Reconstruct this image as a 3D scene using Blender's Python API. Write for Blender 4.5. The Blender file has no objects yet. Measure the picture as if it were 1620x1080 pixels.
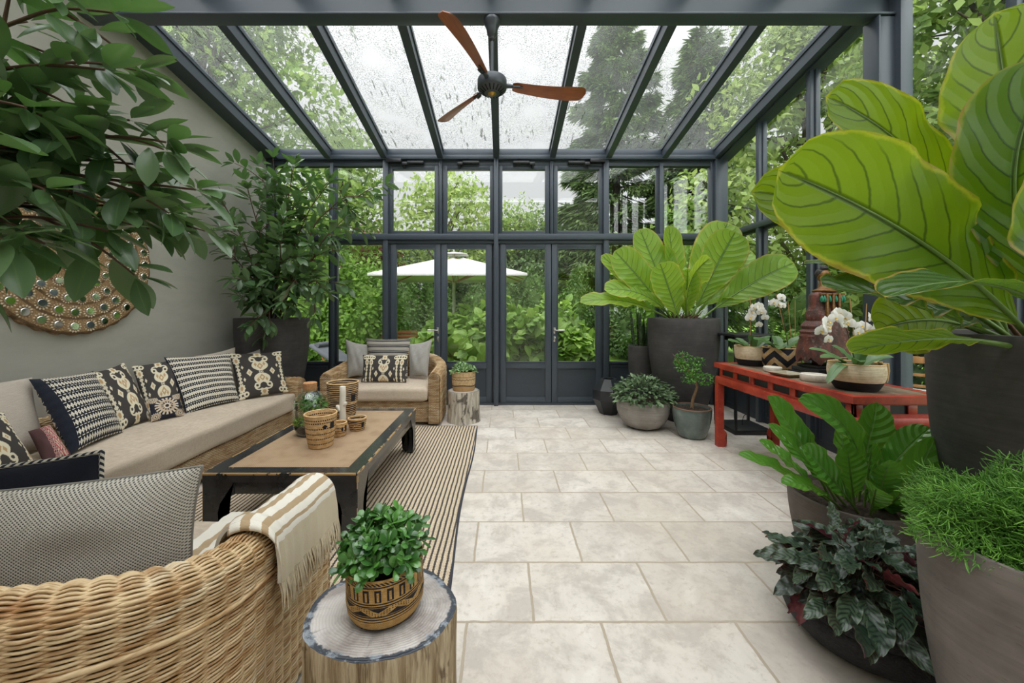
import bpy, bmesh, math, random
import numpy as np
from mathutils import Vector, Matrix

PI = math.pi
SC = bpy.context.scene
COL = SC.collection
rnd = random.Random(7)
rng = np.random.default_rng(7)

# ------------------------------------------------------------------ camera
# frame taken as 1620 x 1080; focal length in pixels, principal point of the level lens
FPX, CX, CY, EYE = 597.0, 796.0, 490.0, 1.4
cam_d = bpy.data.cameras.new('camera')
cam_d.sensor_fit = 'HORIZONTAL'
cam_d.sensor_width = 36.0
cam_d.lens = FPX / 1620 * 36.0
cam_d.shift_x = (810 - CX) / 1620
cam_d.shift_y = (CY - 540) / 1620
cam_d.clip_start = 0.05
cam_d.clip_end = 200
cam = bpy.data.objects.new('camera', cam_d)
COL.objects.link(cam)
cam.location = (0, 0, EYE)
cam.rotation_euler = (PI / 2, 0, 0)
SC.camera = cam


def P(x, y, Y):
    """point of the place at distance Y ahead of the camera, from where it stands in the photo"""
    return np.array([(x - CX) * Y / FPX, Y, EYE - (y - CY) * Y / FPX])


# ------------------------------------------------------------------ view + sky
SC.view_settings.view_transform = 'Standard'
SC.view_settings.look = 'None'
SC.view_settings.exposure = 0.16
SC.view_settings.gamma = 1.0
SC.view_settings.use_curve_mapping = False
SC.cycles.max_bounces = 10
SC.cycles.diffuse_bounces = 5
SC.cycles.glossy_bounces = 4
SC.cycles.transmission_bounces = 6
SC.cycles.transparent_max_bounces = 24
SC.cycles.sample_clamp_indirect = 8.0
SC.cycles.use_denoising = True
SC.cycles.caustics_reflective = False
SC.cycles.caustics_refractive = False

SKY_LOW, SKY_HIGH, SKY_BEHIND = 0.74, 5.0, 3.4
world = bpy.data.worlds.new('overcast_sky')
SC.world = world
world.use_nodes = True
_wt = world.node_tree
_wt.nodes.clear()


def _wn(t, **k):
    n = _wt.nodes.new(t)
    for a, b in k.items():
        setattr(n, a, b)
    return n


def _wmath(op, a, b):
    n = _wn('ShaderNodeMath', operation=op)
    for i, v in enumerate((a, b)):
        if isinstance(v, (int, float)):
            n.inputs[i].default_value = v
        else:
            _wt.links.new(v, n.inputs[i])
    return n.outputs[0]


_tc = _wn('ShaderNodeTexCoord')
_sp = _wn('ShaderNodeSeparateXYZ')
_wt.links.new(_tc.outputs['Generated'], _sp.inputs[0])
_up = _wmath('MAXIMUM', _sp.outputs['Z'], 0.0)
_up2 = _wmath('POWER', _up, 5.0)
_bk = _wmath('MAXIMUM', _wmath('ADD', _wmath('MULTIPLY', _sp.outputs['Y'], -1.0), 0.1), 0.0)
_st = _wmath('ADD', _wmath('ADD', _wmath('MULTIPLY', _up2, SKY_HIGH), SKY_LOW), _wmath('MULTIPLY', _bk, SKY_BEHIND))
_ns = _wn('ShaderNodeTexNoise')
_ns.inputs['Scale'].default_value = 2.2
_ns.inputs['Detail'].default_value = 3
_wt.links.new(_tc.outputs['Generated'], _ns.inputs['Vector'])
_st = _wmath('MULTIPLY', _st, _wmath('ADD', _wmath('MULTIPLY', _ns.outputs['Fac'], 0.10), 0.95))
_bg = _wn('ShaderNodeBackground')
_bg.inputs['Color'].default_value = (0.985, 0.992, 1.0, 1)
_wt.links.new(_st, _bg.inputs['Strength'])
_wo = _wn('ShaderNodeOutputWorld')
_wt.links.new(_bg.outputs[0], _wo.inputs[0])


# ------------------------------------------------------------------ node helper
def lin(c):
    c = c / 255.0
    return c / 12.92 if c <= 0.04045 else ((c + 0.055) / 1.055) ** 2.4


def C(r, g, b):
    return (lin(r), lin(g), lin(b), 1.0)


class S:
    def __init__(s, g, sock):
        s.g, s.k = g, sock

    def __add__(s, o): return s.g.m('ADD', s, o)
    def __radd__(s, o): return s.g.m('ADD', o, s)
    def __sub__(s, o): return s.g.m('SUBTRACT', s, o)
    def __rsub__(s, o): return s.g.m('SUBTRACT', o, s)
    def __mul__(s, o): return s.g.m('MULTIPLY', s, o)
    def __rmul__(s, o): return s.g.m('MULTIPLY', o, s)
    def __truediv__(s, o): return s.g.m('DIVIDE', s, o)
    def __lt__(s, o): return s.g.m('LESS_THAN', s, o)
    def __gt__(s, o): return s.g.m('GREATER_THAN', s, o)
    def frac(s): return s.g.m('FRACT', s)
    def floor(s): return s.g.m('FLOOR', s)
    def abs(s): return s.g.m('ABSOLUTE', s)
    def sin(s): return s.g.m('SINE', s)
    def pow(s, o): return s.g.m('POWER', s, o)
    def mod(s, o): return s.g.m('FLOORED_MODULO', s, o)
    def min(s, o): return s.g.m('MINIMUM', s, o)
    def max(s, o): return s.g.m('MAXIMUM', s, o)
    def clamp(s): return s.g.m('ADD', s, 0.0, clamp=True)

    def ramp(s, a, b, lo=0.0, hi=1.0):
        n = s.g.n('ShaderNodeMapRange', interpolation_type='SMOOTHSTEP')
        s.g.link(s, n.inputs['Value'])
        for k, v in (('From Min', a), ('From Max', b), ('To Min', lo), ('To Max', hi)):
            n.inputs[k].default_value = v
        return S(s.g, n.outputs['Result'])


class G:
    def __init__(s, name):
        s.mat = bpy.data.materials.new(name)
        s.mat.use_nodes = True
        s.t = s.mat.node_tree
        s.t.nodes.clear()
        s._tc = None

    def n(s, t, **k):
        nd = s.t.nodes.new(t)
        for a, b in k.items():
            setattr(nd, a, b)
        return nd

    def link(s, v, inp):
        if isinstance(v, S):
            s.t.links.new(v.k, inp)
        elif v is not None:
            inp.default_value = v

    def m(s, op, a, b=None, clamp=False):
        nd = s.n('ShaderNodeMath', operation=op, use_clamp=clamp)
        s.link(a, nd.inputs[0])
        if b is not None:
            s.link(b, nd.inputs[1])
        return S(s, nd.outputs[0])

    def coord(s, kind='Object'):
        if s._tc is None:
            s._tc = s.n('ShaderNodeTexCoord')
        return S(s, s._tc.outputs[kind])

    def xyz(s, v):
        nd = s.n('ShaderNodeSeparateXYZ')
        s.link(v, nd.inputs[0])
        return [S(s, nd.outputs[i]) for i in range(3)]

    def vec(s, x, y, z=0.0):
        nd = s.n('ShaderNodeCombineXYZ')
        for i, v in enumerate((x, y, z)):
            s.link(v, nd.inputs[i])
        return S(s, nd.outputs[0])

    def scale(s, v, xyz, loc=(0, 0, 0), rot=(0, 0, 0)):
        nd = s.n('ShaderNodeMapping')
        s.link(v, nd.inputs['Vector'])
        nd.inputs['Scale'].default_value = xyz
        nd.inputs['Location'].default_value = loc
        nd.inputs['Rotation'].default_value = rot
        return S(s, nd.outputs[0])

    def noise(s, v=None, sc=5.0, det=3.0, rough=0.55, dist=0.0):
        nd = s.n('ShaderNodeTexNoise')
        s.link(v if v is not None else s.coord(), nd.inputs['Vector'])
        nd.inputs['Scale'].default_value = sc
        nd.inputs['Detail'].default_value = det
        nd.inputs['Roughness'].default_value = rough
        nd.inputs['Distortion'].default_value = dist
        return S(s, nd.outputs['Fac'])

    def voronoi(s, v=None, sc=5.0, out='Distance', feature='F1', rand=1.0):
        nd = s.n('ShaderNodeTexVoronoi', feature=feature)
        s.link(v if v is not None else s.coord(), nd.inputs['Vector'])
        nd.inputs['Scale'].default_value = sc
        nd.inputs['Randomness'].default_value = rand
        return S(s, nd.outputs[out])

    def mix(s, f, a, b, blend='MIX'):
        nd = s.n('ShaderNodeMix', data_type='RGBA', blend_type=blend)
        s.link(f, nd.inputs[0])
        s.link(a, nd.inputs[6])
        s.link(b, nd.inputs[7])
        return S(s, nd.outputs[2])

    def island(s):
        return S(s, s.n('ShaderNodeNewGeometry').outputs['Random Per Island'])

    def backface(s):
        return S(s, s.n('ShaderNodeNewGeometry').outputs['Backfacing'])

    def objrand(s):
        return S(s, s.n('ShaderNodeObjectInfo').outputs['Random'])

    def attr(s, name='Col'):
        return S(s, s.n('ShaderNodeAttribute', attribute_name=name).outputs['Color'])

    def bump(s, h, strength=0.3, dist=0.01):
        nd = s.n('ShaderNodeBump')
        nd.inputs['Strength'].default_value = strength
        nd.inputs['Distance'].default_value = dist
        s.link(h, nd.inputs['Height'])
        return S(s, nd.outputs[0])

    def hsv(s, c, h=0.5, sat=1.0, v=1.0):
        nd = s.n('ShaderNodeHueSaturation')
        s.link(c, nd.inputs['Color'])
        s.link(h, nd.inputs['Hue'])
        s.link(sat, nd.inputs['Saturation'])
        s.link(v, nd.inputs['Value'])
        return S(s, nd.outputs[0])

    def pbr(s, col, rough=0.6, metal=0.0, nrm=None, spec=0.5, sheen=0.0, coat=0.0):
        nd = s.n('ShaderNodeBsdfPrincipled')
        s.link(col, nd.inputs['Base Color'])
        s.link(rough, nd.inputs['Roughness'])
        s.link(metal, nd.inputs['Metallic'])
        nd.inputs['Specular IOR Level'].default_value = spec
        if sheen:
            nd.inputs['Sheen Weight'].default_value = sheen
        if coat:
            nd.inputs['Coat Weight'].default_value = coat
            nd.inputs['Coat Roughness'].default_value = 0.12
        if nrm is not None:
            s.link(nrm, nd.inputs['Normal'])
        return S(s, nd.outputs[0])

    def sh(s, t, **k):
        nd = s.n(t)
        for a, v in k.items():
            s.link(v, nd.inputs[a])
        return S(s, nd.outputs[0])

    def mixsh(s, f, a, b):
        nd = s.n('ShaderNodeMixShader')
        s.link(f, nd.inputs[0])
        s.t.links.new(a.k, nd.inputs[1])
        s.t.links.new(b.k, nd.inputs[2])
        return S(s, nd.outputs[0])

    def out(s, shader):
        o = s.n('ShaderNodeOutputMaterial')
        s.t.links.new(shader.k, o.inputs['Surface'])
        return s.mat


# ------------------------------------------------------------------ mesh helper
class MB:
    """collects vertices and faces (numpy), then links them as ONE mesh object"""

    def __init__(s):
        s.v, s.q, s.t, s.uv, s.col, s.mq, s.mt, s.ng = [], [], [], [], [], [], [], []
        s.n = 0

    def add(s, v, f, uv=None, col=None, mi=0):
        v = np.asarray(v, float).reshape(-1, 3)
        if isinstance(f, np.ndarray):
            arrs = [f]
        else:
            by = {}
            for a in f:
                by.setdefault(len(a), []).append(a)
            arrs = [np.array(x, int) for x in by.values()]
        for a in arrs:
            a = a + s.n
            if a.shape[1] == 4:
                s.q.append(a); s.mq.append(np.full(len(a), mi))
            elif a.shape[1] == 3:
                s.t.append(a); s.mt.append(np.full(len(a), mi))
            else:
                s.ng.append((a, mi))
        s.v.append(v)
        s.uv.append(np.asarray(uv, float) if uv is not None else np.zeros((len(v), 2)))
        s.col.append(np.asarray(col, float) if col is not None else np.ones((len(v), 3)))
        s.n += len(v)
        return s

    def mesh(s, name, mats, smooth=True, angle=None, use_col=False):
        me = bpy.data.meshes.new(name)
        V = np.concatenate(s.v)
        loops, starts, tot, mi = [], [], [], []
        pos = 0
        for lst, ml in ((s.q, s.mq), (s.t, s.mt)):
            if lst:
                a = np.concatenate(lst)
                k = a.shape[1]
                loops.append(a.ravel())
                starts.append(pos + np.arange(len(a)) * k)
                mi.append(np.concatenate(ml))
                pos += a.size
        for a, m in s.ng:
            k = a.shape[1]
            loops.append(a.ravel()); starts.append(pos + np.arange(len(a)) * k); mi.append(np.full(len(a), m)); pos += a.size
        L = np.concatenate(loops).astype(np.int32)
        ST = np.concatenate(starts).astype(np.int32)
        MI = np.concatenate(mi).astype(np.int32)
        me.vertices.add(len(V))
        me.vertices.foreach_set('co', V.astype(np.float32).ravel())
        me.loops.add(len(L))
        me.loops.foreach_set('vertex_index', L)
        me.polygons.add(len(ST))
        me.polygons.foreach_set('loop_start', ST)
        me.polygons.foreach_set('material_index', MI)
        me.polygons.foreach_set('use_smooth', np.full(len(ST), smooth))
        me.update(calc_edges=True)
        UV = np.concatenate(s.uv)
        if UV.any():
            l = me.uv_layers.new(name='UVMap')
            l.data.foreach_set('uv', UV[L].astype(np.float32).ravel())
        if use_col:
            a = me.color_attributes.new('Col', 'FLOAT_COLOR', 'POINT')
            c = np.concatenate(s.col)
            a.data.foreach_set('color', np.concatenate([c, np.ones((len(c), 1))], 1).astype(np.float32).ravel())
        for m in (mats if isinstance(mats, (list, tuple)) else [mats]):
            me.materials.append(m)
        if angle is not None:
            me.set_sharp_from_angle(angle=math.radians(angle))
        me.validate()
        return me

    def build(s, name, mats, parent=None, smooth=True, angle=None, use_col=False):
        o = bpy.data.objects.new(name, s.mesh(name, mats, smooth, angle, use_col))
        COL.objects.link(o)
        if parent is not None:
            o.parent = parent
        return o


def empty(name, loc=(0, 0, 0), rz=0.0):
    o = bpy.data.objects.new(name, None)
    o.empty_display_size = 0.1
    o.location = loc
    o.rotation_euler = (0, 0, rz)
    COL.objects.link(o)
    return o


def tag(o, label=None, cat=None, group=None, kind=None):
    if label: o['label'] = label
    if cat: o['category'] = cat
    if group: o['group'] = group
    if kind: o['kind'] = kind
    return o


def thing(name, label, cat, loc=(0, 0, 0), rz=0.0, group=None):
    return tag(empty(name, loc, rz), label, cat, group)


def kids(o):
    return [c for c in bpy.data.objects if c.parent is o]


def copy_tree(o, parent=None):
    c = o.copy()
    COL.objects.link(c)
    if parent is not None:
        c.parent = parent
    for ch in kids(o):
        copy_tree(ch, c)
    return c


def bm_arrays(bm):
    bm.verts.ensure_lookup_table()
    bm.verts.index_update()
    v = np.array([x.co[:] for x in bm.verts])
    f = [[y.index for y in x.verts] for x in bm.faces]
    bm.free()
    return v, f


def rot(rx=0, ry=0, rz=0):
    return np.array(Matrix.Rotation(rz, 3, 'Z') @ Matrix.Rotation(ry, 3, 'Y') @ Matrix.Rotation(rx, 3, 'X'))


def box(mb, c, s, bev=0.0, seg=2, R=None, mi=0):
    """box of full size s about c, edges rounded by bev"""
    bm = bmesh.new()
    bmesh.ops.create_cube(bm, size=1.0)
    for v in bm.verts:
        v.co = Vector((v.co.x * s[0], v.co.y * s[1], v.co.z * s[2]))
    if bev:
        bmesh.ops.bevel(bm, geom=bm.edges[:], offset=min(bev, min(s) * 0.45), segments=seg, profile=0.5, affect='EDGES')
    v, f = bm_arrays(bm)
    if R is not None:
        v = v @ R.T
    return mb.add(v + np.array(c), f, mi=mi)


def bx(mb, x0, x1, y0, y1, z0, z1, bev=0.0, mi=0):
    return box(mb, ((x0 + x1) / 2, (y0 + y1) / 2, (z0 + z1) / 2), (abs(x1 - x0), abs(y1 - y0), abs(z1 - z0)), bev, mi=mi)


def grid_faces(nu, nv, wrap_u=False, wrap_v=False):
    """faces of a vertex grid indexed i*nv + j"""
    iu = np.arange(nu if wrap_u else nu - 1)
    jv = np.arange(nv if wrap_v else nv - 1)
    I, J = np.meshgrid(iu, jv, indexing='ij')
    I2, J2 = (I + 1) % nu, (J + 1) % nv
    return np.stack([I * nv + J, I2 * nv + J, I2 * nv + J2, I * nv + J2], -1).reshape(-1, 4)


def frames(p):
    p = np.asarray(p, float)
    t = np.gradient(p, axis=0)
    t /= np.maximum(np.linalg.norm(t, axis=1, keepdims=True), 1e-9)
    n = np.zeros_like(p)
    a = np.array([0, 0, 1.0]) if abs(t[0][2]) < 0.9 else np.array([1.0, 0, 0])
    x = np.cross(t[0], a)
    n[0] = x / np.linalg.norm(x)
    for i in range(1, len(p)):
        x = n[i - 1] - t[i] * np.dot(n[i - 1], t[i])
        n[i] = x / max(np.linalg.norm(x), 1e-9)
    return t, n, np.cross(t, n)


def tube(mb, p, r, k=8, caps=True, mi=0, uv=False):
    p = np.asarray(p, float)
    r = np.broadcast_to(np.asarray(r, float), (len(p),))
    t, n, b = frames(p)
    a = np.arange(k) * 2 * PI / k
    v = p[:, None] + r[:, None, None] * (np.cos(a)[None, :, None] * n[:, None] + np.sin(a)[None, :, None] * b[:, None])
    f = grid_faces(len(p), k, wrap_v=True)
    U = None
    if uv:
        L = np.concatenate([[0], np.cumsum(np.linalg.norm(np.diff(p, axis=0), axis=1))])
        U = np.stack(np.broadcast_arrays(L[:, None], (np.arange(k) / k)[None]), -1).reshape(-1, 2)
    mb.add(v.reshape(-1, 3), f, uv=U, mi=mi)
    if caps:
        for i, s in ((0, -1), (len(p) - 1, 1)):
            ring = v[i]
            mb.add(ring, [list(range(k))[::s]], mi=mi)
    return mb


def lathe(mb, prof, seg=48, c=(0, 0, 0), uvrep=1.0, sx=1.0, sy=1.0, mi=0, wob=None):
    """profile [(r, z)...] turned about z; uv = (turn, length along the profile 0..1)"""
    prof = np.array(prof, float)
    a = np.arange(seg + 1) * 2 * PI / seg
    r, z = prof[:, 0], prof[:, 1]
    rr = np.broadcast_to(r[:, None], (len(r), seg + 1)).copy()
    if wob is not None:
        rr *= wob(a)[None, :]
    v = np.stack([rr * np.cos(a) * sx, rr * np.sin(a) * sy, np.broadcast_to(z[:, None], rr.shape)], -1)
    L = np.concatenate([[0], np.cumsum(np.linalg.norm(np.diff(prof, axis=0), axis=1))])
    L /= L[-1]
    U = np.stack(np.broadcast_arrays(a[None] / (2 * PI) * uvrep, L[:, None]), -1)
    f = grid_faces(len(r), seg + 1)[:, [0, 3, 2, 1]]
    return mb.add(v.reshape(-1, 3) + np.array(c), f, uv=U.reshape(-1, 2), mi=mi)


def prism(mb, poly, d0, d1, axis='y', mi=0):
    """polygon (list of 2-D points) pushed from d0 to d1 along an axis; may be concave"""
    bm = bmesh.new()

    def pt(a, b, d):
        return {'y': (a, d, b), 'x': (d, a, b), 'z': (a, b, d)}[axis]
    lo = [bm.verts.new(pt(a, b, d0)) for a, b in poly]
    hi = [bm.verts.new(pt(a, b, d1)) for a, b in poly]
    bm.faces.new(lo)
    bm.faces.new(hi[::-1])
    n = len(poly)
    for i in range(n):
        bm.faces.new((lo[i], lo[(i + 1) % n], hi[(i + 1) % n], hi[i]))
    bmesh.ops.triangulate(bm, faces=[f for f in bm.faces if len(f.verts) > 4])
    bmesh.ops.recalc_face_normals(bm, faces=bm.faces[:])
    v, f = bm_arrays(bm)
    return mb.add(v, f, mi=mi)


def cloud(mb, tv, tf, R, T, sc, tuv=None, mi=0):
    """N copies of a template (tv, tf): rotations R (N,3,3), places T (N,3), sizes sc (N,) or (N,3)"""
    N, k = len(T), len(tv)
    sc = np.asarray(sc, float)
    s3 = sc[:, None] * np.ones(3) if sc.ndim == 1 else sc
    v = np.einsum('nij,nkj->nki', R, tv[None] * s3[:, None, :]) + T[:, None]
    f = (tf[None] + (np.arange(N) * k)[:, None, None]).reshape(-1, tf.shape[1])
    uv = np.tile(tuv, (N, 1)) if tuv is not None else None
    return mb.add(v.reshape(-1, 3), f, uv=uv, mi=mi)


def basis(d, up):
    """rotations whose local x points along d, local z near up (both (N,3))"""
    d = d / np.maximum(np.linalg.norm(d, axis=1, keepdims=True), 1e-9)
    y = np.cross(up, d)
    ln = np.linalg.norm(y, axis=1, keepdims=True)
    y = np.where(ln < 1e-4, np.array([[0, 1.0, 0]]), y / np.maximum(ln, 1e-9))
    z = np.cross(d, y)
    return np.stack([d, y, z], -1)


def unit(n):
    v = rng.normal(size=(n, 3))
    return v / np.linalg.norm(v, axis=1, keepdims=True)


def leaf_tpl(nu=5, nv=3, w=0.36, droop=0.18, fold=0.12, shape=1.0, petiole=0.06, tip=1.0):
    """small leaf along +x, unit length; grid nu x nv"""
    u = np.linspace(0, 1, nu)
    prof = np.sin(PI * np.clip(u, 0.0, 1) ** shape) ** 0.75 * w / 2
    prof[0] = 0.015
    prof[-1] = 0.012 if tip else prof[-1]
    v = np.linspace(-1, 1, nv)
    X = np.broadcast_to((petiole + u * (1 - petiole))[:, None], (nu, nv))
    Y = prof[:, None] * v[None]
    Z = -droop * (u ** 2)[:, None] + fold * np.abs(Y) / (w / 2) * w
    V = np.stack([X, Y, Z], -1).reshape(-1, 3)
    U = np.stack(np.broadcast_arrays(u[:, None], (v[None] + 1) / 2), -1).reshape(-1, 2)
    return V, grid_faces(nu, nv), U
# ------------------------------------------------------------------ materials of the room
def m_plain(name, col, rough=0.6, metal=0.0, var=0.12, vs=6.0, bmp=0.0, bs=60.0, spec=0.5, coat=0.0, sheen=0.0):
    g = G(name)
    n = g.noise(sc=vs, det=4)
    c = g.hsv(col, v=n.ramp(0.25, 0.75, 1 - var, 1 + var))
    nr = g.bump(g.noise(sc=bs, det=3), bmp, 0.01) if bmp else None
    return g.out(g.pbr(c, rough, metal, nr, spec=spec, coat=coat, sheen=sheen))


SLATE = m_plain('slate_metal', C(68, 77, 87), 0.38, 0.0, 0.05, 3.0)
SLATE_DARK = m_plain('slate_metal_dark', C(56, 63, 71), 0.42, 0.0, 0.06, 3.0)
CHROME = m_plain('brushed_steel', C(190, 190, 188), 0.25, 1.0, 0.03)
BLACK_METAL = m_plain('black_metal', C(34, 35, 37), 0.4, 0.0, 0.1)


def m_glass(name, refl=1.0, tint=(0.96, 0.975, 0.97, 1)):
    g = G(name)
    lw = g.n('ShaderNodeLayerWeight')
    f = ((S(g, lw.outputs['Facing']).pow(5.0) * 0.96 + 0.04) * refl).clamp()
    return g.out(g.mixsh(f, g.sh('ShaderNodeBsdfTransparent', Color=tint), g.sh('ShaderNodeBsdfGlossy', Color=(1, 1, 1, 1), Roughness=0.0)))


GLASS = m_glass('window_glass')
JARGLASS = m_glass('jar_glass', 1.2, (0.93, 0.97, 0.95, 1))


def m_roof_glass():
    g = G('rain_wet_glass')
    p = g.coord()
    d1 = g.voronoi(p, 58.0)
    d2 = g.voronoi(p, 120.0)
    keep = g.noise(p, 1.3, 2)
    run = g.noise(g.scale(p, (1.0, 0.07, 1.0)), 26.0, 2)
    drop = (d1 < 0.30).max(d2 < 0.34) * keep.ramp(0.34, 0.50)
    drop = drop.max(run.ramp(0.62, 0.66) * keep.ramp(0.42, 0.55))
    nb = g.bump((0.4 - d1).max(0.0) + (0.4 - d2).max(0.0) * 0.5 + run * 0.6, 0.8, 0.03)
    water = g.sh('ShaderNodeBsdfRefraction', Color=(0.95, 0.96, 0.96, 1), Roughness=0.03, IOR=1.3, Normal=nb)
    haze = g.sh('ShaderNodeBsdfTranslucent', Color=(0.9, 0.92, 0.92, 1))
    clear = g.sh('ShaderNodeBsdfTransparent', Color=(0.97, 0.975, 0.975, 1))
    a = g.mixsh(keep.ramp(0.35, 0.65, 0.04, 0.10), clear, haze)
    return g.out(g.mixsh(drop * 0.75, a, water))


ROOFGLASS = m_roof_glass()


def m_wall():
    g = G('grey_plaster')
    p = g.coord()
    n = g.noise(g.scale(p, (1, 1, 2.5)), 1.8, 5, 0.6)
    w = g.noise(g.scale(p, (20, 20, 220)), 1.0, 2)
    w2 = g.noise(g.scale(p, (220, 220, 20)), 1.0, 2)
    c = g.mix(n.ramp(0.3, 0.7), C(174, 172, 163), C(186, 183, 174))
    return g.out(g.pbr(c, 0.85, 0.0, g.bump(w + w2, 0.12, 0.004), spec=0.25))


WALL = m_wall()
CREAM = m_plain('cream_render', C(226, 222, 214), 0.9, var=0.03, vs=1.0)


def m_floor():
    g = G('limestone_tiles')
    p = g.coord()
    wob = g.noise(p, 3.0, 4, 0.6)
    wob2 = g.noise(p, 14.0, 3, 0.6)
    x, y, z = g.xyz(p)
    q = g.vec(x - 0.138 + 30.0 + (wob - 0.5) * 0.014 + (wob2 - 0.5) * 0.008, y - 1.294 + 20.0 + (wob2 - 0.5) * 0.014, 0.0)
    b = g.n('ShaderNodeTexBrick', offset=0.5, offset_frequency=2, squash=1.0)
    g.link(q, b.inputs['Vector'])
    for k, v in (('Scale', 1.0), ('Mortar Size', 0.0075), ('Mortar Smooth', 0.35), ('Bias', 0.0), ('Brick Width', 0.6), ('Row Height', 0.4)):
        b.inputs[k].default_value = v
    b.inputs['Color1'].default_value = C(198, 189, 179)
    b.inputs['Color2'].default_value = C(218, 210, 201)
    b.inputs['Mortar'].default_value = C(172, 158, 140)
    col = S(g, b.outputs['Color'])
    fac = S(g, b.outputs['Fac'])
    cl = g.noise(p, 4.5, 6, 0.68, 0.4)
    fine = g.noise(p, 26.0, 5, 0.7)
    big = g.noise(p, 1.3, 3)
    c = g.mix(cl.ramp(0.44, 0.62) * (1.0 - fac) * 0.65, col, C(176, 166, 159))
    c = g.mix(cl.ramp(0.30, 0.44, 0.5, 0.0) * (1.0 - fac), c, C(232, 225, 217))
    c = g.mix(fine.ramp(0.50, 0.72) * 0.6 * (1.0 - fac), c, C(176, 164, 152))
    c = g.mix(big.ramp(0.4, 0.7) * 0.25, c, C(204, 190, 170))
    pit = g.voronoi(p, 55.0).ramp(0.0, 0.12) + fine * 0.4
    h = pit * 0.25 + (1.0 - fac) * 1.2
    return g.out(g.pbr(c, fine.ramp(0.3, 0.7, 0.38, 0.62), 0.0, g.bump(h, 0.35, 0.006), spec=0.4))


FLOOR = m_floor()

# ------------------------------------------------------------------ the room
XL, XR, YB, YF = -3.47, 3.22, 5.6, -1.2
ZE, SLOPE = 3.745, 0.18


def roof_z(y):
    return ZE + SLOPE * (YB - y)


_trim = [0]


def trim(mb, mat=None, smooth=True):
    _trim[0] += 1
    return tag(mb.build('trim_%d' % _trim[0], mat or SLATE, angle=35), kind='structure')


def struct(mb, name, mat, smooth=True):
    return tag(mb.build(name, mat, smooth=smooth, angle=35 if smooth else None), kind='structure')


m = MB(); bx(m, XL - 0.15, XR + 0.12, YF - 0.15, YB + 0.12, -0.12, 0.0); struct(m, 'floor', FLOOR)
m = MB(); prism(m, [(YF - 0.15, 0), (YB + 0.08, 0), (YB + 0.08, roof_z(YB) + 0.02), (YF - 0.15, roof_z(YF - 0.15) + 0.02)], XL - 0.15, XL, 'x'); struct(m, 'wall_left', WALL)
m = MB(); prism(m, [(XL, 0), (XR + 0.1, 0), (XR + 0.1, roof_z(YF) - 0.02), (XL, roof_z(YF) - 0.02)], YF - 0.15, YF, 'y'); struct(m, 'wall_rear', CREAM)

# rafters, each one long bar following the slope
RX = [-0.10 + 0.82 * k for k in range(-4, 5)]
for i, x in enumerate(RX):
    w = 0.085 if i in (0, 8) else 0.034
    m = MB()

    def bar(h0, h1, ww):
        prism(m, [(YF, roof_z(YF) - h0), (YB - 0.02, roof_z(YB - 0.02) - h0), (YB - 0.02, roof_z(YB - 0.02) - h1), (YF, roof_z(YF) - h1)], x - ww, x + ww, 'x')
    bar(0.02, 0.14, w)
    bar(-0.03, 0.02, w + 0.012)
    bar(0.140, 0.150, w + 0.008)
    trim(m)
# roof panes
for i in range(8):
    m = MB()
    a, b = RX[i] + 0.03, RX[i + 1] - 0.03
    prism(m, [(YF, roof_z(YF)), (YB + 0.1, roof_z(YB + 0.1)), (YB + 0.1, roof_z(YB + 0.1) + 0.014), (YF, roof_z(YF) + 0.014)], a, b, 'x')
    o = struct(m, 'window_%d' % (i + 1), [GLASS, ROOFGLASS], smooth=False)
    for pl in o.data.polygons:                      # the outer, rained-on face
        if pl.normal.z > 0.7:
            pl.material_index = 1

# big cross beam, an I-section
m = MB()
for z0, z1 in ((3.81, 3.828), (4.09, 4.108)):
    bx(m, XL, XR + 0.02, 3.07, 3.205, z0, z1, 0.003)
bx(m, XL, XR + 0.02, 3.128, 3.146, 3.828, 4.09)
bx(m, XR - 0.01, XR + 0.02, 3.05, 3.225, 3.79, 4.12, 0.003)
trim(m, SLATE)

# eaves beam at the far end
m = MB()
bx(m, XL, XR + 0.06, 5.54, 5.68, 3.655, 3.765, 0.006)
bx(m, XL, XR + 0.06, 5.50, 5.68, 3.60, 3.662, 0.006)
bx(m, XL, XR + 0.06, 5.565, 5.66, 3.52, 3.60, 0.004)
trim(m)
# transom
m = MB()
bx(m, XL, XR + 0.06, 5.50, 5.68, 2.425, 2.51, 0.006)
bx(m, XL, XR + 0.06, 5.55, 5.66, 2.375, 2.43, 0.004)
trim(m)
# uprights of the far wall
BAY = [XL, -2.52, -1.725, -0.92, -0.103, 0.713, 1.51, 2.326, XR]
for x, w, z0, z1, d in ((-2.52, 0.045, 0, 3.56, 0.06), (-1.725, 0.075, 0, 3.60, 0.08), (-0.92, 0.045, 2.5, 3.60, 0.06), (-0.103, 0.062, 0, 3.66, 0.11),
                        (0.713, 0.045, 2.5, 3.60, 0.06), (1.51, 0.075, 0, 3.60, 0.08), (2.326, 0.05, 0, 3.56, 0.06), (XL + 0.04, 0.08, 0, 3.6, 0.08)):
    m = MB()
    bx(m, x - w / 2, x + w / 2, 5.6 - d, 5.66, z0, z1, 0.004)
    bx(m, x - w / 2 - 0.012, x + w / 2 + 0.012, 5.59, 5.65, z0, z1, 0.004)
    trim(m)
# corner post
m = MB()
bx(m, 3.10, 3.28, 5.50, 5.68, 0, 3.74, 0.006)
bx(m, 3.06, 3.12, 5.56, 5.66, 0, 3.6, 0.004)
trim(m)


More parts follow.
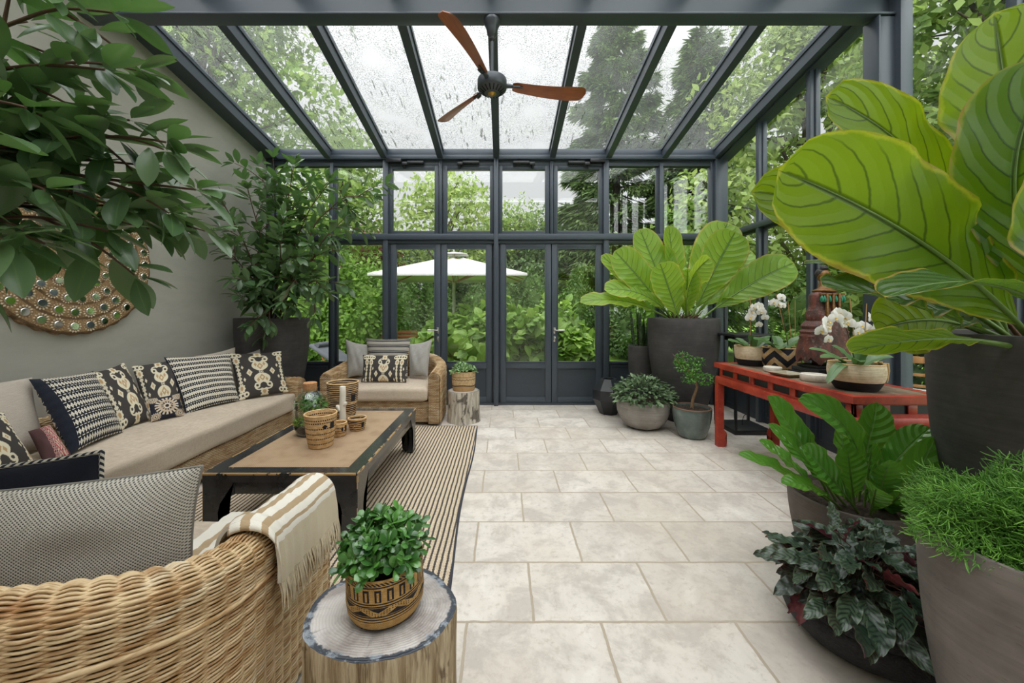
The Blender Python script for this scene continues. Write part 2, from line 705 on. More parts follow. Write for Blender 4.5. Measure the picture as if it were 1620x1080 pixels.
def fr(mb, a0, a1, z0, z1, w, d0, d1, axis='y', bev=0.004):
    def q(a, b, c, d):
        if axis == 'y':
            bx(mb, a, b, d0, d1, c, d, bev)
        else:
            bx(mb, d0, d1, a, b, c, d, bev)
    q(a0, a0 + w, z0, z1); q(a1 - w, a1, z0, z1); q(a0 + w, a1 - w, z0, z0 + w); q(a0 + w, a1 - w, z1 - w, z1)


wn = 8
# upper lights
for i in range(8):
    a, b = BAY[i] + 0.03, BAY[i + 1] - 0.03
    wn += 1
    m = MB()
    opens = 2 <= i <= 5
    w = 0.062 if opens else 0.03
    fr(m, a, b, 2.505, 3.53 if opens else 3.55, w, 5.565 if opens else 5.59, 5.635)
    o = struct(m, 'window_%d' % wn, SLATE)
    m = MB(); bx(m, a + w - 0.01, b - w + 0.01, 5.60, 5.612, 2.505 + w - 0.01, 3.55 - w + 0.01); m.build('pane', GLASS, o, smooth=False)
    if opens:
        m = MB()
        c = (a + b) / 2
        s = 1 if i in (2, 3) else -1
        k = 0.06
        bx(m, c - 0.02 * s - k * s, c + 0.22 * s - k * s, 5.50, 5.545, 3.535, 3.575, 0.006)
        bx(m, c - 0.10 * s - k * s, c - 0.02 * s - k * s, 5.50, 5.55, 3.515, 3.56, 0.008)
        tube(m, [(c - 0.07 * s - k * s, 5.525, 3.53), (c - 0.07 * s - k * s, 5.545, 3.48)], 0.016, 8)
        if i in (2, 5):
            e = (a + 0.10) if i == 2 else (b - 0.10)
            bx(m, e - 0.11, e + 0.11, 5.48, 5.55, 3.55, 3.60, 0.005)
        m.build('opener', BLACK_METAL, o, angle=35)

# fixed lower glazing and kick panels
for i in (0, 1, 6, 7):
    a, b = BAY[i] + 0.03, BAY[i + 1] - 0.03
    wn += 1
    m = MB()
    fr(m, a, b, 0.60, 2.40, 0.035, 5.585, 5.64)
    o = struct(m, 'window_%d' % wn, SLATE_DARK)
    m = MB(); bx(m, a + 0.03, b - 0.03, 5.60, 5.612, 0.63, 2.37); m.build('pane', GLASS, o, smooth=False)
    m = MB(); bx(m, a, b, 5.60, 5.64, 0.0, 0.60); bx(m, a, b, 5.585, 5.65, 0.0, 0.05, 0.004)
    fr(m, a + 0.05, b - 0.05, 0.07, 0.57, 0.02, 5.592, 5.60)
    m.build('kick_panel', SLATE_DARK, o, angle=35)

# the four door leaves
DOORS = ((-1.665, -0.925, 1), (-0.915, -0.165, 0), (-0.045, 0.708, 0), (0.718, 1.455, -1))
for i, (a, b, hs) in enumerate(DOORS):
    m = MB()
    w = 0.083
    fr(m, a, b, 0.03, 2.385, w, 5.57, 5.64)
    bx(m, a + w, b - w, 5.57, 5.64, 0.535, 0.63, 0.004)
    fr(m, a + w - 0.004, b - w + 0.004, 0.625, 2.31, 0.014, 5.56, 5.60)
    o = struct(m, 'door_%d' % (i + 1), SLATE)
    m = MB(); bx(m, a + w - 0.01, b - w + 0.01, 5.60, 5.612, 0.62, 2.31); m.build('pane', GLASS, o, smooth=False)
    m = MB(); bx(m, a + w - 0.01, b - w + 0.01, 5.592, 5.62, 0.10, 0.54); m.build('lower_panel', SLATE_DARK, o, angle=35)
    if hs:
        x = (b - 0.04) if hs > 0 else (a + 0.04)
        m = MB()
        bx(m, x - 0.018, x + 0.018, 5.558, 5.57, 1.05, 1.14, 0.005)
        bx(m, x - 0.018, x + 0.018, 5.558, 5.57, 0.93, 1.01, 0.005)
        tube(m, [(x, 5.56, 1.10), (x, 5.515, 1.10), (x - 0.02 * hs, 5.507, 1.10), (x - 0.14 * hs, 5.507, 1.105)], 0.010, 8)
        m.build('handle', CHROME, o, angle=40)
# jambs either side of the doors
m = MB()
for a, b in ((-1.70, -1.655), (-0.93, -0.91), (-0.172, -0.03), (0.703, 0.723), (1.45, 1.48)):
    bx(m, a, b, 5.605, 5.65, 0.0, 2.40)
trim(m, SLATE_DARK)
# threshold under the doors
m = MB(); bx(m, -1.70, 1.50, 5.55, 5.67, 0.0, 0.03, 0.004); trim(m, SLATE_DARK)

# right wall: rake, transom, uprights, glazing
YP = [5.55, 4.72, 3.93, 3.137, 2.36, 1.58, 0.80, 0.02, -0.8, YF]
m = MB()
prism(m, [(YF, roof_z(YF) - 0.03), (YB, roof_z(YB) - 0.03), (YB, roof_z(YB) - 0.17), (YF, roof_z(YF) - 0.17)], XR - 0.06, XR + 0.10, 'x')
trim(m)
m = MB()
bx(m, XR - 0.05, XR + 0.08, YF, YB - 0.1, 2.425, 2.50, 0.006)
trim(m)
for i, y in enumerate(YP[1:-1]):
    m = MB()
    if i == 2:
        bx(m, XR - 0.15, XR + 0.05, y - 0.055, y + 0.055, 0, 3.80, 0.004)
        bx(m, XR - 0.165, XR - 0.15, y - 0.07, y + 0.07, 0, 3.80, 0.003)
        bx(m, XR - 0.02, XR + 0.08, y - 0.10, y + 0.10, 0, roof_z(y) - 0.05, 0.004)
    else:
        bx(m, XR - 0.045, XR + 0.06, y - 0.028, y + 0.028, 0, roof_z(y) - 0.06, 0.005)
        bx(m, XR + 0.0, XR + 0.05, y - 0.045, y + 0.045, 0, roof_z(y) - 0.06, 0.004)
    trim(m)
for i in range(9):
    a, b = YP[i + 1], YP[i]
    wn += 1
    m = MB()
    fr(m, a + 0.03, b - 0.03, 0.60, 2.43, 0.035, XR + 0.0, XR + 0.05, 'x')
    o = struct(m, 'window_%d' % wn, SLATE_DARK)
    m = MB(); bx(m, XR + 0.02, XR + 0.032, a + 0.04, b - 0.04, 0.63, 2.40); m.build('pane', GLASS, o, smooth=False)
    m = MB(); bx(m, XR + 0.02, XR + 0.05, a + 0.02, b - 0.02, 0.0, 0.60); bx(m, XR - 0.03, XR + 0.05, a + 0.02, b - 0.02, 0.57, 0.605, 0.004)
    fr(m, a + 0.07, b - 0.07, 0.07, 0.54, 0.02, XR + 0.01, XR + 0.02, 'x')
    m.build('kick_panel', SLATE_DARK, o, angle=35)
    m = MB(); prism(m, [(a + 0.02, 2.47), (b - 0.02, 2.47), (b - 0.02, roof_z(b) - 0.10), (a + 0.02, roof_z(a) - 0.10)], XR + 0.02, XR + 0.032, 'x')
    m.build('upper_pane', GLASS, o, smooth=False)
# ------------------------------------------------------------------ garden beyond the glass
def m_leaf(name, c1, c2, back=None, rough=0.4, trans=0.3, tcol=None, spec=0.4, dark=0.75, vein=False, coat=0.0):
    """foliage: every leaf its own tone between c1 and c2, light coming through"""
    g = G(name)
    r = g.island()
    n = g.noise(sc=1.2, det=2)
    c = g.mix((r * 0.75 + n * 0.5 - 0.12).clamp(), c1, c2)
    if vein:
        u, v, _ = g.xyz(g.coord('UV'))
        mid = (v - 0.5).abs()
        c = g.mix(mid.ramp(0.0, 0.06, 0.5, 0.0), c, vein)
    if back is not None:
        c = g.mix(g.backface(), c, back)
    a = g.pbr(c, rough, spec=spec, coat=coat)
    t = g.sh('ShaderNodeBsdfTranslucent', Color=tcol or c)
    return g.out(g.mixsh(trans, a, t))


HEDGE = m_leaf('yew_foliage', C(58, 84, 44), C(108, 140, 66), trans=0.25, rough=0.55)
SHRUB = m_leaf('bright_shrub_leaf', C(88, 128, 52), C(152, 186, 84), trans=0.35, rough=0.5)
HYDR = m_leaf('hydrangea_leaf', C(104, 142, 60), C(168, 200, 92), trans=0.38, rough=0.45, vein=C(190, 212, 130))
DECID = m_leaf('tree_leaf', C(88, 120, 50), C(158, 180, 92), trans=0.42, rough=0.5)
BEECH = m_leaf('pale_tree_leaf', C(120, 148, 74), C(184, 200, 116), trans=0.45, rough=0.5)
DARKTREE = m_leaf('dark_tree_leaf', C(58, 84, 48), C(112, 140, 78), trans=0.3, rough=0.5)
SPRUCE = m_leaf('spruce_needle', C(62, 88, 52), C(126, 148, 86), trans=0.2, rough=0.6)
MAPLE = m_leaf('red_maple_leaf', C(104, 46, 52), C(150, 82, 80), trans=0.35, rough=0.5)
BARK = m_plain('bark', C(84, 74, 62), 0.9, var=0.3, vs=8, bmp=0.6, bs=30)
BARKDARK = m_plain('dark_bark', C(54, 46, 40), 0.9, var=0.25, vs=8, bmp=0.5, bs=30)


def m_lawn():
    g = G('lawn_grass')
    p = g.coord()
    n = g.noise(p, 40, 4, 0.7)
    b = g.noise(p, 1.5, 3)
    c = g.mix(n.ramp(0.3, 0.7), C(96, 140, 48), C(158, 196, 82))
    c = g.mix(b.ramp(0.4, 0.6) * 0.4, c, C(120, 158, 62))
    return g.out(g.pbr(c, 0.8, nrm=g.bump(n, 0.6, 0.03), spec=0.2))


m = MB()
bx(m, -40, 40, YB + 0.13, 60, -0.25, -0.06)
bx(m, XR + 0.13, 40, -30, YB + 0.13, -0.25, -0.06)
bx(m, -40, XL - 0.2, -30, YB + 0.13, -0.25, -0.06)
tag(m.build('lawn', m_lawn(), smooth=False), kind='structure')
PAVE = m_plain('terrace_stone', C(176, 172, 164), 0.8, var=0.1, vs=5, bmp=0.2)
m = MB(); bx(m, -6.0, 1.6, YB + 0.14, 6.35, -0.07, -0.03)
bx(m, XR + 0.14, 6.0, -1.0, 5.4, -0.07, -0.03)
tag(m.build('terrace_path', PAVE, smooth=False), kind='structure')

T_LEAF = leaf_tpl(3, 3, 0.55, 0.15, 0.10, 0.85)
T_QUICK = (np.array([[0, 0, 0], [0.5, 0.27, 0.03], [1, 0, -0.1], [0.5, -0.27, 0.03]]), np.array([[0, 1, 2, 3]]), np.array([[0, .5], [.5, 1], [1, .5], [.5, 0]]))
T_NEEDLE = (np.array([[0, 0, 0], [0.45, 0.10, 0.0], [1, 0, -0.06], [0.45, -0.10, 0.0]]), np.array([[0, 1, 2, 3]]), np.zeros((4, 2)))
T_HYDR = leaf_tpl(5, 3, 0.72, 0.28, 0.10, 0.75)


def lump(n, r, seed=0, wob=0.25, full=True):
    """points and outward directions on a lumpy ball of radii r"""
    d = unit(n)
    k = np.random.default_rng(seed).normal(size=(6, 3)) * 2.2
    ph = np.arange(6) * 1.7
    f = 1 + wob * np.mean(np.sin(d @ k.T * 1.6 + ph), axis=1) * 1.6
    rad = rng.uniform(0.78, 1.03, n) ** 0.6
    return d * (f * rad)[:, None] * np.array(r), d


def leafball(mb, c, r, n, size, tpl, seed=0, wob=0.25, out=0.55, up=0.4, droop=0.1, zmin=None):
    p, d = lump(n, r, seed, wob)
    p = p + np.array(c)
    if zmin is not None:
        k = p[:, 2] > zmin
        p, d = p[k], d[k]
        n = len(p)
    dirs = d * out + unit(n) * 0.6 + np.array([0, 0, -droop])
    ups = d * 0.7 + np.array([0, 0, up]) + unit(n) * 0.35
    cloud(mb, tpl[0], tpl[1], basis(dirs, ups), p, size * rng.uniform(0.6, 1.25, n), tpl[2])


def core(mb, c, r, seed=0):
    bm = bmesh.new()
    bmesh.ops.create_icosphere(bm, subdivisions=3, radius=1.0)
    v, f = bm_arrays(bm)
    k = np.random.default_rng(seed).normal(size=(6, 3)) * 2.2
    ff = 1 + 0.25 * np.mean(np.sin(v @ k.T * 1.6 + np.arange(6) * 1.7), axis=1) * 1.6
    mb.add(v * ff[:, None] * np.array(r) * 0.80 + np.array(c), f)


# clipped yew hedge columns behind the parasol
def hedge_proto(h, r, seed):
    root = thing('clipped_shrub', None, 'shrub')
    m = MB()
    core(m, (0, 0, h * 0.48), (r, r, h * 0.56), seed)
    leafball(m, (0, 0, h * 0.48), (r, r, h * 0.55), 5200, 0.10, T_QUICK, seed, 0.22, zmin=0.0)
    m.build('foliage', HEDGE, root)
    m = MB(); tube(m, [(0, 0, -0.08), (0, 0, h * 0.4)], 0.06, 8); m.build('stem', BARKDARK, root)
    return root


HPOS = [(640, 12.6, 2.45, 'low dark green clipped shrub in the hedge, under the left edge of the white parasol'),
        (690, 13.2, 2.35, 'dark green clipped shrub in the hedge just left of the parasol pole'),
        (757, 12.8, 2.25, 'rounded green clipped shrub in the hedge just right of the parasol pole'),
        (800, 13.4, 2.5, 'clipped shrub in the hedge behind the meeting frames of the two double doors'),
        (846, 12.7, 2.6, 'tall clipped shrub in the hedge under the parasol\'s right tip'),
        (912, 11.6, 2.35, 'cone shaped clipped shrub seen through the rightmost door leaf'),
        (972, 12.4, 2.4, 'clipped shrub behind the pale leaves of the far potted plant'),
        (1030, 12.0, 2.5, 'clipped shrub behind the tall dark planter at the far glass'),
        (1095, 12.8, 2.5, 'clipped shrub behind the far glass corner on the lawn'),
        (596, 13.0, 2.4, 'clipped shrub in the hedge below the red maple')]
_hp = [hedge_proto(2.4, 0.62, 3), None]
for i, (px, Y, h, lab) in enumerate(HPOS):
    o = _hp[0] if i == 0 else copy_tree(_hp[0])
    c = P(px, 0, Y)
    o.location = (c[0], Y, -0.06)
    o.rotation_euler = (0, 0, i * 1.9)
    o.scale = (1.0 + 0.12 * math.sin(i * 2.3), 1.0, h / 2.4)
    tag(o, lab, group='clipped shrubs of the hedge')

# bright broad-leaved shrubs by the left glass
def shrub(name, px, Y, h, r, mat, size, n, lab, seed, tpl=T_LEAF, cat='shrub', cz=0.52, group=None):
    c = P(px, 0, Y)
    root = thing(name, lab, cat, (c[0], Y, -0.06), group=group)
    m = MB()
    core(m, (0, 0, h * cz), (r * 0.9, r * 0.9, h * 0.45), seed)
    leafball(m, (0, 0, h * cz), (r, r, h * 0.5), n, size, tpl, seed, 0.35, zmin=0.03)
    m.build('foliage', mat, root)
    m = MB()
    for k in range(4):
        a = k * 1.6 + seed
        tube(m, [(0.05 * math.cos(a), 0.05 * math.sin(a), -0.05), (r * 0.3 * math.cos(a), r * 0.3 * math.sin(a), h * 0.5)], 0.02, 6)
    m.build('stem', BARK, root)
    return root


shrub('leafy_shrub', 560, 9.4, 2.35, 1.15, SHRUB, 0.15, 6500, 'big bright green shrub seen left of the doors, behind the loungers', 11)
shrub('leafy_shrub', 478, 9.0, 2.9, 1.2, SHRUB, 0.15, 5000, 'bright green shrub seen through the left corner glass behind the potted ficus', 12)
shrub('leafy_shrub', 1075, 9.2, 3.6, 1.2, SHRUB, 0.14, 4500, 'light green shrub outside the far glass beside the corner post', 13)
shrub('leafy_shrub', 1010, 11.0, 1.5, 0.8, DARKTREE, 0.12, 2600, 'low dark shrub on the lawn behind the potted plants', 14)
# hydrangeas close to the doors
for px, Y, h, r, lab, sd in ((762, 7.6, 1.45, 0.85, 'hydrangea bush with large pale leaves seen through the second door leaf', 21),
                             (862, 7.9, 1.40, 0.80, 'hydrangea bush with large pale leaves seen through the third door leaf', 22),
                             (905, 7.4, 1.00, 0.50, 'small low hydrangea bush by the rightmost door leaf handle', 23),
                             (706, 7.9, 1.10, 0.55, 'low hydrangea bush beside the parasol pole and the wooden bench', 24)):
    shrub('hydrangea_bush', px, Y, h, r, HYDR, 0.21, 1150, lab, sd, T_HYDR, 'bush', group='hydrangea bushes outside the doors')


# trees: trunk, boughs and a crown of leaf clumps
def tree(name, loc, h, r, mat, leaf, n, lab, seed, clumps=26, tpl=T_QUICK, zlow=0.35, bark=BARK, crsize=0.34, droop=0.25, cat='tree', trunk=0.14, group=None):
    rs = np.random.default_rng(seed)
    root = thing(name, lab, cat, (loc[0], loc[1], -0.06), group=group)
    mt, mc = MB(), MB()
    tube(mt, [(0, 0, -0.1), (0.06 * h * 0.1, 0, h * 0.3), (0, 0.05, h * 0.6), (0.05, 0, h * 0.92)], [trunk, trunk * 0.8, trunk * 0.5, 0.03], 10)
    for i in range(clumps):
        z = zlow + (1 - zlow) * ((i + 0.5) / clumps) ** 0.9
        env = math.sin(min(1.0, (1.03 - z) / (1.03 - zlow)) * PI * 0.62) ** 0.8
        a = i * 2.39996 + rs.uniform(-.4, .4)
        rr = r * env * rs.uniform(0.45, 0.95)
        c = np.array([rr * math.cos(a), rr * math.sin(a), h * z + rs.uniform(-.1, .1) * r])
        tube(mt, [(0, 0, h * max(0.12, z - 0.22)), (c[0] * 0.5, c[1] * 0.5, c[2] - 0.1 * r), c], [0.05, 0.03, 0.01], 6)
        s = r * crsize * rs.uniform(0.75, 1.3)
        leafball(mc, c, (s * 1.25, s * 1.25, s * 0.75), int(n / clumps), leaf, tpl, seed * 31 + i, 0.35, out=0.4, up=0.7, droop=droop)
    mc.build('foliage', mat, root)
    mt.build('trunk', bark, root)
    return root


c = P(705, 0, 16)
tree('maple_tree', (c[0], 16), 7.0, 2.7, BEECH, 0.24, 3600, 'light airy tree rising above the white parasol', 31, 30, zlow=0.45, crsize=0.24)
tree('leafy_tree', (P(820, 0, 19)[0], 19), 6.3, 2.4, DECID, 0.24, 5000, 'rounded green tree behind the hedge seen in the third upper window', 32, 24)
tree('leafy_tree', (P(882, 0, 17)[0], 17), 5.4, 2.2, DARKTREE, 0.22, 6000, 'dark leafy tree behind the hedge, in front of the spruce', 33, 22, zlow=0.2)
tree('red_maple', (P(592, 0, 16.5)[0], 16.5), 4.7, 1.5, MAPLE, 0.20, 5200, 'small dark red maple behind the left shrub', 34, 18, zlow=0.35, crsize=0.42)
tree('leafy_tree', (P(545, 0, 13.5)[0], 13.5), 7.6, 1.9, DECID, 0.20, 6500, 'tall green tree outside the far left glass, above the red maple', 35, 30, zlow=0.25)
# tall trees overhead, left and right of the roof
tree('ash_tree', (-6.9, 8.6), 10.8, 3.0, DECID, 0.21, 17000, 'tall ash tree rising over the left wall, seen through the roof', 36, 46, zlow=0.26, crsize=0.34)
tree('ash_tree', (-7.6, 5.2), 9.6, 2.2, DECID, 0.21, 9000, 'tall tree beside the left wall, seen through the leftmost roof pane', 37, 26, zlow=0.3, crsize=0.32)
tree('leafy_tree', (6.6, 8.2), 8.2, 2.2, BEECH, 0.19, 15000, 'light green tree outside the far right corner, over the roof', 38, 32, zlow=0.2, crsize=0.32)
tree('leafy_tree', (6.9, 5.0), 7.6, 1.9, DECID, 0.17, 13000, 'green tree close to the right glass, behind the tall uprights', 39, 30, zlow=0.18, crsize=0.32)
tree('leafy_tree', (5.9, 2.2), 5.2, 1.35, BEECH, 0.14, 9000, 'leafy young tree outside the right glass above the giant leaves', 40, 24, zlow=0.3, crsize=0.3)
tree('leafy_tree', (9.5, 6.9), 5.5, 2.3, DARKTREE, 0.2, 6500, 'dark tree further out in the right garden', 41, 24, zlow=0.1, crsize=0.36)


def spruce(px, Y, h, r, lab, seed, n=15000, x=None):
    rs = np.random.default_rng(seed)
    root = thing('spruce_tree', lab, 'tree', (P(px, 0, Y)[0] if x is None else x, Y, -0.06))
    mt, mc = MB(), MB()
    tube(mt, [(0, 0, -0.1), (0, 0, h * 0.5), (0, 0, h * 0.97)], [0.22, 0.13, 0.02], 10)
    nb = 110
    per = n // nb
    for i in range(nb):
        t = 0.08 + 0.9 * (i / nb)
        L = r * (1 - t) ** 0.8 * rs.uniform(0.8, 1.12) + 0.15
        a = i * 2.39996
        s = np.linspace(0.1, 1, 6)
        q = np.stack([np.cos(a) * L * s, np.sin(a) * L * s, h * t - 0.28 * L * s + 0.16 * L * s ** 3], -1)
        tube(mt, q, np.linspace(0.035, 0.006, 6), 5, caps=False)
        u = rs.uniform(0.1, 1, per) ** 0.7
        k = np.minimum((u * 5).astype(int), 4)
        f = (u * 5 - k)[:, None]
        pts = q[k] * (1 - f) + q[k + 1] * f
        side = np.array([-np.sin(a), np.cos(a), 0]) * rs.choice([-1, 1], per)[:, None]
        off = side * (rs.uniform(0, 0.30, per) * (0.25 + (1 - u)) * L ** 0.6)[:, None]
        off[:, 2] -= rs.uniform(0, 0.35, per) * np.linalg.norm(off, axis=1) + rs.uniform(0, 0.28, per)
        d = np.array([np.cos(a), np.sin(a), -0.5]) + side * 0.5 + rs.normal(size=(per, 3)) * 0.3
        cloud(mc, T_NEEDLE[0], T_NEEDLE[1], basis(d, np.array([[0, 0, 1.0]]) + rs.normal(size=(per, 3)) * 0.4), pts + off, rs.uniform(0.22, 0.46, per))
    mc.build('foliage', SPRUCE, root)
    mt.build('trunk', BARKDARK, root)
    return root


spruce(975, 14.5, 14.0, 3.3, 'tall drooping spruce behind the hedge on the right, reaching over the roof', 51, 46000)
spruce(1110, 12.5, 11.0, 2.6, 'spruce beside the far right corner glass', 52, 32000)

# low planting along the right side
shrub('leafy_shrub', 0, 4.9, 1.9, 0.9, DARKTREE, 0.12, 4200, 'dark green shrub outside the right glass behind the orchids', 61).location.x = 6.3
shrub('leafy_shrub', 0, 6.6, 2.3, 1.0, HEDGE, 0.12, 4200, 'dark clipped shrub outside the right glass by the far corner', 62).location.x = 5.9
shrub('leafy_shrub', 0, 6.1, 1.0, 0.55, SHRUB, 0.10, 2200, 'low bright green shrub on the lawn outside the right glass', 63).location.x = 4.75
shrub('leafy_shrub', 0, 2.6, 1.8, 0.8, SHRUB, 0.13, 3000, 'bright shrub outside the right glass behind the tall planter', 64).location.x = 6.2

# dense trees closing the garden behind the hedge
for i, (px, Y, h, r, lab) in enumerate(((655, 20.5, 5.2, 2.5, 'dense dark tree behind the parasol, left of its pole'), (735, 21.0, 4.9, 2.4, 'dense dark tree behind the top of the parasol'),
                                        (800, 20.0, 5.4, 2.4, 'dense dark tree behind the meeting frames of the doors'), (868, 21.5, 5.8, 2.5, 'dense dark tree behind the right door pair'),
                                        (930, 20.0, 6.0, 2.6, 'dense dark tree left of the tall spruce'))):
    tree('leafy_tree', (P(px, 0, Y)[0], Y), h, r, DARKTREE, 0.26, 6500, lab, 80 + i, 20, zlow=0.06, crsize=0.45)
# ------------------------------------------------------------------ textiles and cane
def m_cane(name, strands):
    g = G(name)
    p = g.coord()
    n1 = g.noise(g.scale(p, (9, 9, 60)), 1.0, 3, 0.6)
    n2 = g.noise(g.scale(p, (3, 3, 26)), 1.0, 2)
    c = g.mix(n1.ramp(0.35, 0.62), C(168, 130, 86), C(214, 188, 148))
    c = g.mix(n2.ramp(0.55, 0.72) * 0.8, c, C(230, 214, 184))
    c = g.mix(n2.ramp(0.42, 0.28) * 0.7, c, C(146, 98, 54))
    if strands:
        return g.out(g.pbr(c, 0.42, spec=0.45))
    x, y, z = g.xyz(p)
    row = z * 95.0
    ph = row.floor().mod(2.0)
    s = ((x + y) * 34.0 + ph * 0.5).frac()
    h = (s * PI).sin() * ((row.frac()) * PI).sin()
    c = g.mix(h.ramp(0.03, 0.35), C(130, 94, 60), c)
    return g.out(g.pbr(c, 0.5, nrm=g.bump(h, 0.9, 0.01), spec=0.4))


CANE = m_cane('cane_strand', True)
CANEFLAT = m_cane('cane_weave', False)
CANEDARK = m_plain('dark_cane_lining', C(120, 88, 56), 0.8, var=0.2, vs=20)  # plain dark brown for the backing that closes gaps behind the strands


def m_linen(name, col, col2=None, sc=420.0, rough=0.9, var=0.06, b=0.25):
    g = G(name)
    p = g.coord()
    x, y, z = g.xyz(p)
    w1 = g.noise(g.scale(p, (30, 30, 520)), 1.0, 2)
    w2 = g.noise(g.scale(p, (420, 420, 30)), 1.0, 2)
    n = g.noise(p, 2.6, 3)
    c = g.mix((w1 * 0.5 + w2 * 0.5).ramp(0.35, 0.65), col, col2 or col)
    c = g.hsv(c, v=n.ramp(0.3, 0.7, 1 - var, 1 + var))
    wr = g.noise(p, 7.0, 3, 0.5, 0.6)
    return g.out(g.pbr(c, rough, nrm=g.bump(w1 * 0.3 + w2 * 0.3 + wr * 2.0, b, 0.006), spec=0.2, sheen=0.15))


BEIGE = m_linen('beige_linen', C(182, 165, 145), C(202, 187, 169))
TAUPE = m_linen('taupe_linen', C(178, 166, 152), C(196, 186, 174))
GREYLINEN = m_linen('grey_linen', C(146, 142, 136), C(170, 167, 161))
MAROON = m_linen('maroon_cloth', C(78, 56, 56), C(94, 70, 68))


def m_tweed():
    g = G('grey_tweed')
    u, v, _ = g.xyz(g.coord('UV'))
    a, b = u * 118.0, v * 84.0
    k = (a.floor() + b.floor()).mod(2.0)
    d = ((a.frac() - 0.5).pow(2.0) + (b.frac() - 0.5).pow(2.0))
    dot = (d < 0.16) * k
    n = g.noise(sc=60, det=3)
    c = g.mix(dot, C(206, 201, 190), C(70, 70, 72))
    c = g.mix(n.ramp(0.45, 0.7) * 0.4, c, C(164, 156, 142))
    c = g.mix(k * (1.0 - dot) * 0.35, c, C(120, 114, 106))
    return g.out(g.pbr(c, 0.92, nrm=g.bump((0.5 - d) + n * 0.4, 0.6, 0.004), spec=0.15, sheen=0.2))


TWEED = m_tweed()


def m_woven(name, rows, cols, fill, border):
    """dark cloth with rows of pointed lozenges between dashed lines"""
    g = G(name)
    u, v, _ = g.xyz(g.coord('UV'))
    r = (v * rows)
    f = r.frac()
    cu = (u * cols).frac()
    tri = (cu - 0.5).abs() * 2.0
    hgt = 1.0 - ((f - 0.58).abs() / 0.36)
    loz = (hgt * fill) > tri
    hole = (((f - 0.58).abs() * 8.0 + tri * 1.8) < 0.42)
    dash = ((f - 0.09).abs() < 0.05) * ((u * cols * 0.75).frac() < 0.62)
    on = loz.max(dash)
    inside = (u > border)
    n = g.noise(sc=180, det=2)
    c = g.mix(on * inside, C(30, 33, 44), C(214, 206, 190))
    c = g.mix(hole * inside, c, C(92, 80, 72))
    c = g.hsv(c, v=n.ramp(0.3, 0.7, 0.85, 1.12))
    return g.out(g.pbr(c, 0.9, nrm=g.bump((f * PI * 2).sin() * 0.6 + on * 0.5 + n * 0.4, 0.5, 0.005), spec=0.15, sheen=0.1))


NAVYWOVEN = m_woven('navy_lozenge_weave', 9.0, 22.0, 0.98, 0.12)
STRIPEWOVEN = m_woven('navy_cream_zigzag_weave', 10.0, 30.0, 1.5, 0.02)


def m_bands():
    g = G('grey_banded_weave')
    u, v, _ = g.xyz(g.coord('UV'))
    f = (v * 6.5).frac()
    band = (f < 0.17).max((f - 0.33).abs() < 0.07)
    tick = ((u * 60.0).frac() < 0.5)
    c = g.mix(tick * 0.35, C(164, 158, 148), C(140, 134, 126))
    c = g.mix(band, c, C(42, 42, 48))
    return g.out(g.pbr(c, 0.9, nrm=g.bump((f * 12.0).sin() + tick * 0.4, 0.4, 0.004), spec=0.15))


BANDS = m_bands()


def m_colcloth(name):
    g = G(name)
    w = g.noise(g.scale(g.coord('UV'), (260, 260, 1)), 1.0, 2)
    c = g.hsv(g.attr(), v=w.ramp(0.3, 0.7, 0.88, 1.10))
    return g.out(g.pbr(c, 0.9, nrm=g.bump(w, 0.3, 0.003), spec=0.15))


DYED = m_colcloth('dyed_cotton')
NAVYVELVET = m_plain('navy_velvet', C(28, 30, 42), 0.9, var=0.15, vs=12, bmp=0.2, bs=160, spec=0.2, sheen=0.2)


def m_cord():
    g = G('twisted_cord')
    x, y, z = g.xyz(g.coord('UV'))
    k = ((x * 42.0 + y * 2.0).frac() < 0.5)
    return g.out(g.pbr(g.mix(k, C(34, 36, 48), C(216, 210, 198)), 0.85))


CORD = m_cord()
PIPING = m_plain('grey_piping', C(132, 128, 122), 0.9)


def L3(r, g_, b):
    return np.array([lin(r), lin(g_), lin(b)])


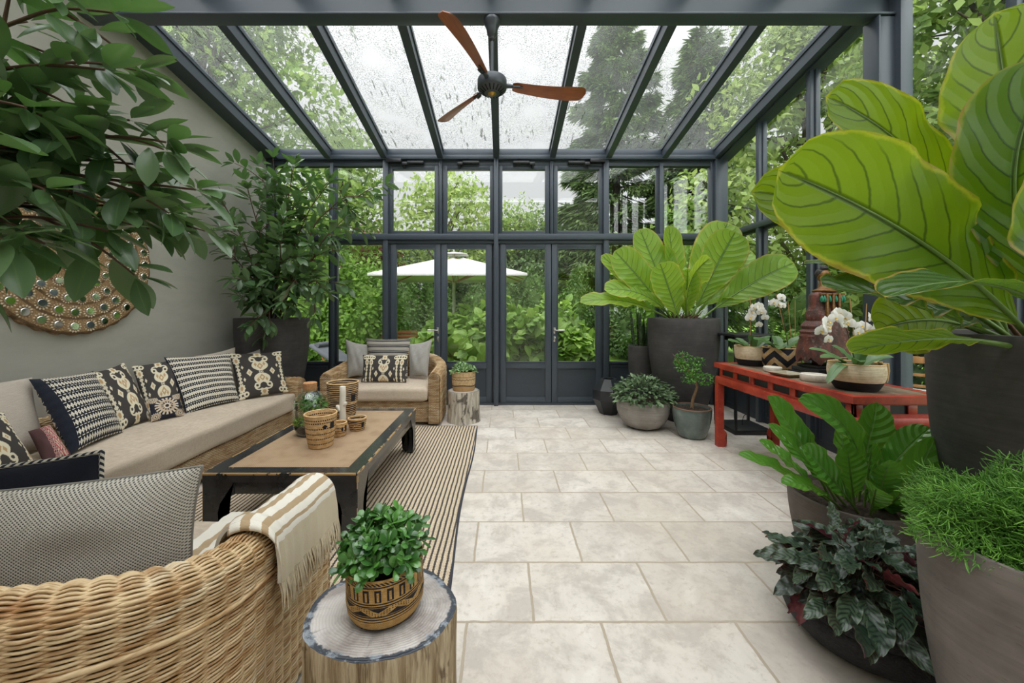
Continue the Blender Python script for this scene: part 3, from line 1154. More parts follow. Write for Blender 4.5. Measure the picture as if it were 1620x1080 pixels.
def ikat(u, v, rep=1.0):
    """cream and tan scroll motifs on charcoal, mirrored about the middle"""
    a = np.abs(((u - 0.5) * rep * 2 + 1) % 2 - 1) if rep != 1 else np.abs(u - 0.5) * 2
    b = np.abs(v - 0.5) * 2
    cream = np.zeros_like(a, bool); tan = np.zeros_like(a, bool); dark = np.zeros_like(a, bool)

    def ell(cx, cy, rx, ry, ser=0, amp=0.0):
        dx, dy = (a - cx) / rx, (b - cy) / ry
        th = np.arctan2(dy, dx)
        return np.hypot(dx, dy) < 1 + amp * np.sin(ser * th)

    def ring(cx, cy, r, w, y0=-9, x0=-9):
        d = np.hypot(a - cx, b - cy)
        return (np.abs(d - r) < w) & (b > y0) & (a > x0)
    # goblet
    t = np.clip((b - 0.06) / 0.56, 0, 1)
    wid = 0.06 + 0.27 * np.sin(PI * t ** 0.8) ** 0.9
    cream |= (a < wid) & (b > 0.06) & (b < 0.62)
    dark |= ell(0, 0.62, 0.13, 0.13)
    tan |= (np.abs(a) / 0.13 + np.abs(b - 0.27) / 0.16) < 1
    tan |= (np.abs(a - 0.17) / 0.06 + np.abs(b - 0.36) / 0.1) < 1
    cr2 = (np.abs(a) / 0.06 + np.abs(b - 0.27) / 0.07) < 1
    # horns
    cream |= ring(0.25, 0.60, 0.085, 0.032)
    cream |= ring(0.19, 0.62, 0.16, 0.026, 0.60, 0.10)
    # crown flower
    cream |= ell(0, 0.86, 0.15, 0.14, 11, 0.13)
    tan |= ell(0, 0.87, 0.07, 0.07)
    cream |= (a < 0.16) & (np.abs(b - 0.985) < 0.02)
    # centre
    cream |= (np.hypot(a, b) < 0.085); dark |= ring(0, 0, 0.05, 0.015)
    # diamonds
    dm = np.abs(a - 0.47) / 0.12 + b / 0.17
    cream |= dm < 1; tan |= (dm < 0.42) & (dm > 0.15)
    # side ferns
    cream |= (np.abs(a - 0.86) < 0.03 + 0.035 * (np.sin(b * 40) > 0)) & (b < 0.42)
    cream |= ell(0.85, 0.60, 0.12, 0.17, 9, 0.12)
    tan |= ell(0.85, 0.60, 0.05, 0.085)
    cream |= ring(0.70, 0.86, 0.075, 0.028) | ring(0.98, 0.88, 0.07, 0.028)
    cream |= (np.abs(a - 0.85) < 0.13) & (np.abs(b - 0.80 - 0.6 * (a - 0.85) ** 2) < 0.035)
    cream |= ell(0.85, 0.98, 0.10, 0.07)
    cream |= np.abs(a - 0.70) / 0.05 + np.abs(b - 0.27) / 0.09 < 1
    c = np.empty(a.shape + (3,))
    c[:] = L3(70, 66, 64)
    c[cream] = L3(222, 212, 186)
    c[tan] = L3(186, 152, 112)
    c[cr2] = L3(222, 212, 186)
    c[dark & ~cr2] = L3(70, 66, 64)
    return c


def mandala(u, v):
    x, y = (u - 0.5) * 2, (v - 0.5) * 2
    c = np.empty(u.shape + (3,)); c[:] = L3(42, 42, 52)

    def rose(cx, cy, R):
        r = np.hypot(x - cx, y - cy) / R
        th = np.arctan2(y - cy, x - cx)
        c[(r < 1.0) & (np.sin(th * 18) > -0.1)] = L3(206, 190, 166)
        c[(r < 0.72)] = L3(188, 168, 146)
        c[(r < 0.5) & (np.sin(th * 12) > 0)] = L3(42, 42, 52)
        c[(r < 0.30)] = L3(212, 198, 176)
        c[(r < 0.16)] = L3(60, 52, 56)
    for sx in (-1, 1):
        for sy in (-1, 1):
            rose(0.78 * sx, 0.78 * sy, 0.34)
    rose(0, 0, 0.78)
    return c


def embroid(u, v):
    c = np.empty(u.shape + (3,)); c[:] = L3(84, 60, 60)
    k = (u > 0.45) & (u < 0.95)
    f = np.stack([(u * 14) % 1 - .5, (v * 9) % 1 - .5])
    d = np.hypot(f[0], f[1])
    c[k & (d < 0.42)] = L3(196, 160, 150)
    c[k & (d < 0.26)] = L3(160, 58, 74)
    c[k & (u > 0.62) & ((np.sin(u * 60 + np.sin(v * 22) * 3)) > 0.2)] = L3(206, 178, 160)
    c[k & (u > 0.62) & (np.sin(u * 34 + v * 20) > 0.7)] = L3(168, 74, 80)
    return c


def pillow(name, label, c4, T, mat, n=40, pat=None, group=None, pinch=0.06, piping=None, cat='cushion', pr=0.006, crease=0.5, seed=0):
    """c4 = top-left, top-right, bottom-right, bottom-left corners; T = thickness at the middle"""
    TL, TR, BR, BL = [np.array(p, float) for p in c4]
    base = (BL + BR) / 2
    u = np.linspace(0, 1, n + 1)
    U, V = np.meshgrid(u, u, indexing='ij')

    def warp(U, V):
        a, b = 2 * U - 1, 2 * V - 1
        return 0.5 + a / 2 * (1 - pinch * (1 - b ** 2)), 0.5 + b / 2 * (1 - pinch * (1 - a ** 2))
    Uw, Vw = warp(U, V)

    def at(Uw, Vw):
        return (BL * (1 - Uw[..., None]) + BR * Uw[..., None]) * (1 - Vw[..., None]) + (TL * (1 - Uw[..., None]) + TR * Uw[..., None]) * Vw[..., None]
    mid = at(Uw, Vw)
    nrm = np.cross(TR + BR - TL - BL, TL + TR - BL - BR)
    nrm /= np.linalg.norm(nrm)
    a, b = 2 * U - 1, 2 * V - 1
    th = T / 2 * ((1 - np.abs(a) ** 2.4) * (1 - np.abs(b) ** 2.4)) ** 0.55 * (1 - 0.12 * b)
    rs = np.random.default_rng(seed + 5)
    wr = sum(np.sin(rs.uniform(-9, 9) * a + rs.uniform(-9, 9) * b + rs.uniform(0, 6)) for _ in range(4)) * 0.004 * crease
    edge = (1 - a ** 2) * (1 - b ** 2)
    m = MB()
    for s in (1, -1):
        v = mid + nrm * (s * (th + wr * edge))[..., None] - base
        f = grid_faces(n + 1, n + 1)
        if s < 0:
            f = f[:, ::-1]
        uu = U if s > 0 else 1 - U
        m.add(v.reshape(-1, 3), f, uv=np.stack([uu, V], -1).reshape(-1, 2), col=pat(uu, V).reshape(-1, 3) if pat else None)
    o = tag(m.build(name, mat, use_col=pat is not None), label, cat, group)
    o.location = base
    if piping is not None:
        e = np.concatenate([np.stack([u, 0 * u], 1), np.stack([0 * u + 1, u], 1), np.stack([1 - u, 0 * u + 1], 1), np.stack([0 * u, 1 - u], 1)])
        ew = warp(e[:, 0], e[:, 1])
        m = MB(); tube(m, at(*ew) - base, pr, 6, caps=False, uv=True); m.build('piping', piping, o)
    return o


# ------------------------------------------------------------------ rug
def m_rug():
    g = G('striped_jute')
    p = g.coord()
    x, y, z = g.xyz(p)
    wob = g.noise(p, 5.0, 2)
    xs = (x + (wob - 0.5) * 0.012) / 0.0325
    col = xs.frac()
    yy = y / 0.021 + (xs.floor() * 0.37).frac()
    kn = (yy.frac() * PI).sin()
    dark = ((col - 0.5).abs() + (1.0 - kn) * 0.10) < 0.22
    n = g.noise(p, 90, 3, 0.7)
    rowt = g.noise(g.vec(0.0, y * 40.0, 0.0), 1.0, 2)
    c = g.mix(n.ramp(0.3, 0.7), C(198, 178, 150), C(228, 212, 188))
    c = g.mix(rowt.ramp(0.5, 0.75) * 0.35, c, C(178, 152, 118))
    c = g.mix(dark * 0.92, c, C(52, 48, 52))
    h = kn * ((col * 2.0 * PI).sin().abs() * 0.5 + 0.5)
    return g.out(g.pbr(c, 0.95, nrm=g.bump(h + n * 0.3, 0.8, 0.008), spec=0.1))


rug = thing('area_rug', 'striped black and cream woven rug under the coffee table', 'rug', (-1.3, 3.13, 0))
yy = np.linspace(-1.39, 1.39, 50)
xr = 1.0 + 0.012 * np.sin(yy * 3.1) + 0.02 * (yy < 0) * -yy
xx = np.linspace(0, 1, 30)
m = MB()
v = np.stack([(-1.0 + (xr[None] + 1.0) * xx[:, None]), np.broadcast_to(yy[None], (30, 50)), np.full((30, 50), 0.011)], -1)
m.add(v.reshape(-1, 3), grid_faces(30, 50))
m.build('weave', m_rug(), rug)
m = MB()
e = np.concatenate([np.stack([xr, yy, 0 * yy + 0.006], 1), np.stack([np.linspace(xr[-1], -1, 20), np.full(20, 1.39), np.full(20, 0.006)], 1)[1:],
                    np.stack([np.full(20, -1.0), np.linspace(1.39, -1.39, 20), np.full(20, 0.006)], 1)[1:], np.stack([np.linspace(-1, xr[0], 20), np.full(20, -1.39), np.full(20, 0.006)], 1)[1:]])
tube(m, e, 0.0075, 6, caps=False)
m.build('binding', m_plain('navy_binding', C(50, 52, 62), 0.9, bmp=0.3, bs=200), rug)


# ------------------------------------------------------------------ cane shell (arms + back in one sweep)
def cane_shell(path, hts, zb=0.02, half=0.0625, pitch=0.0052, stake=0.048, inner=0.26, rad=0.0043):
    path = np.array(path, float)
    L = np.concatenate([[0], np.cumsum(np.linalg.norm(np.diff(path, axis=0), axis=1))])
    n = int(L[-1] / (stake / 4)) + 1
    s = np.linspace(0, L[-1], n)
    p = np.stack([np.interp(s, L, path[:, 0]), np.interp(s, L, path[:, 1])], 1)
    h = np.interp(s, L, hts)
    for _ in range(6):
        h[1:-1] = (h[:-2] + h[1:-1] * 2 + h[2:]) / 4
    t = np.gradient(p, axis=0)
    for _ in range(4):
        t[1:-1] = (t[:-2] + t[1:-1] + t[2:]) / 3
    t /= np.linalg.norm(t, axis=1, keepdims=True)
    out = np.stack([t[:, 1], -t[:, 0]], 1) * -1.0
    rows = []
    n1 = int(0.62 / pitch); n2 = int(PI * half / pitch); n3 = int(inner / pitch)
    for i in range(n1):
        rows.append(('o', i / n1))
    for i in range(n2):
        rows.append(('r', i / n2))
    for i in range(n3):
        rows.append(('i', i / n3))

    def surf(kind, q):
        hc = h - half
        if kind == 'o':
            off, z, no, nz = half + 0 * h, zb + q * (hc - zb), 1.0, 0.0
        elif kind == 'r':
            a = q * PI
            off, z, no, nz = half * math.cos(a) + 0 * h, hc + half * math.sin(a), math.cos(a), math.sin(a)
        else:
            off, z, no, nz = -half + 0 * h, hc - q * inner, -1.0, 0.0
        c = np.stack([p[:, 0] + out[:, 0] * off, p[:, 1] + out[:, 1] * off, z], 1)
        nn = np.stack([out[:, 0] * no, out[:, 1] * no, np.full(n, nz)], 1)
        return c, nn
    m = MB()
    k = 5
    an = np.arange(k) * 2 * PI / k
    for j, (kind, q) in enumerate(rows):
        c, nn = surf(kind, q)
        ph = PI * s / stake + PI * (j % 2)
        jit = 0.0009 * math.sin(j * 12.9)
        rib = np.abs(np.sin(PI * s / stake))
        c = c + nn * ((0.0052 + jit) * np.sin(ph) + 0.0025 * rib - 0.001 + 0.0006 * math.sin(j * 5.1))[:, None]
        c[:, 2] += (0.0030 * (rib - 0.5) + 0.0008 * np.sin(ph * 0.5 + j)) * (1.0 if kind != 'r' else 0.3)
        tt = np.concatenate([t, np.zeros((n, 1))], 1)
        bb = np.cross(tt, nn)
        r = rad * (0.94 + 0.14 * math.sin(j * 7.3))
        v = c[:, None] + r * (np.cos(an)[None, :, None] * nn[:, None] + np.sin(an)[None, :, None] * bb[:, None])
        m.add(v.reshape(-1, 3), grid_faces(n, k, wrap_v=True))
    # thick binding strands under the roll
    c, nn = surf('o', 0.87)
    tube(m, c + nn * 0.007, 0.007, 6)
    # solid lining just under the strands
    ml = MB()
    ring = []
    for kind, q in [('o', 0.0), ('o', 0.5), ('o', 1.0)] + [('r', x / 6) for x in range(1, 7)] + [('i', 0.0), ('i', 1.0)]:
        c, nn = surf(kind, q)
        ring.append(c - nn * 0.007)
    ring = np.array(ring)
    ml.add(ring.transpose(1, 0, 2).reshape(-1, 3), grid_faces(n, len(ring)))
    return m, ml, surf


def arm_front(mb, x, y, z1, zb, w, d, sgn):
    """upright panel with a rounded head closing an arm's end (local y direction)"""
    r = w / 2
    poly = [(x - r, zb), (x + r, zb)] + [(x + r * math.cos(a), z1 - r + r * math.sin(a)) for a in np.linspace(0, PI, 12)]
    prism(mb, poly, y, y + d * sgn, 'y')


def u_path(a, yf, yb, R, k=14):
    pts = [(a, yf), (a, yb + R)]
    pts += [(a - R + R * math.cos(t), yb + R - R * math.sin(t)) for t in np.linspace(0, PI / 2, k)[1:]]
    pts += [(-a + R - R * math.sin(t), yb + R - R * math.cos(t)) for t in np.linspace(0, PI / 2, k)]
    pts += [(-a, yf)]
    return pts


CH_A, CH_F, CH_B = 0.652, 0.475, -0.412
SEAT_TOP = 0.475


def cushion_block(mb, x0, x1, y0, y1, z0, z1, crown=0.02, bev=0.045, nx=24, ny=18):
    bm = bmesh.new()
    bmesh.ops.create_grid(bm, x_segments=1, y_segments=1, size=0.5)
    bm.free()
    w, d, h = x1 - x0, y1 - y0, z1 - z0
    # rounded-box surface from a subdivided cube
    bm = bmesh.new()
    bmesh.ops.create_cube(bm, size=1.0)
    bmesh.ops.subdivide_edges(bm, edges=bm.edges[:], cuts=15, use_grid_fill=True)
    v, f = bm_arrays(bm)
    hs = np.array([w, d, h]) / 2
    q = v * 2
    q = np.sign(q) * (np.abs(q) ** 0.8)
    p = q * hs
    inner = np.clip(p, -(hs - bev), hs - bev)
    dl = p - inner
    ln = np.linalg.norm(dl, axis=1, keepdims=True)
    mx = np.max(np.abs(dl), axis=1, keepdims=True)
    p = inner + np.where(ln > 1e-9, dl / np.maximum(ln, 1e-9) * np.minimum(mx, bev), 0)
    cr = (1 - (p[:, 0] / hs[0]) ** 2) * (1 - (p[:, 1] / hs[1]) ** 2)
    p[:, 2] += np.where(p[:, 2] > 0, crown * cr, 0)
    p[:, 0] += 0.006 * np.sin(p[:, 1] * 9 + p[:, 2] * 14); p[:, 1] += 0.005 * np.sin(p[:, 0] * 8 + p[:, 2] * 11)
    mb.add(p + np.array([(x0 + x1) / 2, (y0 + y1) / 2, (z0 + z1) / 2]), f)
    return mb


def make_armchair():
    t = thing('wicker_armchair', None, 'armchair')
    path = u_path(CH_A, CH_F - 0.03, CH_B, 0.36)
    hts = []
    n = len(path)
    for (x, y) in path:
        f = np.interp(y, [CH_B, -0.30, -0.2, 0.0, 0.2, CH_F], [0.775, 0.735, 0.70, 0.655, 0.632, 0.622])
        hts.append(f)
    m, ml, _ = cane_shell(path, hts)
    m.build('woven_shell', CANE, t)
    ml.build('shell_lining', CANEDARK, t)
    for sx in (1, -1):
        m = MB()
        arm_front(m, sx * CH_A, CH_F - 0.03, 0.622, 0.02, 0.128, 0.022, 1)
        r = 0.05
        tube(m, [(sx * CH_A - r, CH_F - 0.004, 0.03), (sx * CH_A - r, CH_F - 0.004, 0.56)] + [(sx * CH_A + r * math.cos(a), CH_F - 0.004, 0.56 + r * math.sin(a)) for a in np.linspace(PI, 0, 9)] + [(sx * CH_A + r, CH_F - 0.004, 0.03)], 0.006, 6)
        m.build('arm_front', CANEFLAT, t, angle=40)
    m = MB(); bx(m, -CH_A + 0.06, CH_A - 0.06, -0.34, CH_F - 0.04, 0.03, 0.285, 0.01); m.build('seat_base', CANEFLAT, t, angle=40)
    m = MB(); cushion_block(m, -CH_A + 0.068, CH_A - 0.068, -0.345, CH_F + 0.012, 0.285, SEAT_TOP - 0.02, 0.025, 0.05); cu = m.build('seat_cushion', BEIGE, t)
    return t


chair = make_armchair()
chair.location = (-1.485, 1.21, 0.012)
tag(chair, 'wicker armchair in front, seen from behind with a striped throw over its arm', group='wicker armchairs')
chair2 = copy_tree(chair)
chair2.location = (-1.485, 4.995, 0.012)
chair2.rotation_euler = (0, 0, PI)
tag(chair2, 'wicker armchair facing us before the glass doors, with grey cushions', group='wicker armchairs')

# ------------------------------------------------------------------ long sofa on the left wall
SX0, SX1, SY0, SY1 = -3.43, -2.35, 1.72, 4.50
sofa = thing('wicker_sofa', 'long wicker sofa with beige seat along the grey wall', 'sofa', ((SX0 + SX1) / 2, (SY0 + SY1) / 2, 0))
hx, hy = (SX1 - SX0) / 2, (SY1 - SY0) / 2
pa = [(hx - 0.03, hy - 0.0625), (-hx + 0.20, hy - 0.0625)]
pa += [(-hx + 0.20 - 0.1375 * math.sin(t), hy - 0.0625 - 0.1375 + 0.1375 * math.cos(t)) for t in np.linspace(0, PI / 2, 8)[1:]]
pa += [(-hx + 0.0625, -hy + 0.20)]
pa += [(-hx + 0.20 - 0.1375 * math.cos(t), -hy + 0.20 - 0.1375 * math.sin(t)) for t in np.linspace(0, PI / 2, 8)[1:]]
pa += [(hx - 0.03, -hy + 0.0625)]
m, ml, _ = cane_shell([(x, y) for x, y in pa[::-1]], [0.60] * len(pa), zb=0.02, pitch=0.0085, stake=0.055, rad=0.0066, inner=0.2)
m.build('woven_shell', CANE, sofa)
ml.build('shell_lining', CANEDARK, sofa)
for sy in (1, -1):
    m = MB()
    y = sy * (hy - 0.0625)
    r = 0.064
    poly = [(y - r, 0.02), (y + r, 0.02)] + [(y + r * math.cos(a), 0.60 - r + r * math.sin(a)) for a in np.linspace(0, PI, 12)]
    prism(m, poly, hx - 0.03, hx - 0.008, 'x')
    tube(m, [(hx - 0.006, y - 0.05, 0.03), (hx - 0.006, y - 0.05, 0.54)] + [(hx - 0.006, y + 0.05 * math.cos(a), 0.54 + 0.05 * math.sin(a)) for a in np.linspace(PI, 0, 9)] + [(hx - 0.006, y + 0.05, 0.03)], 0.006, 6)
    m.build('arm_front', CANEFLAT, sofa, angle=40)
m = MB(); bx(m, -hx + 0.12, hx - 0.055, -hy + 0.12, hy - 0.12, 0.03, 0.245, 0.01); m.build('seat_base', CANEFLAT, sofa, angle=40)
m = MB(); cushion_block(m, -hx + 0.13, hx - 0.03, -hy + 0.128, hy - 0.128, 0.245, 0.452, 0.02, 0.05); m.build('seat_cushion', BEIGE, sofa)

# cushions along the sofa
NIK = 150
pillow('cushion', 'navy cushion with rows of cream lozenges, largest at the sofa\'s near end', [(-3.22, 2.56, .93), (-3.19, 2.94, .925), (-2.88, 2.86, .475), (-2.76, 2.41, .475)], 0.16, NAVYWOVEN, 40, seed=1)
pillow('cushion', 'charcoal cushion with cream scrolls, right behind the large navy cushion', [P(140, 590, 2.98), P(196, 573, 3.3), P(241, 664, 3.17), P(190, 682, 2.9)], 0.14, DYED, NIK, ikat, 'charcoal scroll cushions on the sofa', seed=2)
pillow('cushion', 'charcoal cushion with cream scrolls, behind the small embroidered mandala cushion', [P(208, 579, 3.42), P(283, 566, 3.72), P(292, 650, 3.47), P(232, 664, 3.24)], 0.13, DYED, NIK, ikat, 'charcoal scroll cushions on the sofa', seed=3)
pillow('small_cushion', 'small dark cushion embroidered with a round cream mandala', [P(233, 631, 3.18), P(284, 622, 3.38), P(291, 657, 3.30), P(239, 667, 3.10)], 0.06, DYED, 120, mandala, seed=4)
pillow('cushion', 'cream and navy zigzag striped cushion in the middle of the sofa', [P(259, 565, 3.62), P(364, 558, 4.02), P(379, 633, 3.86), P(294, 655, 3.38)], 0.14, STRIPEWOVEN, 40, seed=5)
pillow('cushion', 'charcoal cushion with cream scrolls at the far end of the sofa by the arm', [P(362, 559, 4.13), P(445, 555, 4.36), P(457, 620, 4.27), P(378, 634, 3.88)], 0.14, DYED, NIK, ikat, 'charcoal scroll cushions on the sofa', seed=6)
pillow('cushion', 'plain taupe cushion peeping out behind the zigzag cushion', [P(308, 563, 3.95), P(372, 549, 4.30), (-2.95, 4.22, .475), (-3.05, 3.92, .475)], 0.10, TAUPE, seed=7)
pillow('cushion', 'plain grey cushion behind the far scroll cushion, against the dark planter', [P(372, 562, 4.33), P(411, 552, 4.42), (-2.72, 4.37, .475), (-2.86, 4.34, .475)], 0.06, GREYLINEN, seed=8)
pillow('cushion', 'large plain taupe back cushion at the sofa\'s near end, on the left edge', [(-3.34, 1.95, .95), (-3.28, 2.63, .93), (-3.08, 2.55, .475), (-3.02, 1.95, .475)], 0.14, TAUPE, seed=9)
pillow('cushion', 'charcoal scroll cushion cut by the left edge, above the navy velvet cushion', [(-3.10, 1.90, .87), P(6, 652, 2.20), P(60, 742, 2.20), (-2.62, 1.88, .475)], 0.15, DYED, NIK, ikat, 'charcoal scroll cushions on the sofa', seed=10)
pillow('small_cushion', 'small maroon cushion with pink embroidery beside the navy cushion', [P(44, 682, 2.40), P(80, 671, 2.50), P(112, 719, 2.37), P(70, 736, 2.26)], 0.09, DYED, 90, embroid, seed=11)
# cushions in the far armchair
pillow('cushion', 'plain grey cushion on the left of the far armchair', [P(546, 536, 5.16), P(586, 545, 5.22), P(580, 596, 5.02), P(549, 598, 4.98)], 0.15, GREYLINEN, 30, pinch=0.10, seed=12, crease=1.5)
pillow('cushion', 'plain grey cushion on the right of the far armchair', [P(645, 544, 5.22), P(684, 536, 5.16), P(677, 597, 4.98), P(648, 597, 5.02)], 0.15, GREYLINEN, 30, pinch=0.10, seed=13, crease=1.5)
pillow('cushion', 'grey cushion with black bands in the middle of the far armchair', [P(579, 535, 5.20), P(650, 535, 5.20), P(645, 600, 5.0), P(583, 600, 5.0)], 0.14, BANDS, 30, seed=14)
pillow('lumbar_cushion', 'oblong charcoal scroll cushion at the front of the far armchair', [P(574, 561, 4.86), P(647, 561, 4.86), P(643, 605, 4.74), P(571, 604, 4.74)], 0.12, DYED, NIK, lambda u, v: ikat(u, 0.32 + 0.68 * v, 1.45), seed=15)
# cushions in the near armchair
pillow('cushion', 'big grey tweed cushion leaning on the back of the front armchair', [(-1.62, 1.06, .875), (-0.955, 1.20, .905), (-0.985, 1.20, .49), (-1.60, 1.09, .49)], 0.17, TWEED, 50, pinch=0.05, piping=PIPING, pr=0.0035, seed=16, crease=0.8)
pillow('cushion', 'dark navy velvet cushion with a cream cord edge in the front armchair', [(-2.02, 1.30, .83), (-1.60, 1.505, .835), (-1.575, 1.52, .49), (-2.02, 1.36, .49)], 0.15, NAVYVELVET, 40, piping=CORD, pr=0.009, seed=17)

# ------------------------------------------------------------------ throw over the front armchair's arm
def m_throw():
    g = G('striped_cotton_throw')
    u, v, _ = g.xyz(g.coord('UV'))
    n = g.noise(sc=220, det=2)
    w = g.noise(g.coord('UV'), 7.0, 3)
    s = u + (w - 0.5) * 0.016
    on = ((s - 0.495).abs() < 0.010).max((s - 0.565).abs() < 0.018).max((s - 0.645).abs() < 0.018).max((s - 0.725).abs() < 0.016).max((s - 0.785).abs() < 0.008).max((s - 0.12).abs() < 0.03).max((s - 0.25).abs() < 0.025).max((s - 0.38).abs() < 0.02)
    tail = s > 0.82
    c = g.mix(on, C(226, 220, 208), C(174, 150, 118))
    c = g.mix(tail, c, C(200, 186, 160))
    return g.out(g.pbr(c, 0.95, nrm=g.bump(n, 0.4, 0.003), spec=0.1, sheen=0.2))


throw = thing('striped_throw', 'cream and tan striped throw with fringe over the front armchair\'s arm', 'throw', (-0.833, 1.43, 0.012))
ax = 0.0
hw = 0.0625 + 0.016
prof = [(-0.36, 0.492), (-0.26, 0.497), (-0.17, 0.505), (-0.11, 0.525), (-hw - 0.01, 0.56)]
prof += [(hw * math.cos(a), 0.575 + hw * math.sin(a)) for a in np.linspace(PI * 0.97, 0.0, 14)]
prof += [(hw + 0.004, 0.55), (hw + 0.010, 0.51), (hw + 0.014, 0.465)]
prof = np.array(prof)
Lp = np.concatenate([[0], np.cumsum(np.linalg.norm(np.diff(prof, axis=0), axis=1))]); Lp /= Lp[-1]
uu = np.linspace(0, 1, 60)
px_ = np.interp(uu, Lp, prof[:, 0]); pz_ = np.interp(uu, Lp, prof[:, 1])
vv = np.linspace(0, 1, 30)
yl = -0.20 + 0.43 * vv
lay = []
for s_, th in ((1, 0.008), (-1, -0.004)):
    Yg = yl[None] + 0.012 * np.sin(uu * 9)[:, None] * (1 - vv)[None] + 0.02 * (uu[:, None] - 0.5) * (vv[None] - 0.5)
    slope = np.interp(Yg, [-0.2, 0.05, 0.25], [0.037, 0.015, 0.006])
    wv = 0.005 * np.sin(vv[None] * 15 + uu[:, None] * 6) + 0.004 * np.sin(vv[None] * 31 + uu[:, None] * 3)
    nx = np.gradient(pz_) * -1; nz = np.gradient(px_); ln = np.hypot(nx, nz); nx, nz = nx / ln, nz / ln
    bulge = 0.012 * np.exp(-((vv - 0.04) / 0.06) ** 2)[None] + th + np.abs(wv)
    X = px_[:, None] + nx[:, None] * bulge
    Z = pz_[:, None] + nz[:, None] * bulge + slope * (np.clip((uu - 0.12) / 0.25, 0, 1) * np.clip((1.25 - uu) / 0.3, 0, 1))[:, None]
    lay.append(np.stack([X, Yg, Z], -1))
m = MB()
UVt = np.stack(np.broadcast_arrays(uu[:, None], vv[None]), -1).reshape(-1, 2)
m.add(lay[0].reshape(-1, 3), grid_faces(60, 30), uv=UVt)
m.add(lay[1].reshape(-1, 3), grid_faces(60, 30)[:, ::-1], uv=UVt)
for edge in (lambda a: a[:, 0], lambda a: a[:, -1], lambda a: a[0], lambda a: a[-1]):
    e0, e1 = edge(lay[0]), edge(lay[1])
    m.add(np.stack([e0, e1], 1).reshape(-1, 3), grid_faces(len(e0), 2), uv=np.full((len(e0) * 2, 2), 0.2))
THROW = m_throw()
m.build('cloth', THROW, throw)
# folded-under tail of the near edge
m = MB()
fold = lay[0][30:, 0:1]
seg = []
for q in np.linspace(0, PI, 8):
    seg.append(lay[0][34:, 0] * 1 + np.array([0.012 * math.sin(q) + 0.002, -0.022 * math.sin(q), -0.03 * (1 - math.cos(q)) / 2]))
seg = np.array(seg).transpose(1, 0, 2)
m.add(seg.reshape(-1, 3), grid_faces(seg.shape[0], 8), uv=np.stack(np.broadcast_arrays(uu[34:, None], np.linspace(0, 1, 8)[None]), -1).reshape(-1, 2))
m.build('folded_edge', THROW, throw)
m = MB()
for i in range(74):
    f = i / 73
    j = min(int(f * 29), 28)
    b = lay[0][-1, j] * (1 - (f * 29 - j)) + lay[0][-1, j + 1] * (f * 29 - j)
    b = b - np.array([0.004, 0, 0])
    Lf = rnd.uniform(0.075, 0.115)
    dx, dy = rnd.uniform(0.0, 0.018), rnd.uniform(-0.016, 0.016)
    tube(m, [b, b + np.array([0.006 + dx * 0.3, dy * 0.4, -Lf * 0.4]), b + np.array([0.004 + dx, dy, -Lf])], [0.0035, 0.003, 0.0015], 5, caps=False)
tag(m.build('fringe', m_plain('throw_fringe', C(206, 192, 166), 0.95, var=0.15, vs=40), throw), kind='stuff')
# ------------------------------------------------------------------ coffee table
def m_lacquer():
    g = G('worn_black_lacquer')
    p = g.coord()
    x, y, z = g.xyz(p)
    n = g.noise(p, 9.0, 4, 0.65)
    n2 = g.noise(p, 30.0, 3)
    ex = ((x.abs() > 0.461).max(y.abs() > 0.746)) * (z > 0.397)
    cx = (x.abs() > 0.462) * (y.abs() > 0.747)
    wear = (ex.max(cx) * (n > 0.47)).max((g.noise(p, 26, 2) > 0.76) * 0.9)
    c = g.mix(n.ramp(0.3, 0.7), C(36, 37, 40), C(50, 51, 54))
    c = g.mix(wear, c, C(190, 152, 100))
    return g.out(g.pbr(c, 0.24, nrm=g.bump(n, 0.05, 0.004), spec=0.6, coat=0.3))


def m_canepanel():
    g = G('fine_cane_panel')
    x, y, z = g.xyz(g.coord())
    a, b = x * 150.0, y * 150.0
    ck = (a.floor() + b.floor()).mod(2.0)
    n = g.noise(sc=7, det=4, rough=0.6)
    st = g.noise(g.scale(g.coord(), (4, 90, 1)), 1.0, 2)
    c = g.mix(ck, C(158, 132, 104), C(178, 152, 122))
    c = g.mix(n.ramp(0.45, 0.7) * 0.6, c, C(140, 110, 84))
    c = g.mix(st.ramp(0.55, 0.75) * 0.4, c, C(150, 118, 88))
    return g.out(g.pbr(c, 0.55, nrm=g.bump((a * PI).sin() * (b * PI).sin() + n, 0.25, 0.003), spec=0.4))


LACQ = m_lacquer()
tb = thing('coffee_table', 'low black lacquered coffee table with worn edges and woven cane top', 'coffee table', (-1.34, 3.015, 0.0125))
TX, TY, TZ = 0.47, 0.755, 0.408
m = MB(); fw = 0.092
for sx in (-1, 1):
    prism(m, [(sx * TX, -TY), (sx * TX, TY), (sx * (TX - fw), TY - fw), (sx * (TX - fw), -TY + fw)], TZ - 0.055, TZ, 'z')
    prism(m, [(-TX, sx * TY), (TX, sx * TY), (TX - fw, sx * (TY - fw)), (-TX + fw, sx * (TY - fw))], TZ - 0.055, TZ, 'z')
m.build('top_frame', LACQ, tb, angle=30)
m = MB(); bx(m, -TX + fw, TX - fw, -TY + fw, TY - fw, TZ - 0.03, TZ - 0.003); m.build('cane_panel', m_canepanel(), tb, smooth=False)
LEGP = [(0, 0), (0.10, 0), (0.118, 0.018), (0.115, 0.045), (0.095, 0.09), (0.092, 0.17), (0.105, 0.225), (0.14, 0.262), (0.19, 0.278), (0.19, 0.354), (0, 0.354)]
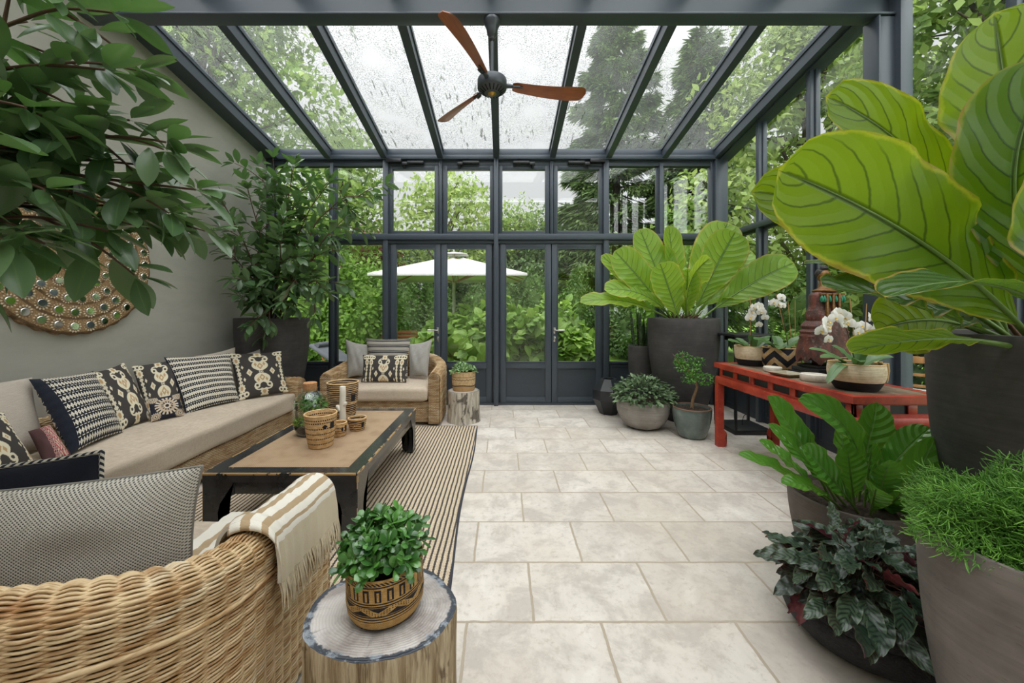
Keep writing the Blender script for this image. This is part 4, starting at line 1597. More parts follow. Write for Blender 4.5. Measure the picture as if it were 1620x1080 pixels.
for sx in (-1, 1):
    for sy in (-1, 1):
        m = MB()
        prism(m, [(sx * (TX - 0.0055 - a), b) for a, b in LEGP], sy * (TY - 0.004), sy * (TY - 0.05), 'y')
        prism(m, [(sy * (TY - 0.0055 - a), b) for a, b in LEGP], sx * (TX - 0.004), sx * (TX - 0.05), 'x')
        m.build('leg', LACQ, tb, angle=40)
for s in (-1, 1):
    m = MB(); bx(m, -TX + 0.18, TX - 0.18, s * (TY - 0.006), s * (TY - 0.048), 0.281, 0.354, 0.003); m.build('apron', LACQ, tb, angle=40)
    m = MB(); bx(m, s * (TX - 0.006), s * (TX - 0.048), -TY + 0.18, TY - 0.18, 0.281, 0.354, 0.003); m.build('apron', LACQ, tb, angle=40)
TOPZ = 0.4205


# ------------------------------------------------------------------ baskets
def angz(g):
    x, y, z = g.xyz(g.coord())
    a = g.m('ARCTAN2', y, x) / (2 * PI) + 0.5
    return a, z


def m_basket(name, tan1, tan2, dark, kind, zs=(), n=44, coil=110.0, a0=0.32):
    g = G(name)
    a, z = angz(g)
    nz = g.noise(sc=40, det=3)
    c = g.mix(nz.ramp(0.3, 0.7), tan1, tan2)
    cz = (z * coil).frac()
    h = (cz * PI).sin() * 0.8 + ((a * n * 2.0 + (z * coil).floor() * 0.5) * 2 * PI).sin() * 0.3
    if kind == 'dots':
        on = None
        for q in zs:
            r = ((z - q + (a * 1.0 * PI * 2).sin() * 0.002).abs() < 0.0042) * ((a * n + q * 37).frac() < 0.62)
            on = r if on is None else on.max(r)
        for (a0, z0, ra, rz) in ((a0, zs[len(zs) // 2] + 0.012, 0.030, 0.017),):
            on = on.max((((a - a0).abs() / ra + (z - z0).abs() / rz) < 1.0))
            on = on.max(((a - a0 - 0.085).abs() < 0.028) * ((z - z0 - 0.002).abs() < 0.024))
        c = g.mix(on, c, dark)
    elif kind == 'stripes':
        s = g.noise(g.vec(a * 5.0, 0.0, z * 120.0), 1.0, 1, 0.4)
        bandz = ((z * 62.0 + s * 0.8).frac() < 0.5)
        on = bandz * (g.noise(g.vec(a * 8.0, 3.0, z * 60.0), 1.0, 1) > 0.38)
        blk = ((a - a0).abs() < 0.03) * ((z - zs[0]).abs() < zs[1])
        c = g.mix(on.max(blk), c, dark)
    elif kind == 'tribal':
        # bars, waves and lines round a tan woven pot; z in metres
        H = zs[0]
        w = z / H
        e1 = ((w - 0.955).abs() < 0.030) * ((a * 60 + w * 16).frac() < 0.6)
        e2 = (w - 0.895).abs() < 0.014
        bars = ((w - 0.735).abs() < 0.115) * (((a * 21).frac() - 0.5).abs() < 0.27)
        slot = ((w - 0.72).abs() < 0.085) * (((a * 21).frac() - 0.5).abs() < 0.10)
        e3 = ((w - 0.59).abs() < 0.012).max((w - 0.545).abs() < 0.012)
        wave = ((w - 0.455 - (((a * 7).frac() - 0.5).abs() - 0.25) * 0.28).abs() < 0.035)
        tri = ((w - 0.455).abs() < 0.07) * ((w - 0.455 - (((a * 7).frac() - 0.5).abs() - 0.25) * 0.28).abs() > 0.055)
        e4 = ((w - 0.365).abs() < 0.013).max((w - 0.315).abs() < 0.013).max((w - 0.265).abs() < 0.008)
        base = ((w - 0.055).abs() < 0.03)
        on = e1.max(e2).max(bars * (1.0 - slot)).max(e3).max(tri).max(e4).max(base)
        dots = wave * (((a * 90).frac() < 0.4) * ((z * 200).frac() < 0.5))
        c = g.mix(on.max(dots), c, dark)
    elif kind == 'dip':
        on = z < zs[0]
        fib = g.noise(g.vec(a * 5.0, 0.0, z * 160.0), 1.0, 3)
        c = g.mix(fib.ramp(0.35, 0.65) * 0.5, c, C(236, 226, 204))
        c = g.mix(on, c, dark)
        h = fib * 1.2
    elif kind == 'zig':
        tr = ((a * 5.0).frac() - 0.5).abs() * 2.0
        w = z / zs[0]
        f = (w * 1.7 + tr * 0.85).frac()
        on = f < 0.55
        chk = ((a * 90).frac() < 0.5) * 1.0
        c = g.mix(on, c, dark)
        c = g.mix((1.0 - on) * chk * 0.3, c, C(150, 120, 84))
    elif kind == 'bands':
        w = z / zs[0]
        wv = (a * 22 * 2 * PI).sin() * 0.02
        on = ((w - 0.62 + wv).abs() < 0.02).max((w - 0.76).abs() < 0.012)
        c = g.mix(on, c, C(120, 92, 60))
        c = g.mix(((w < 0.30) * 0.75), c, C(176, 138, 92))
        ln = ((w - 0.30 + (a * 3 * 2 * PI).sin() * 0.03).abs() < 0.03)
        c = g.mix(ln, c, dark)
    return g.out(g.pbr(c, 0.7, nrm=g.bump(h + nz * 0.3, 0.55, 0.004), spec=0.3))


TAN1, TAN2, INK = C(196, 154, 104), C(222, 188, 140), C(34, 32, 36)


def basket_mesh(mb, prof, th=0.008, seg=56, wob=None):
    """outer profile bottom to top, rolled rim, inner wall and inner floor"""
    p = [(0.001, prof[0][1])] + list(prof)
    r, z = prof[-1]
    p += [(r - th * 0.3, z + th * 0.5), (r - th, z)]
    p += [(max(rr - th, 0.002), max(zz, prof[0][1] + th)) for rr, zz in prof[::-1][1:]]
    p += [(0.001, prof[0][1] + th)]
    return lathe(mb, p, seg, wob=wob)


def rim_ring(mb, r, z, t, seg=48, sx=1, sy=1):
    a = np.linspace(0, 2 * PI, seg + 1)
    tube(mb, np.stack([r * np.cos(a) * sx, r * np.sin(a) * sy, 0 * a + z], 1), t, 6, caps=False)


def taper(r0, r1, h, k=8, bulge=0.0):
    return [(r0 + (r1 - r0) * t + bulge * math.sin(PI * t), h * t) for t in np.linspace(0, 1, k)]


def basket(lab, loc, r0, r1, h, mat, rz=0.0, bulge=0.0, group=None, name='woven_basket', rimmat=None, seg=56):
    t = thing(name, lab, 'basket', loc, rz, group)
    m = MB(); basket_mesh(m, taper(r0, r1, h, 12, bulge), seg=seg); m.build('body', mat, t, angle=60)
    m = MB(); rim_ring(m, r1 - 0.003, h, 0.006); m.build('rim', rimmat or mat, t)
    return t


RIMTAN = m_plain('basket_rim_cane', C(214, 178, 128), 0.6, var=0.2, vs=60, bmp=0.4, bs=200)
basket('tan basket with rows of black stitches, front one on the coffee table', (-1.32, 2.73, TOPZ), 0.080, 0.110, 0.232,
       m_basket('stitched_tan_basket', TAN1, TAN2, INK, 'dots', (0.035, 0.072, 0.108, 0.145, 0.185, 0.205), 46, a0=0.315), 0.3, 0.004, rimmat=RIMTAN)
basket('tallest basket on the coffee table, tan with ragged black stripes', (-1.41, 3.32, TOPZ), 0.098, 0.130, 0.345,
       m_basket('ragged_striped_basket', TAN1, C(212, 184, 142), INK, 'stripes', (0.22, 0.03), a0=0.40), 0.2, 0.006, rimmat=RIMTAN)
basket('small shallow tan basket behind the stitched basket', (-1.285, 2.955, TOPZ), 0.048, 0.057, 0.098,
       m_basket('small_stitched_basket', TAN1, TAN2, INK, 'dots', (0.03, 0.045, 0.07), 34, a0=0.30), 0.5, 0.006, rimmat=RIMTAN)
basket('small basket with ragged black stripes, rightmost on the coffee table', (-1.198, 3.10, TOPZ), 0.056, 0.072, 0.094,
       m_basket('small_ragged_basket', TAN1, C(212, 184, 142), INK, 'stripes', (0.05, 0.02), a0=0.27), 0.9, 0.003, rimmat=RIMTAN)

# white branch sculpture
t = thing('branch_sculpture', 'white ceramic branch standing among the baskets on the coffee table', 'sculpture', (-1.312, 3.085, TOPZ))
m = MB()
tube(m, [(0, 0, 0), (0.001, 0, 0.1), (-0.002, 0, 0.2), (0.002, 0, 0.30), (0, 0, 0.352), (0, 0, 0.356)], [0.028, 0.026, 0.025, 0.024, 0.0235, 0.020], 20)
tube(m, [(-0.004, -0.005, 0.155), (-0.025, -0.012, 0.168), (-0.036, -0.014, 0.20), (-0.036, -0.014, 0.204)], [0.016, 0.016, 0.0145, 0.010], 14)
tube(m, [(0.004, -0.004, 0.20), (0.024, -0.012, 0.208), (0.034, -0.014, 0.225), (0.035, -0.014, 0.228)], [0.014, 0.013, 0.012, 0.008], 14)
m.build('branch', m_plain('white_ceramic', C(222, 214, 202), 0.55, var=0.05, vs=20, bmp=0.15, bs=80), t)

# terrarium jar
t = thing('terrarium_jar', 'glass jar with cork lid holding green plants on the coffee table', 'jar', (-1.535, 3.0, TOPZ))
m = MB()
jp = [(0.001, 0.004), (0.09, 0.004), (0.108, 0.02), (0.118, 0.06), (0.124, 0.14), (0.122, 0.22), (0.112, 0.275), (0.085, 0.312), (0.060, 0.325), (0.054, 0.34), (0.056, 0.358), (0.059, 0.362)]
lathe(m, jp, 56)
lathe(m, [(max(r - 0.004, 0.001), z + 0.004) for r, z in jp[:-2]] + [(0.052, 0.358)], 56)
m.build('glass', JARGLASS, t)
m = MB(); lathe(m, [(0.001, 0.335), (0.048, 0.335), (0.050, 0.362), (0.052, 0.400), (0.046, 0.404), (0.001, 0.404)], 32); m.build('cork_lid', m_plain('cork', C(186, 136, 92), 0.9, var=0.2, vs=60, bmp=0.4, bs=120), t, angle=40)
SOIL = m_plain('potting_soil', C(58, 46, 38), 1.0, var=0.4, vs=40, bmp=1.0, bs=80)
m = MB(); lathe(m, [(0.001, 0.012), (0.085, 0.012), (0.104, 0.026), (0.113, 0.06), (0.115, 0.075), (0.06, 0.085), (0.001, 0.09)], 40); m.build('soil', SOIL, t)
JARLEAF = m_leaf('terrarium_leaf', C(74, 116, 56), C(132, 176, 92), trans=0.3, rough=0.4)
MOSS = m_leaf('moss', C(96, 136, 40), C(160, 196, 70), trans=0.3, rough=0.6)
m = MB()
leafball(m, (-0.045, -0.06, 0.105), (0.045, 0.035, 0.028), 420, 0.016, T_QUICK, 3)
leafball(m, (0.05, -0.03, 0.10), (0.04, 0.04, 0.022), 260, 0.016, T_QUICK, 4)
m.build('moss', MOSS, t)
m = MB()
leafball(m, (0.03, 0.0, 0.225), (0.078, 0.08, 0.060), 330, 0.045, leaf_tpl(4, 3, 0.3, 0.2), 5)
leafball(m, (-0.05, 0.0, 0.262), (0.04, 0.05, 0.03), 40, 0.04, leaf_tpl(4, 3, 0.3, 0.2), 6)
for k in range(7):
    a = k * 0.9
    tube(m, [(0.02 * math.cos(a), 0.02 * math.sin(a), 0.08), (0.04 * math.cos(a) + 0.02, 0.04 * math.sin(a), 0.22)], 0.002, 5)
m.build('foliage', JARLEAF, t)


# ------------------------------------------------------------------ tree-stump stools
def m_stumpside(name, c1, c2, dark, amt):
    g = G(name)
    p = g.coord()
    a, z = angz(g)
    s = g.noise(g.scale(p, (22, 22, 2.2)), 1.0, 5, 0.62)
    s2 = g.noise(g.scale(p, (60, 60, 5)), 1.0, 4, 0.6)
    pt = g.noise(g.scale(p, (9, 9, 5)), 1.0, 4, 0.6, 0.8)
    c = g.mix(s.ramp(0.35, 0.65), c1, c2)
    c = g.mix(s2.ramp(0.52, 0.66) * 0.8, c, dark)
    c = g.mix(pt.ramp(0.62 - amt, 0.70 - amt) * 0.8, c, dark)
    return g.out(g.pbr(c, 0.85, nrm=g.bump(s + s2 * 0.8, 1.0, 0.02), spec=0.25))


def m_stumptop(name, c1, c2, bark):
    g = G(name)
    x, y, z = g.xyz(g.coord())
    u, v, _ = g.xyz(g.coord('UV'))
    n = g.noise(sc=9, det=4, rough=0.6)
    n2 = g.noise(sc=28, det=4, rough=0.7)
    rr = u + (n - 0.5) * 0.10
    rings = ((rr * 26.0) * 2 * PI).sin()
    ray = g.noise(g.vec(v * 60.0, u * 2.0, 0.0), 1.0, 3)
    c = g.mix(n.ramp(0.35, 0.65), c1, c2)
    c = g.mix(rings.ramp(0.2, 1.0) * 0.16, c, C(132, 120, 112))
    c = g.mix(ray.ramp(0.6, 0.75) * 0.5, c, C(112, 104, 100))
    edge = (u + (n2 - 0.5) * 0.10 + (ray - 0.5) * 0.10)
    c = g.mix(edge.ramp(0.90, 0.93), c, bark)
    c = g.mix(edge.ramp(0.87, 0.91) * n2.ramp(0.50, 0.62) * 0.8, c, C(158, 166, 176))
    return g.out(g.pbr(c, n.ramp(0.3, 0.7, 0.28, 0.5), nrm=g.bump(rings * 0.2 + ray + n2, 0.3, 0.006), spec=0.5))


def stump(lab, loc, rx, ry, h, side, top, seed, flare=0.03, tilt=0.0):
    rs = np.random.default_rng(seed)
    t = thing('tree_stump_stool', lab, 'stool', loc)
    na, nz = 220, 40
    a = np.linspace(0, 2 * PI, na, endpoint=False)
    sh = 1 + sum(rs.uniform(0.008, 0.028) / k ** 0.4 * np.sin(k * a + rs.uniform(0, 6)) for k in (2, 3, 4, 5, 7))
    z = np.linspace(0, 1, nz)
    gro = sum(rs.uniform(0.002, 0.006) * np.sin(k * a[None] + rs.uniform(0, 6) + 0.8 * np.sin(z[:, None] * rs.uniform(1, 5) + rs.uniform(0, 6))) for k in (13, 19, 27, 38, 47, 61, 78))
    fl = 1 + flare * (1 - z[:, None]) ** 2 - 0.02 * np.sin(z[:, None] * PI)
    rad = sh[None] * fl + gro * (1 - 0.6 * z[:, None] ** 8)
    lip = 1 - 0.012 * np.clip((z - 0.96) / 0.04, 0, 1)[:, None]
    X, Y = rad * lip * np.cos(a) * rx, rad * lip * np.sin(a) * ry
    Z = np.broadcast_to((z * h)[:, None], X.shape) + tilt * X * z[:, None]
    m = MB()
    m.add(np.stack([X, Y, Z], -1).reshape(-1, 3), grid_faces(nz, na, wrap_v=True)[:, [0, 3, 2, 1]])
    m.add(np.stack([X[0], Y[0], Z[0]], -1), [list(range(na))[::-1]])
    m.build('bark_side', side, t)
    m = MB()
    q = np.linspace(1, 0.02, 14)
    V = np.stack([X[-1][None] * q[:, None], Y[-1][None] * q[:, None], Z[-1][None] * q[:, None] + h * (1 - q[:, None]) + 0.004 * (1 - q[:, None] ** 6)], -1)
    m.add(V.reshape(-1, 3), grid_faces(14, na, wrap_v=True)[:, [0, 3, 2, 1]], uv=np.stack(np.broadcast_arrays(q[:, None], (a / 2 / PI)[None]), -1).reshape(-1, 2))
    m.add(V[-1], [list(range(na))])
    m.build('cut_top', top, t)
    return t


stump('weathered tree stump stool in front, under the patterned black and tan basket', (-0.384, 1.205, 0), 0.232, 0.196, 0.45,
      m_stumpside('weathered_bark', C(146, 124, 94), C(204, 186, 156), C(92, 72, 50), 0.04), m_stumptop('stump_rings', C(160, 150, 146), C(214, 208, 204), C(56, 62, 72)), 3)
stump('pale tree stump stool with dark flecks before the glass doors', (-0.50, 4.78, 0), 0.198, 0.195, 0.385,
      m_stumpside('pale_bark', C(176, 166, 150), C(216, 208, 194), C(74, 66, 60), 0.08), m_stumptop('pale_stump_rings', C(180, 172, 160), C(206, 198, 186), C(120, 112, 104)), 8, flare=0.05)

# ------------------------------------------------------------------ mirrored disc on the wall
disc = thing('mirrored_wall_disc', 'large round mirror-work disc hanging on the grey wall', 'wall decoration', (XL + 0.002, 3.05, 1.83))
m = MB()
R = 0.63
aa = np.linspace(0, 2 * PI, 120, endpoint=False)
q = np.array([(0.0, 1.0), (0.025, 1.0), (0.034, 0.985), (0.036, 0.95), (0.034, 0.5), (0.036, 0.02)])
wob = 1 + 0.012 * np.sin(aa * 34)
V = np.stack([np.broadcast_to(q[:, 0:1], (6, 120)), np.cos(aa)[None] * q[:, 1:] * R * wob[None], np.sin(aa)[None] * q[:, 1:] * R * wob[None]], -1)
m.add(V.reshape(-1, 3), grid_faces(6, 120, wrap_v=True))
m.add(V[-1], [list(range(120))])
g = G('ochre_mirror_cloth')
x, y, z = g.xyz(g.coord())
rr = (y.pow(2.0) + z.pow(2.0)).pow(0.5)
n = g.noise(sc=90, det=3)
c = g.mix(n.ramp(0.3, 0.7), C(134, 104, 70), C(178, 146, 106))
c = g.mix(((rr * 8.5 * 2 * PI).sin() > 0.86) * 0.8, c, C(96, 72, 48))
m.build('backing', g.out(g.pbr(c, 0.7, nrm=g.bump(n, 0.8, 0.006))), disc)
BEAD = m_plain('cream_cowrie_beads', C(228, 212, 184), 0.45, var=0.2, vs=30)
MIRROR = m_plain('small_mirror', C(214, 214, 210), 0.06, 1.0, 0.02)


def rosette_mesh(r):
    m = MB()
    a = np.linspace(0, 2 * PI, 20, endpoint=False)
    for x0, x1, s in ((0.0, 0.007, 0.5),):
        ring = lambda x, k: np.stack([0 * a + x, np.cos(a) * r * k, np.sin(a) * r * k], -1)
        V = np.concatenate([ring(0.0, 0.56), ring(0.008, 0.54), ring(0.010, 0.48)])
        m.add(V, grid_faces(3, 20, wrap_v=True), mi=0)
        m.add(V[40:], [list(range(20))], mi=0)
    for k in range(14):
        b = 2 * PI * k / 14
        d = np.array([0, math.cos(b), math.sin(b)])
        s = np.array([0, -math.sin(b), math.cos(b)])
        for (e, w) in ((0.78, 0.14),):
            cc = d * r * e
            pts = [cc + d * r * 0.20, cc + s * r * w, cc - d * r * 0.20, cc - s * r * w]
            top = cc + np.array([0.010, 0, 0])
            m.add(np.array(pts + [top]), [[0, 1, 4], [1, 2, 4], [2, 3, 4], [3, 0, 4]], mi=1)
    return m.mesh('mirror_rosette', [MIRROR, BEAD])


RM = {0.056: None, 0.050: None, 0.040: None, 0.045: None}
for ri, (rad, n, sz) in enumerate(((0.562, 31, 0.056), (0.450, 25, 0.056), (0.343, 21, 0.050), (0.245, 16, 0.045), (0.12, 6, 0.040))):
    if RM[sz] is None:
        RM[sz] = rosette_mesh(sz)
    for k in range(n):
        a = 2 * PI * (k + 0.5 * (ri % 2)) / n
        o = bpy.data.objects.new('mirror_rosette', RM[sz])
        COL.objects.link(o); o.parent = disc
        o.location = (0.034, rad * math.cos(a), rad * math.sin(a))
        o.rotation_euler = (rnd.uniform(-.1, .1), rnd.uniform(-.12, .12), rnd.uniform(-.12, .12))

# ------------------------------------------------------------------ ceiling fan
FANX, FANY, FANZ = -0.092, 3.137, 3.26
fan = thing('ceiling_fan', 'three-bladed wooden ceiling fan hanging from the cross beam', 'ceiling fan', (FANX, FANY, FANZ))
IRON = m_plain('dark_fan_iron', C(76, 80, 86), 0.38, 0.3, 0.05)
zt = 3.809 - FANZ
m = MB(); lathe(m, [(0.001, zt), (0.066, zt), (0.072, zt - 0.012), (0.070, zt - 0.03), (0.056, zt - 0.055), (0.046, zt - 0.085), (0.040, zt - 0.125), (0.030, zt - 0.135), (0.022, zt - 0.155), (0.028, zt - 0.165), (0.018, zt - 0.18), (0.001, zt - 0.182)], 40, wob=lambda a: 1 + 0.018 * np.sin(a * 20)); m.build('canopy_mount', IRON, fan, angle=50)
m = MB(); tube(m, [(0, 0, zt - 0.17), (0, 0, 0.05)], 0.014, 16); m.build('rod', IRON, fan)
m = MB()
lathe(m, [(0.001, 0.085), (0.02, 0.085), (0.03, 0.070), (0.095, 0.062), (0.118, 0.052), (0.122, 0.042), (0.122, -0.022), (0.117, -0.030), (0.110, -0.034), (0.085, -0.052), (0.05, -0.064), (0.001, -0.068)], 48)
m.build('motor', IRON, fan, angle=35)
m = MB()
for k in range(18):
    a = 2 * PI * k / 18
    box(m, (0.085 * math.cos(a), 0.085 * math.sin(a), -0.051), (0.048, 0.010, 0.006), 0.002, R=rot(0, 0, a) @ rot(0, -0.60, 0))
m.build('vent_slots', m_plain('slot_black', C(14, 15, 17), 0.8), fan)
m = MB(); lathe(m, [(0.036, -0.060), (0.036, -0.066), (0.026, -0.073), (0.020, -0.074), (0.016, -0.080), (0.001, -0.082)], 28); m.build('brass_cap', m_plain('brass', C(186, 150, 82), 0.3, 0.9, 0.08), fan)
g = G('reddish_fan_wood')
u, v, _ = g.xyz(g.coord('UV'))
w = g.noise(g.vec(u * 3.0, v * 40.0, 0.0), 1.0, 4)
w2 = g.noise(sc=8, det=2)
BLADEWOOD = g.out(g.pbr(g.hsv(g.mix(w.ramp(0.3, 0.7), C(140, 76, 44), C(178, 104, 64)), v=w2.ramp(0.3, 0.7, 0.9, 1.1)), 0.32, spec=0.5))
for k in range(3):
    A = math.radians(9.5 + 120 * k)
    nu, nv = 40, 13
    uu = np.linspace(0, 1, nu)
    lead = 0.046 + 0.030 * np.clip(uu / 0.75, 0, 1) ** 1.2
    trail = 0.040 + 0.028 * np.clip(uu / 0.8, 0, 1)
    endc = np.sqrt(np.clip(1 - np.clip((uu - 0.90) / 0.10, 0, 1) ** 2, 0.0, 1))
    rt = np.clip(0.75 + uu / 0.04 * 0.25, 0, 1)
    vv = np.linspace(-1, 1, nv)
    Yl = np.where(vv[None] > 0, lead[:, None] * vv[None], trail[:, None] * vv[None]) * (endc * rt)[:, None] + 0.018 * np.sin(uu * PI)[:, None]
    Xl = 0.175 + 0.645 * uu[:, None] + 0 * Yl
    pit = math.radians(8) * uu[:, None] - math.radians(24)
    cam_ = 0.010 * (1 - vv[None] ** 2)
    lay = []
    for s in (1, -1):
        zz = Yl * np.sin(pit) + cam_ + s * 0.005 * np.sqrt(np.clip(1 - vv[None] ** 2, 0, 1)) * endc[:, None]
        yy_ = Yl * np.cos(pit)
        lay.append(np.stack([Xl * math.cos(A) - yy_ * math.sin(A), Xl * math.sin(A) + yy_ * math.cos(A), zz + 0.012], -1))
    m = MB()
    UVb = np.stack(np.broadcast_arrays(uu[:, None], (vv[None] + 1) / 2), -1).reshape(-1, 2)
    m.add(lay[0].reshape(-1, 3), grid_faces(nu, nv), uv=UVb)
    m.add(lay[1].reshape(-1, 3), grid_faces(nu, nv)[:, ::-1], uv=UVb)
    b = m.build('blade', BLADEWOOD, fan)
    m = MB()
    ca, sa = math.cos(A), math.sin(A)
    tube(m, [(0.11 * ca, 0.11 * sa, 0.012), (0.15 * ca, 0.15 * sa, 0.014), (0.18 * ca, 0.18 * sa, 0.012)], [0.02, 0.017, 0.014], 10)
    for s in (-1, 0, 1):
        e = 0.235 + (0.03 if s == 0 else 0)
        box(m, ((0.175 + e) / 2 * ca - s * 0.018 * sa, (0.175 + e) / 2 * sa + s * 0.018 * ca, 0.010 + s * 0.006), (e - 0.175, 0.014, 0.012), 0.003, R=rot(0, 0, A + s * 0.12))
    m.build('blade_bracket', IRON, b)

# ------------------------------------------------------------------ red console table
def m_red():
    g = G('worn_red_lacquer')
    p = g.coord()
    n = g.noise(p, 7, 4, 0.65)
    n2 = g.noise(p, 40, 3)
    c = g.mix(n.ramp(0.35, 0.65), C(158, 52, 38), C(186, 72, 52))
    c = g.mix((n2.ramp(0.62, 0.7)) * 0.7, c, C(116, 48, 40))
    c = g.mix((g.noise(p, 22, 3) > 0.68) * 0.5, c, C(206, 132, 100))
    return g.out(g.pbr(c, 0.38, nrm=g.bump(n2, 0.12, 0.004), spec=0.5))


RED = m_red()
con = thing('console_table', 'red lacquered Chinese style console table by the right glass', 'console table', (2.51, 3.14, 0))
cX, cY, cZ = 0.32, 0.78, 0.855
m = MB(); w = 0.062
for s in (-1, 1):
    prism(m, [(s * cX, -cY), (s * cX, cY), (s * (cX - w), cY - w), (s * (cX - w), -cY + w)], cZ - 0.045, cZ, 'z')
    prism(m, [(-cX, s * cY), (cX, s * cY), (cX - w, s * (cY - w)), (-cX + w, s * (cY - w))], cZ - 0.045, cZ, 'z')
m.build('top_frame', RED, con, angle=30)
g = G('worn_brown_board')
n = g.noise(g.scale(g.coord(), (14, 3, 1)), 1.0, 5, 0.65)
n2 = g.noise(sc=30, det=3)
c = g.mix(n.ramp(0.3, 0.7), C(92, 74, 58), C(146, 124, 102))
m = MB(); bx(m, -cX + w, cX - w, -cY + w, cY - w, cZ - 0.03, cZ - 0.001); m.build('top_panel', g.out(g.pbr(g.mix(n2.ramp(0.6, 0.7) * 0.5, c, C(168, 146, 122)), 0.5, nrm=g.bump(n, 0.3, 0.004))), con, smooth=False)
INKBLACK = m_plain('black_inlay', C(36, 34, 36), 0.5)
# waist: posts and rails round dark openings
m = MB()
x1, y1 = cX - 0.03, cY - 0.03
for s in (-1, 1):
    bx(m, s * x1, s * (x1 - 0.02), -y1, y1, 0.795, 0.812); bx(m, s * x1, s * (x1 - 0.02), -y1, y1, 0.722, 0.738)
    bx(m, -x1, x1, s * y1, s * (y1 - 0.02), 0.795, 0.812); bx(m, -x1, x1, s * y1, s * (y1 - 0.02), 0.722, 0.738)
    for k in range(7):
        y = -y1 + 0.03 + (2 * y1 - 0.06) * k / 6
        bx(m, s * x1, s * (x1 - 0.02), y - 0.030, y + 0.030, 0.735, 0.80, 0.003)
    for k in range(4):
        x = -x1 + 0.03 + (2 * x1 - 0.06) * k / 3
        bx(m, x - 0.030, x + 0.030, s * y1, s * (y1 - 0.02), 0.735, 0.80, 0.003)
m.build('waist_lattice', RED, con, angle=35)
m = MB(); bx(m, -x1 + 0.012, x1 - 0.012, -y1 + 0.012, y1 - 0.012, 0.722, 0.81); m.build('waist_inset', INKBLACK, con, smooth=False)
for s in (-1, 1):
    m = MB(); bx(m, s * (cX - 0.005), s * (cX - 0.045), -cY + 0.005, cY - 0.005, 0.645, 0.722, 0.012); m.build('apron', RED, con, angle=40)
    m = MB(); bx(m, -cX + 0.04, cX - 0.04, s * (cY - 0.005), s * (cY - 0.045), 0.645, 0.722, 0.012); m.build('apron', RED, con, angle=40)
for sx in (-1, 1):
    for sy in (-1, 1):
        m = MB()
        X, Y = sx * (cX - 0.036), sy * (cY - 0.036)
        prism(m, [(X - 0.03, 0.17), (X + 0.03, 0.17), (X + 0.03, 0.70), (X - 0.03, 0.70)], Y - 0.03, Y + 0.03, 'y')
        k = -sx
        hoof = [(-0.03, 0.17), (-0.03, 0.0), (0.035, 0.0), (0.055, 0.012), (0.060, 0.05), (0.045, 0.085), (0.062, 0.115), (0.055, 0.15), (0.03, 0.175), (0.03, 0.17)][:-1]
        prism(m, [(X + k * a, b) for a, b in hoof], Y - 0.031, Y + 0.031, 'y')
        m.build('leg', RED, con, angle=40)

# ------------------------------------------------------------------ lantern behind the console
lan = thing('floor_lantern', 'tall open black metal lantern on the floor behind the red console', 'lantern', (2.80, 4.42, 0))
m = MB(); bx(m, -0.21, 0.21, -0.21, 0.21, 0.0, 0.055, 0.004); m.build('base', BLACK_METAL, lan, angle=40)
for sx in (-1, 1):
    for sy in (-1, 1):
        m = MB(); bx(m, sx * 0.2 - 0.012, sx * 0.2 + 0.012, sy * 0.2 - 0.012, sy * 0.2 + 0.012, 0.05, 1.10); m.build('post', BLACK_METAL, lan, smooth=False)
m = MB(); bx(m, -0.23, 0.23, -0.23, 0.23, 1.10, 1.125, 0.003); bx(m, -0.13, 0.13, -0.13, 0.13, 1.04, 1.10, 0.003); m.build('top_plate', BLACK_METAL, lan, angle=40)
m = MB(); tube(m, [(0.0, 0, 0.055), (0.0, 0.0, 0.10), (0.02, 0.0, 0.16), (0.06, 0, 0.19)], 0.004, 6); m.build('wire_hook', BLACK_METAL, lan)

# ------------------------------------------------------------------ planters
def m_pot(name, c1, c2, rough=0.75, streak=0.6, gl=0.0, sc=1.0):
    g = G(name)
    a, z = angz(g)
    p = g.coord()
    s = g.noise(g.scale(p, (3 * sc, 3 * sc, 55 * sc)), 1.0, 4, 0.65)
    n = g.noise(p, 4.0 * sc, 5, 0.65)
    sp = g.noise(g.scale(p, (20, 20, 110)), 1.0, 3, 0.6)
    c = g.mix(n.ramp(0.3, 0.7), c1, c2)
    c = g.hsv(c, v=s.ramp(0.3, 0.7, 1 - 0.18 * streak, 1 + 0.18 * streak))
    c = g.mix(sp.ramp(0.64, 0.72) * streak * 0.6, c, C(44, 42, 44))
    return g.out(g.pbr(c, rough, nrm=g.bump(s * 0.6 + n * 0.6 + sp.ramp(0.6, 0.75) * -0.6, 0.25 * streak, 0.008), spec=0.4, coat=gl))


POT_DARK = m_pot('charcoal_planter', C(66, 63, 64), C(84, 80, 80), 0.7)
POT_TAUPE = m_pot('taupe_planter', C(104, 96, 92), C(126, 118, 113), 0.7)
POT_BROWN = m_pot('brown_planter', C(92, 82, 77), C(112, 102, 96), 0.7)
POT_GREY = m_pot('grey_bowl_clay', C(136, 130, 124), C(160, 154, 148), 0.8)
POT_BLACK = m_plain('black_speckled_stone', C(38, 38, 40), 0.75, var=0.5, vs=90, bmp=0.5, bs=150)
POT_GREEN = m_pot('green_glaze', C(84, 98, 94), C(112, 124, 118), 0.2, 0.25, 0.6)


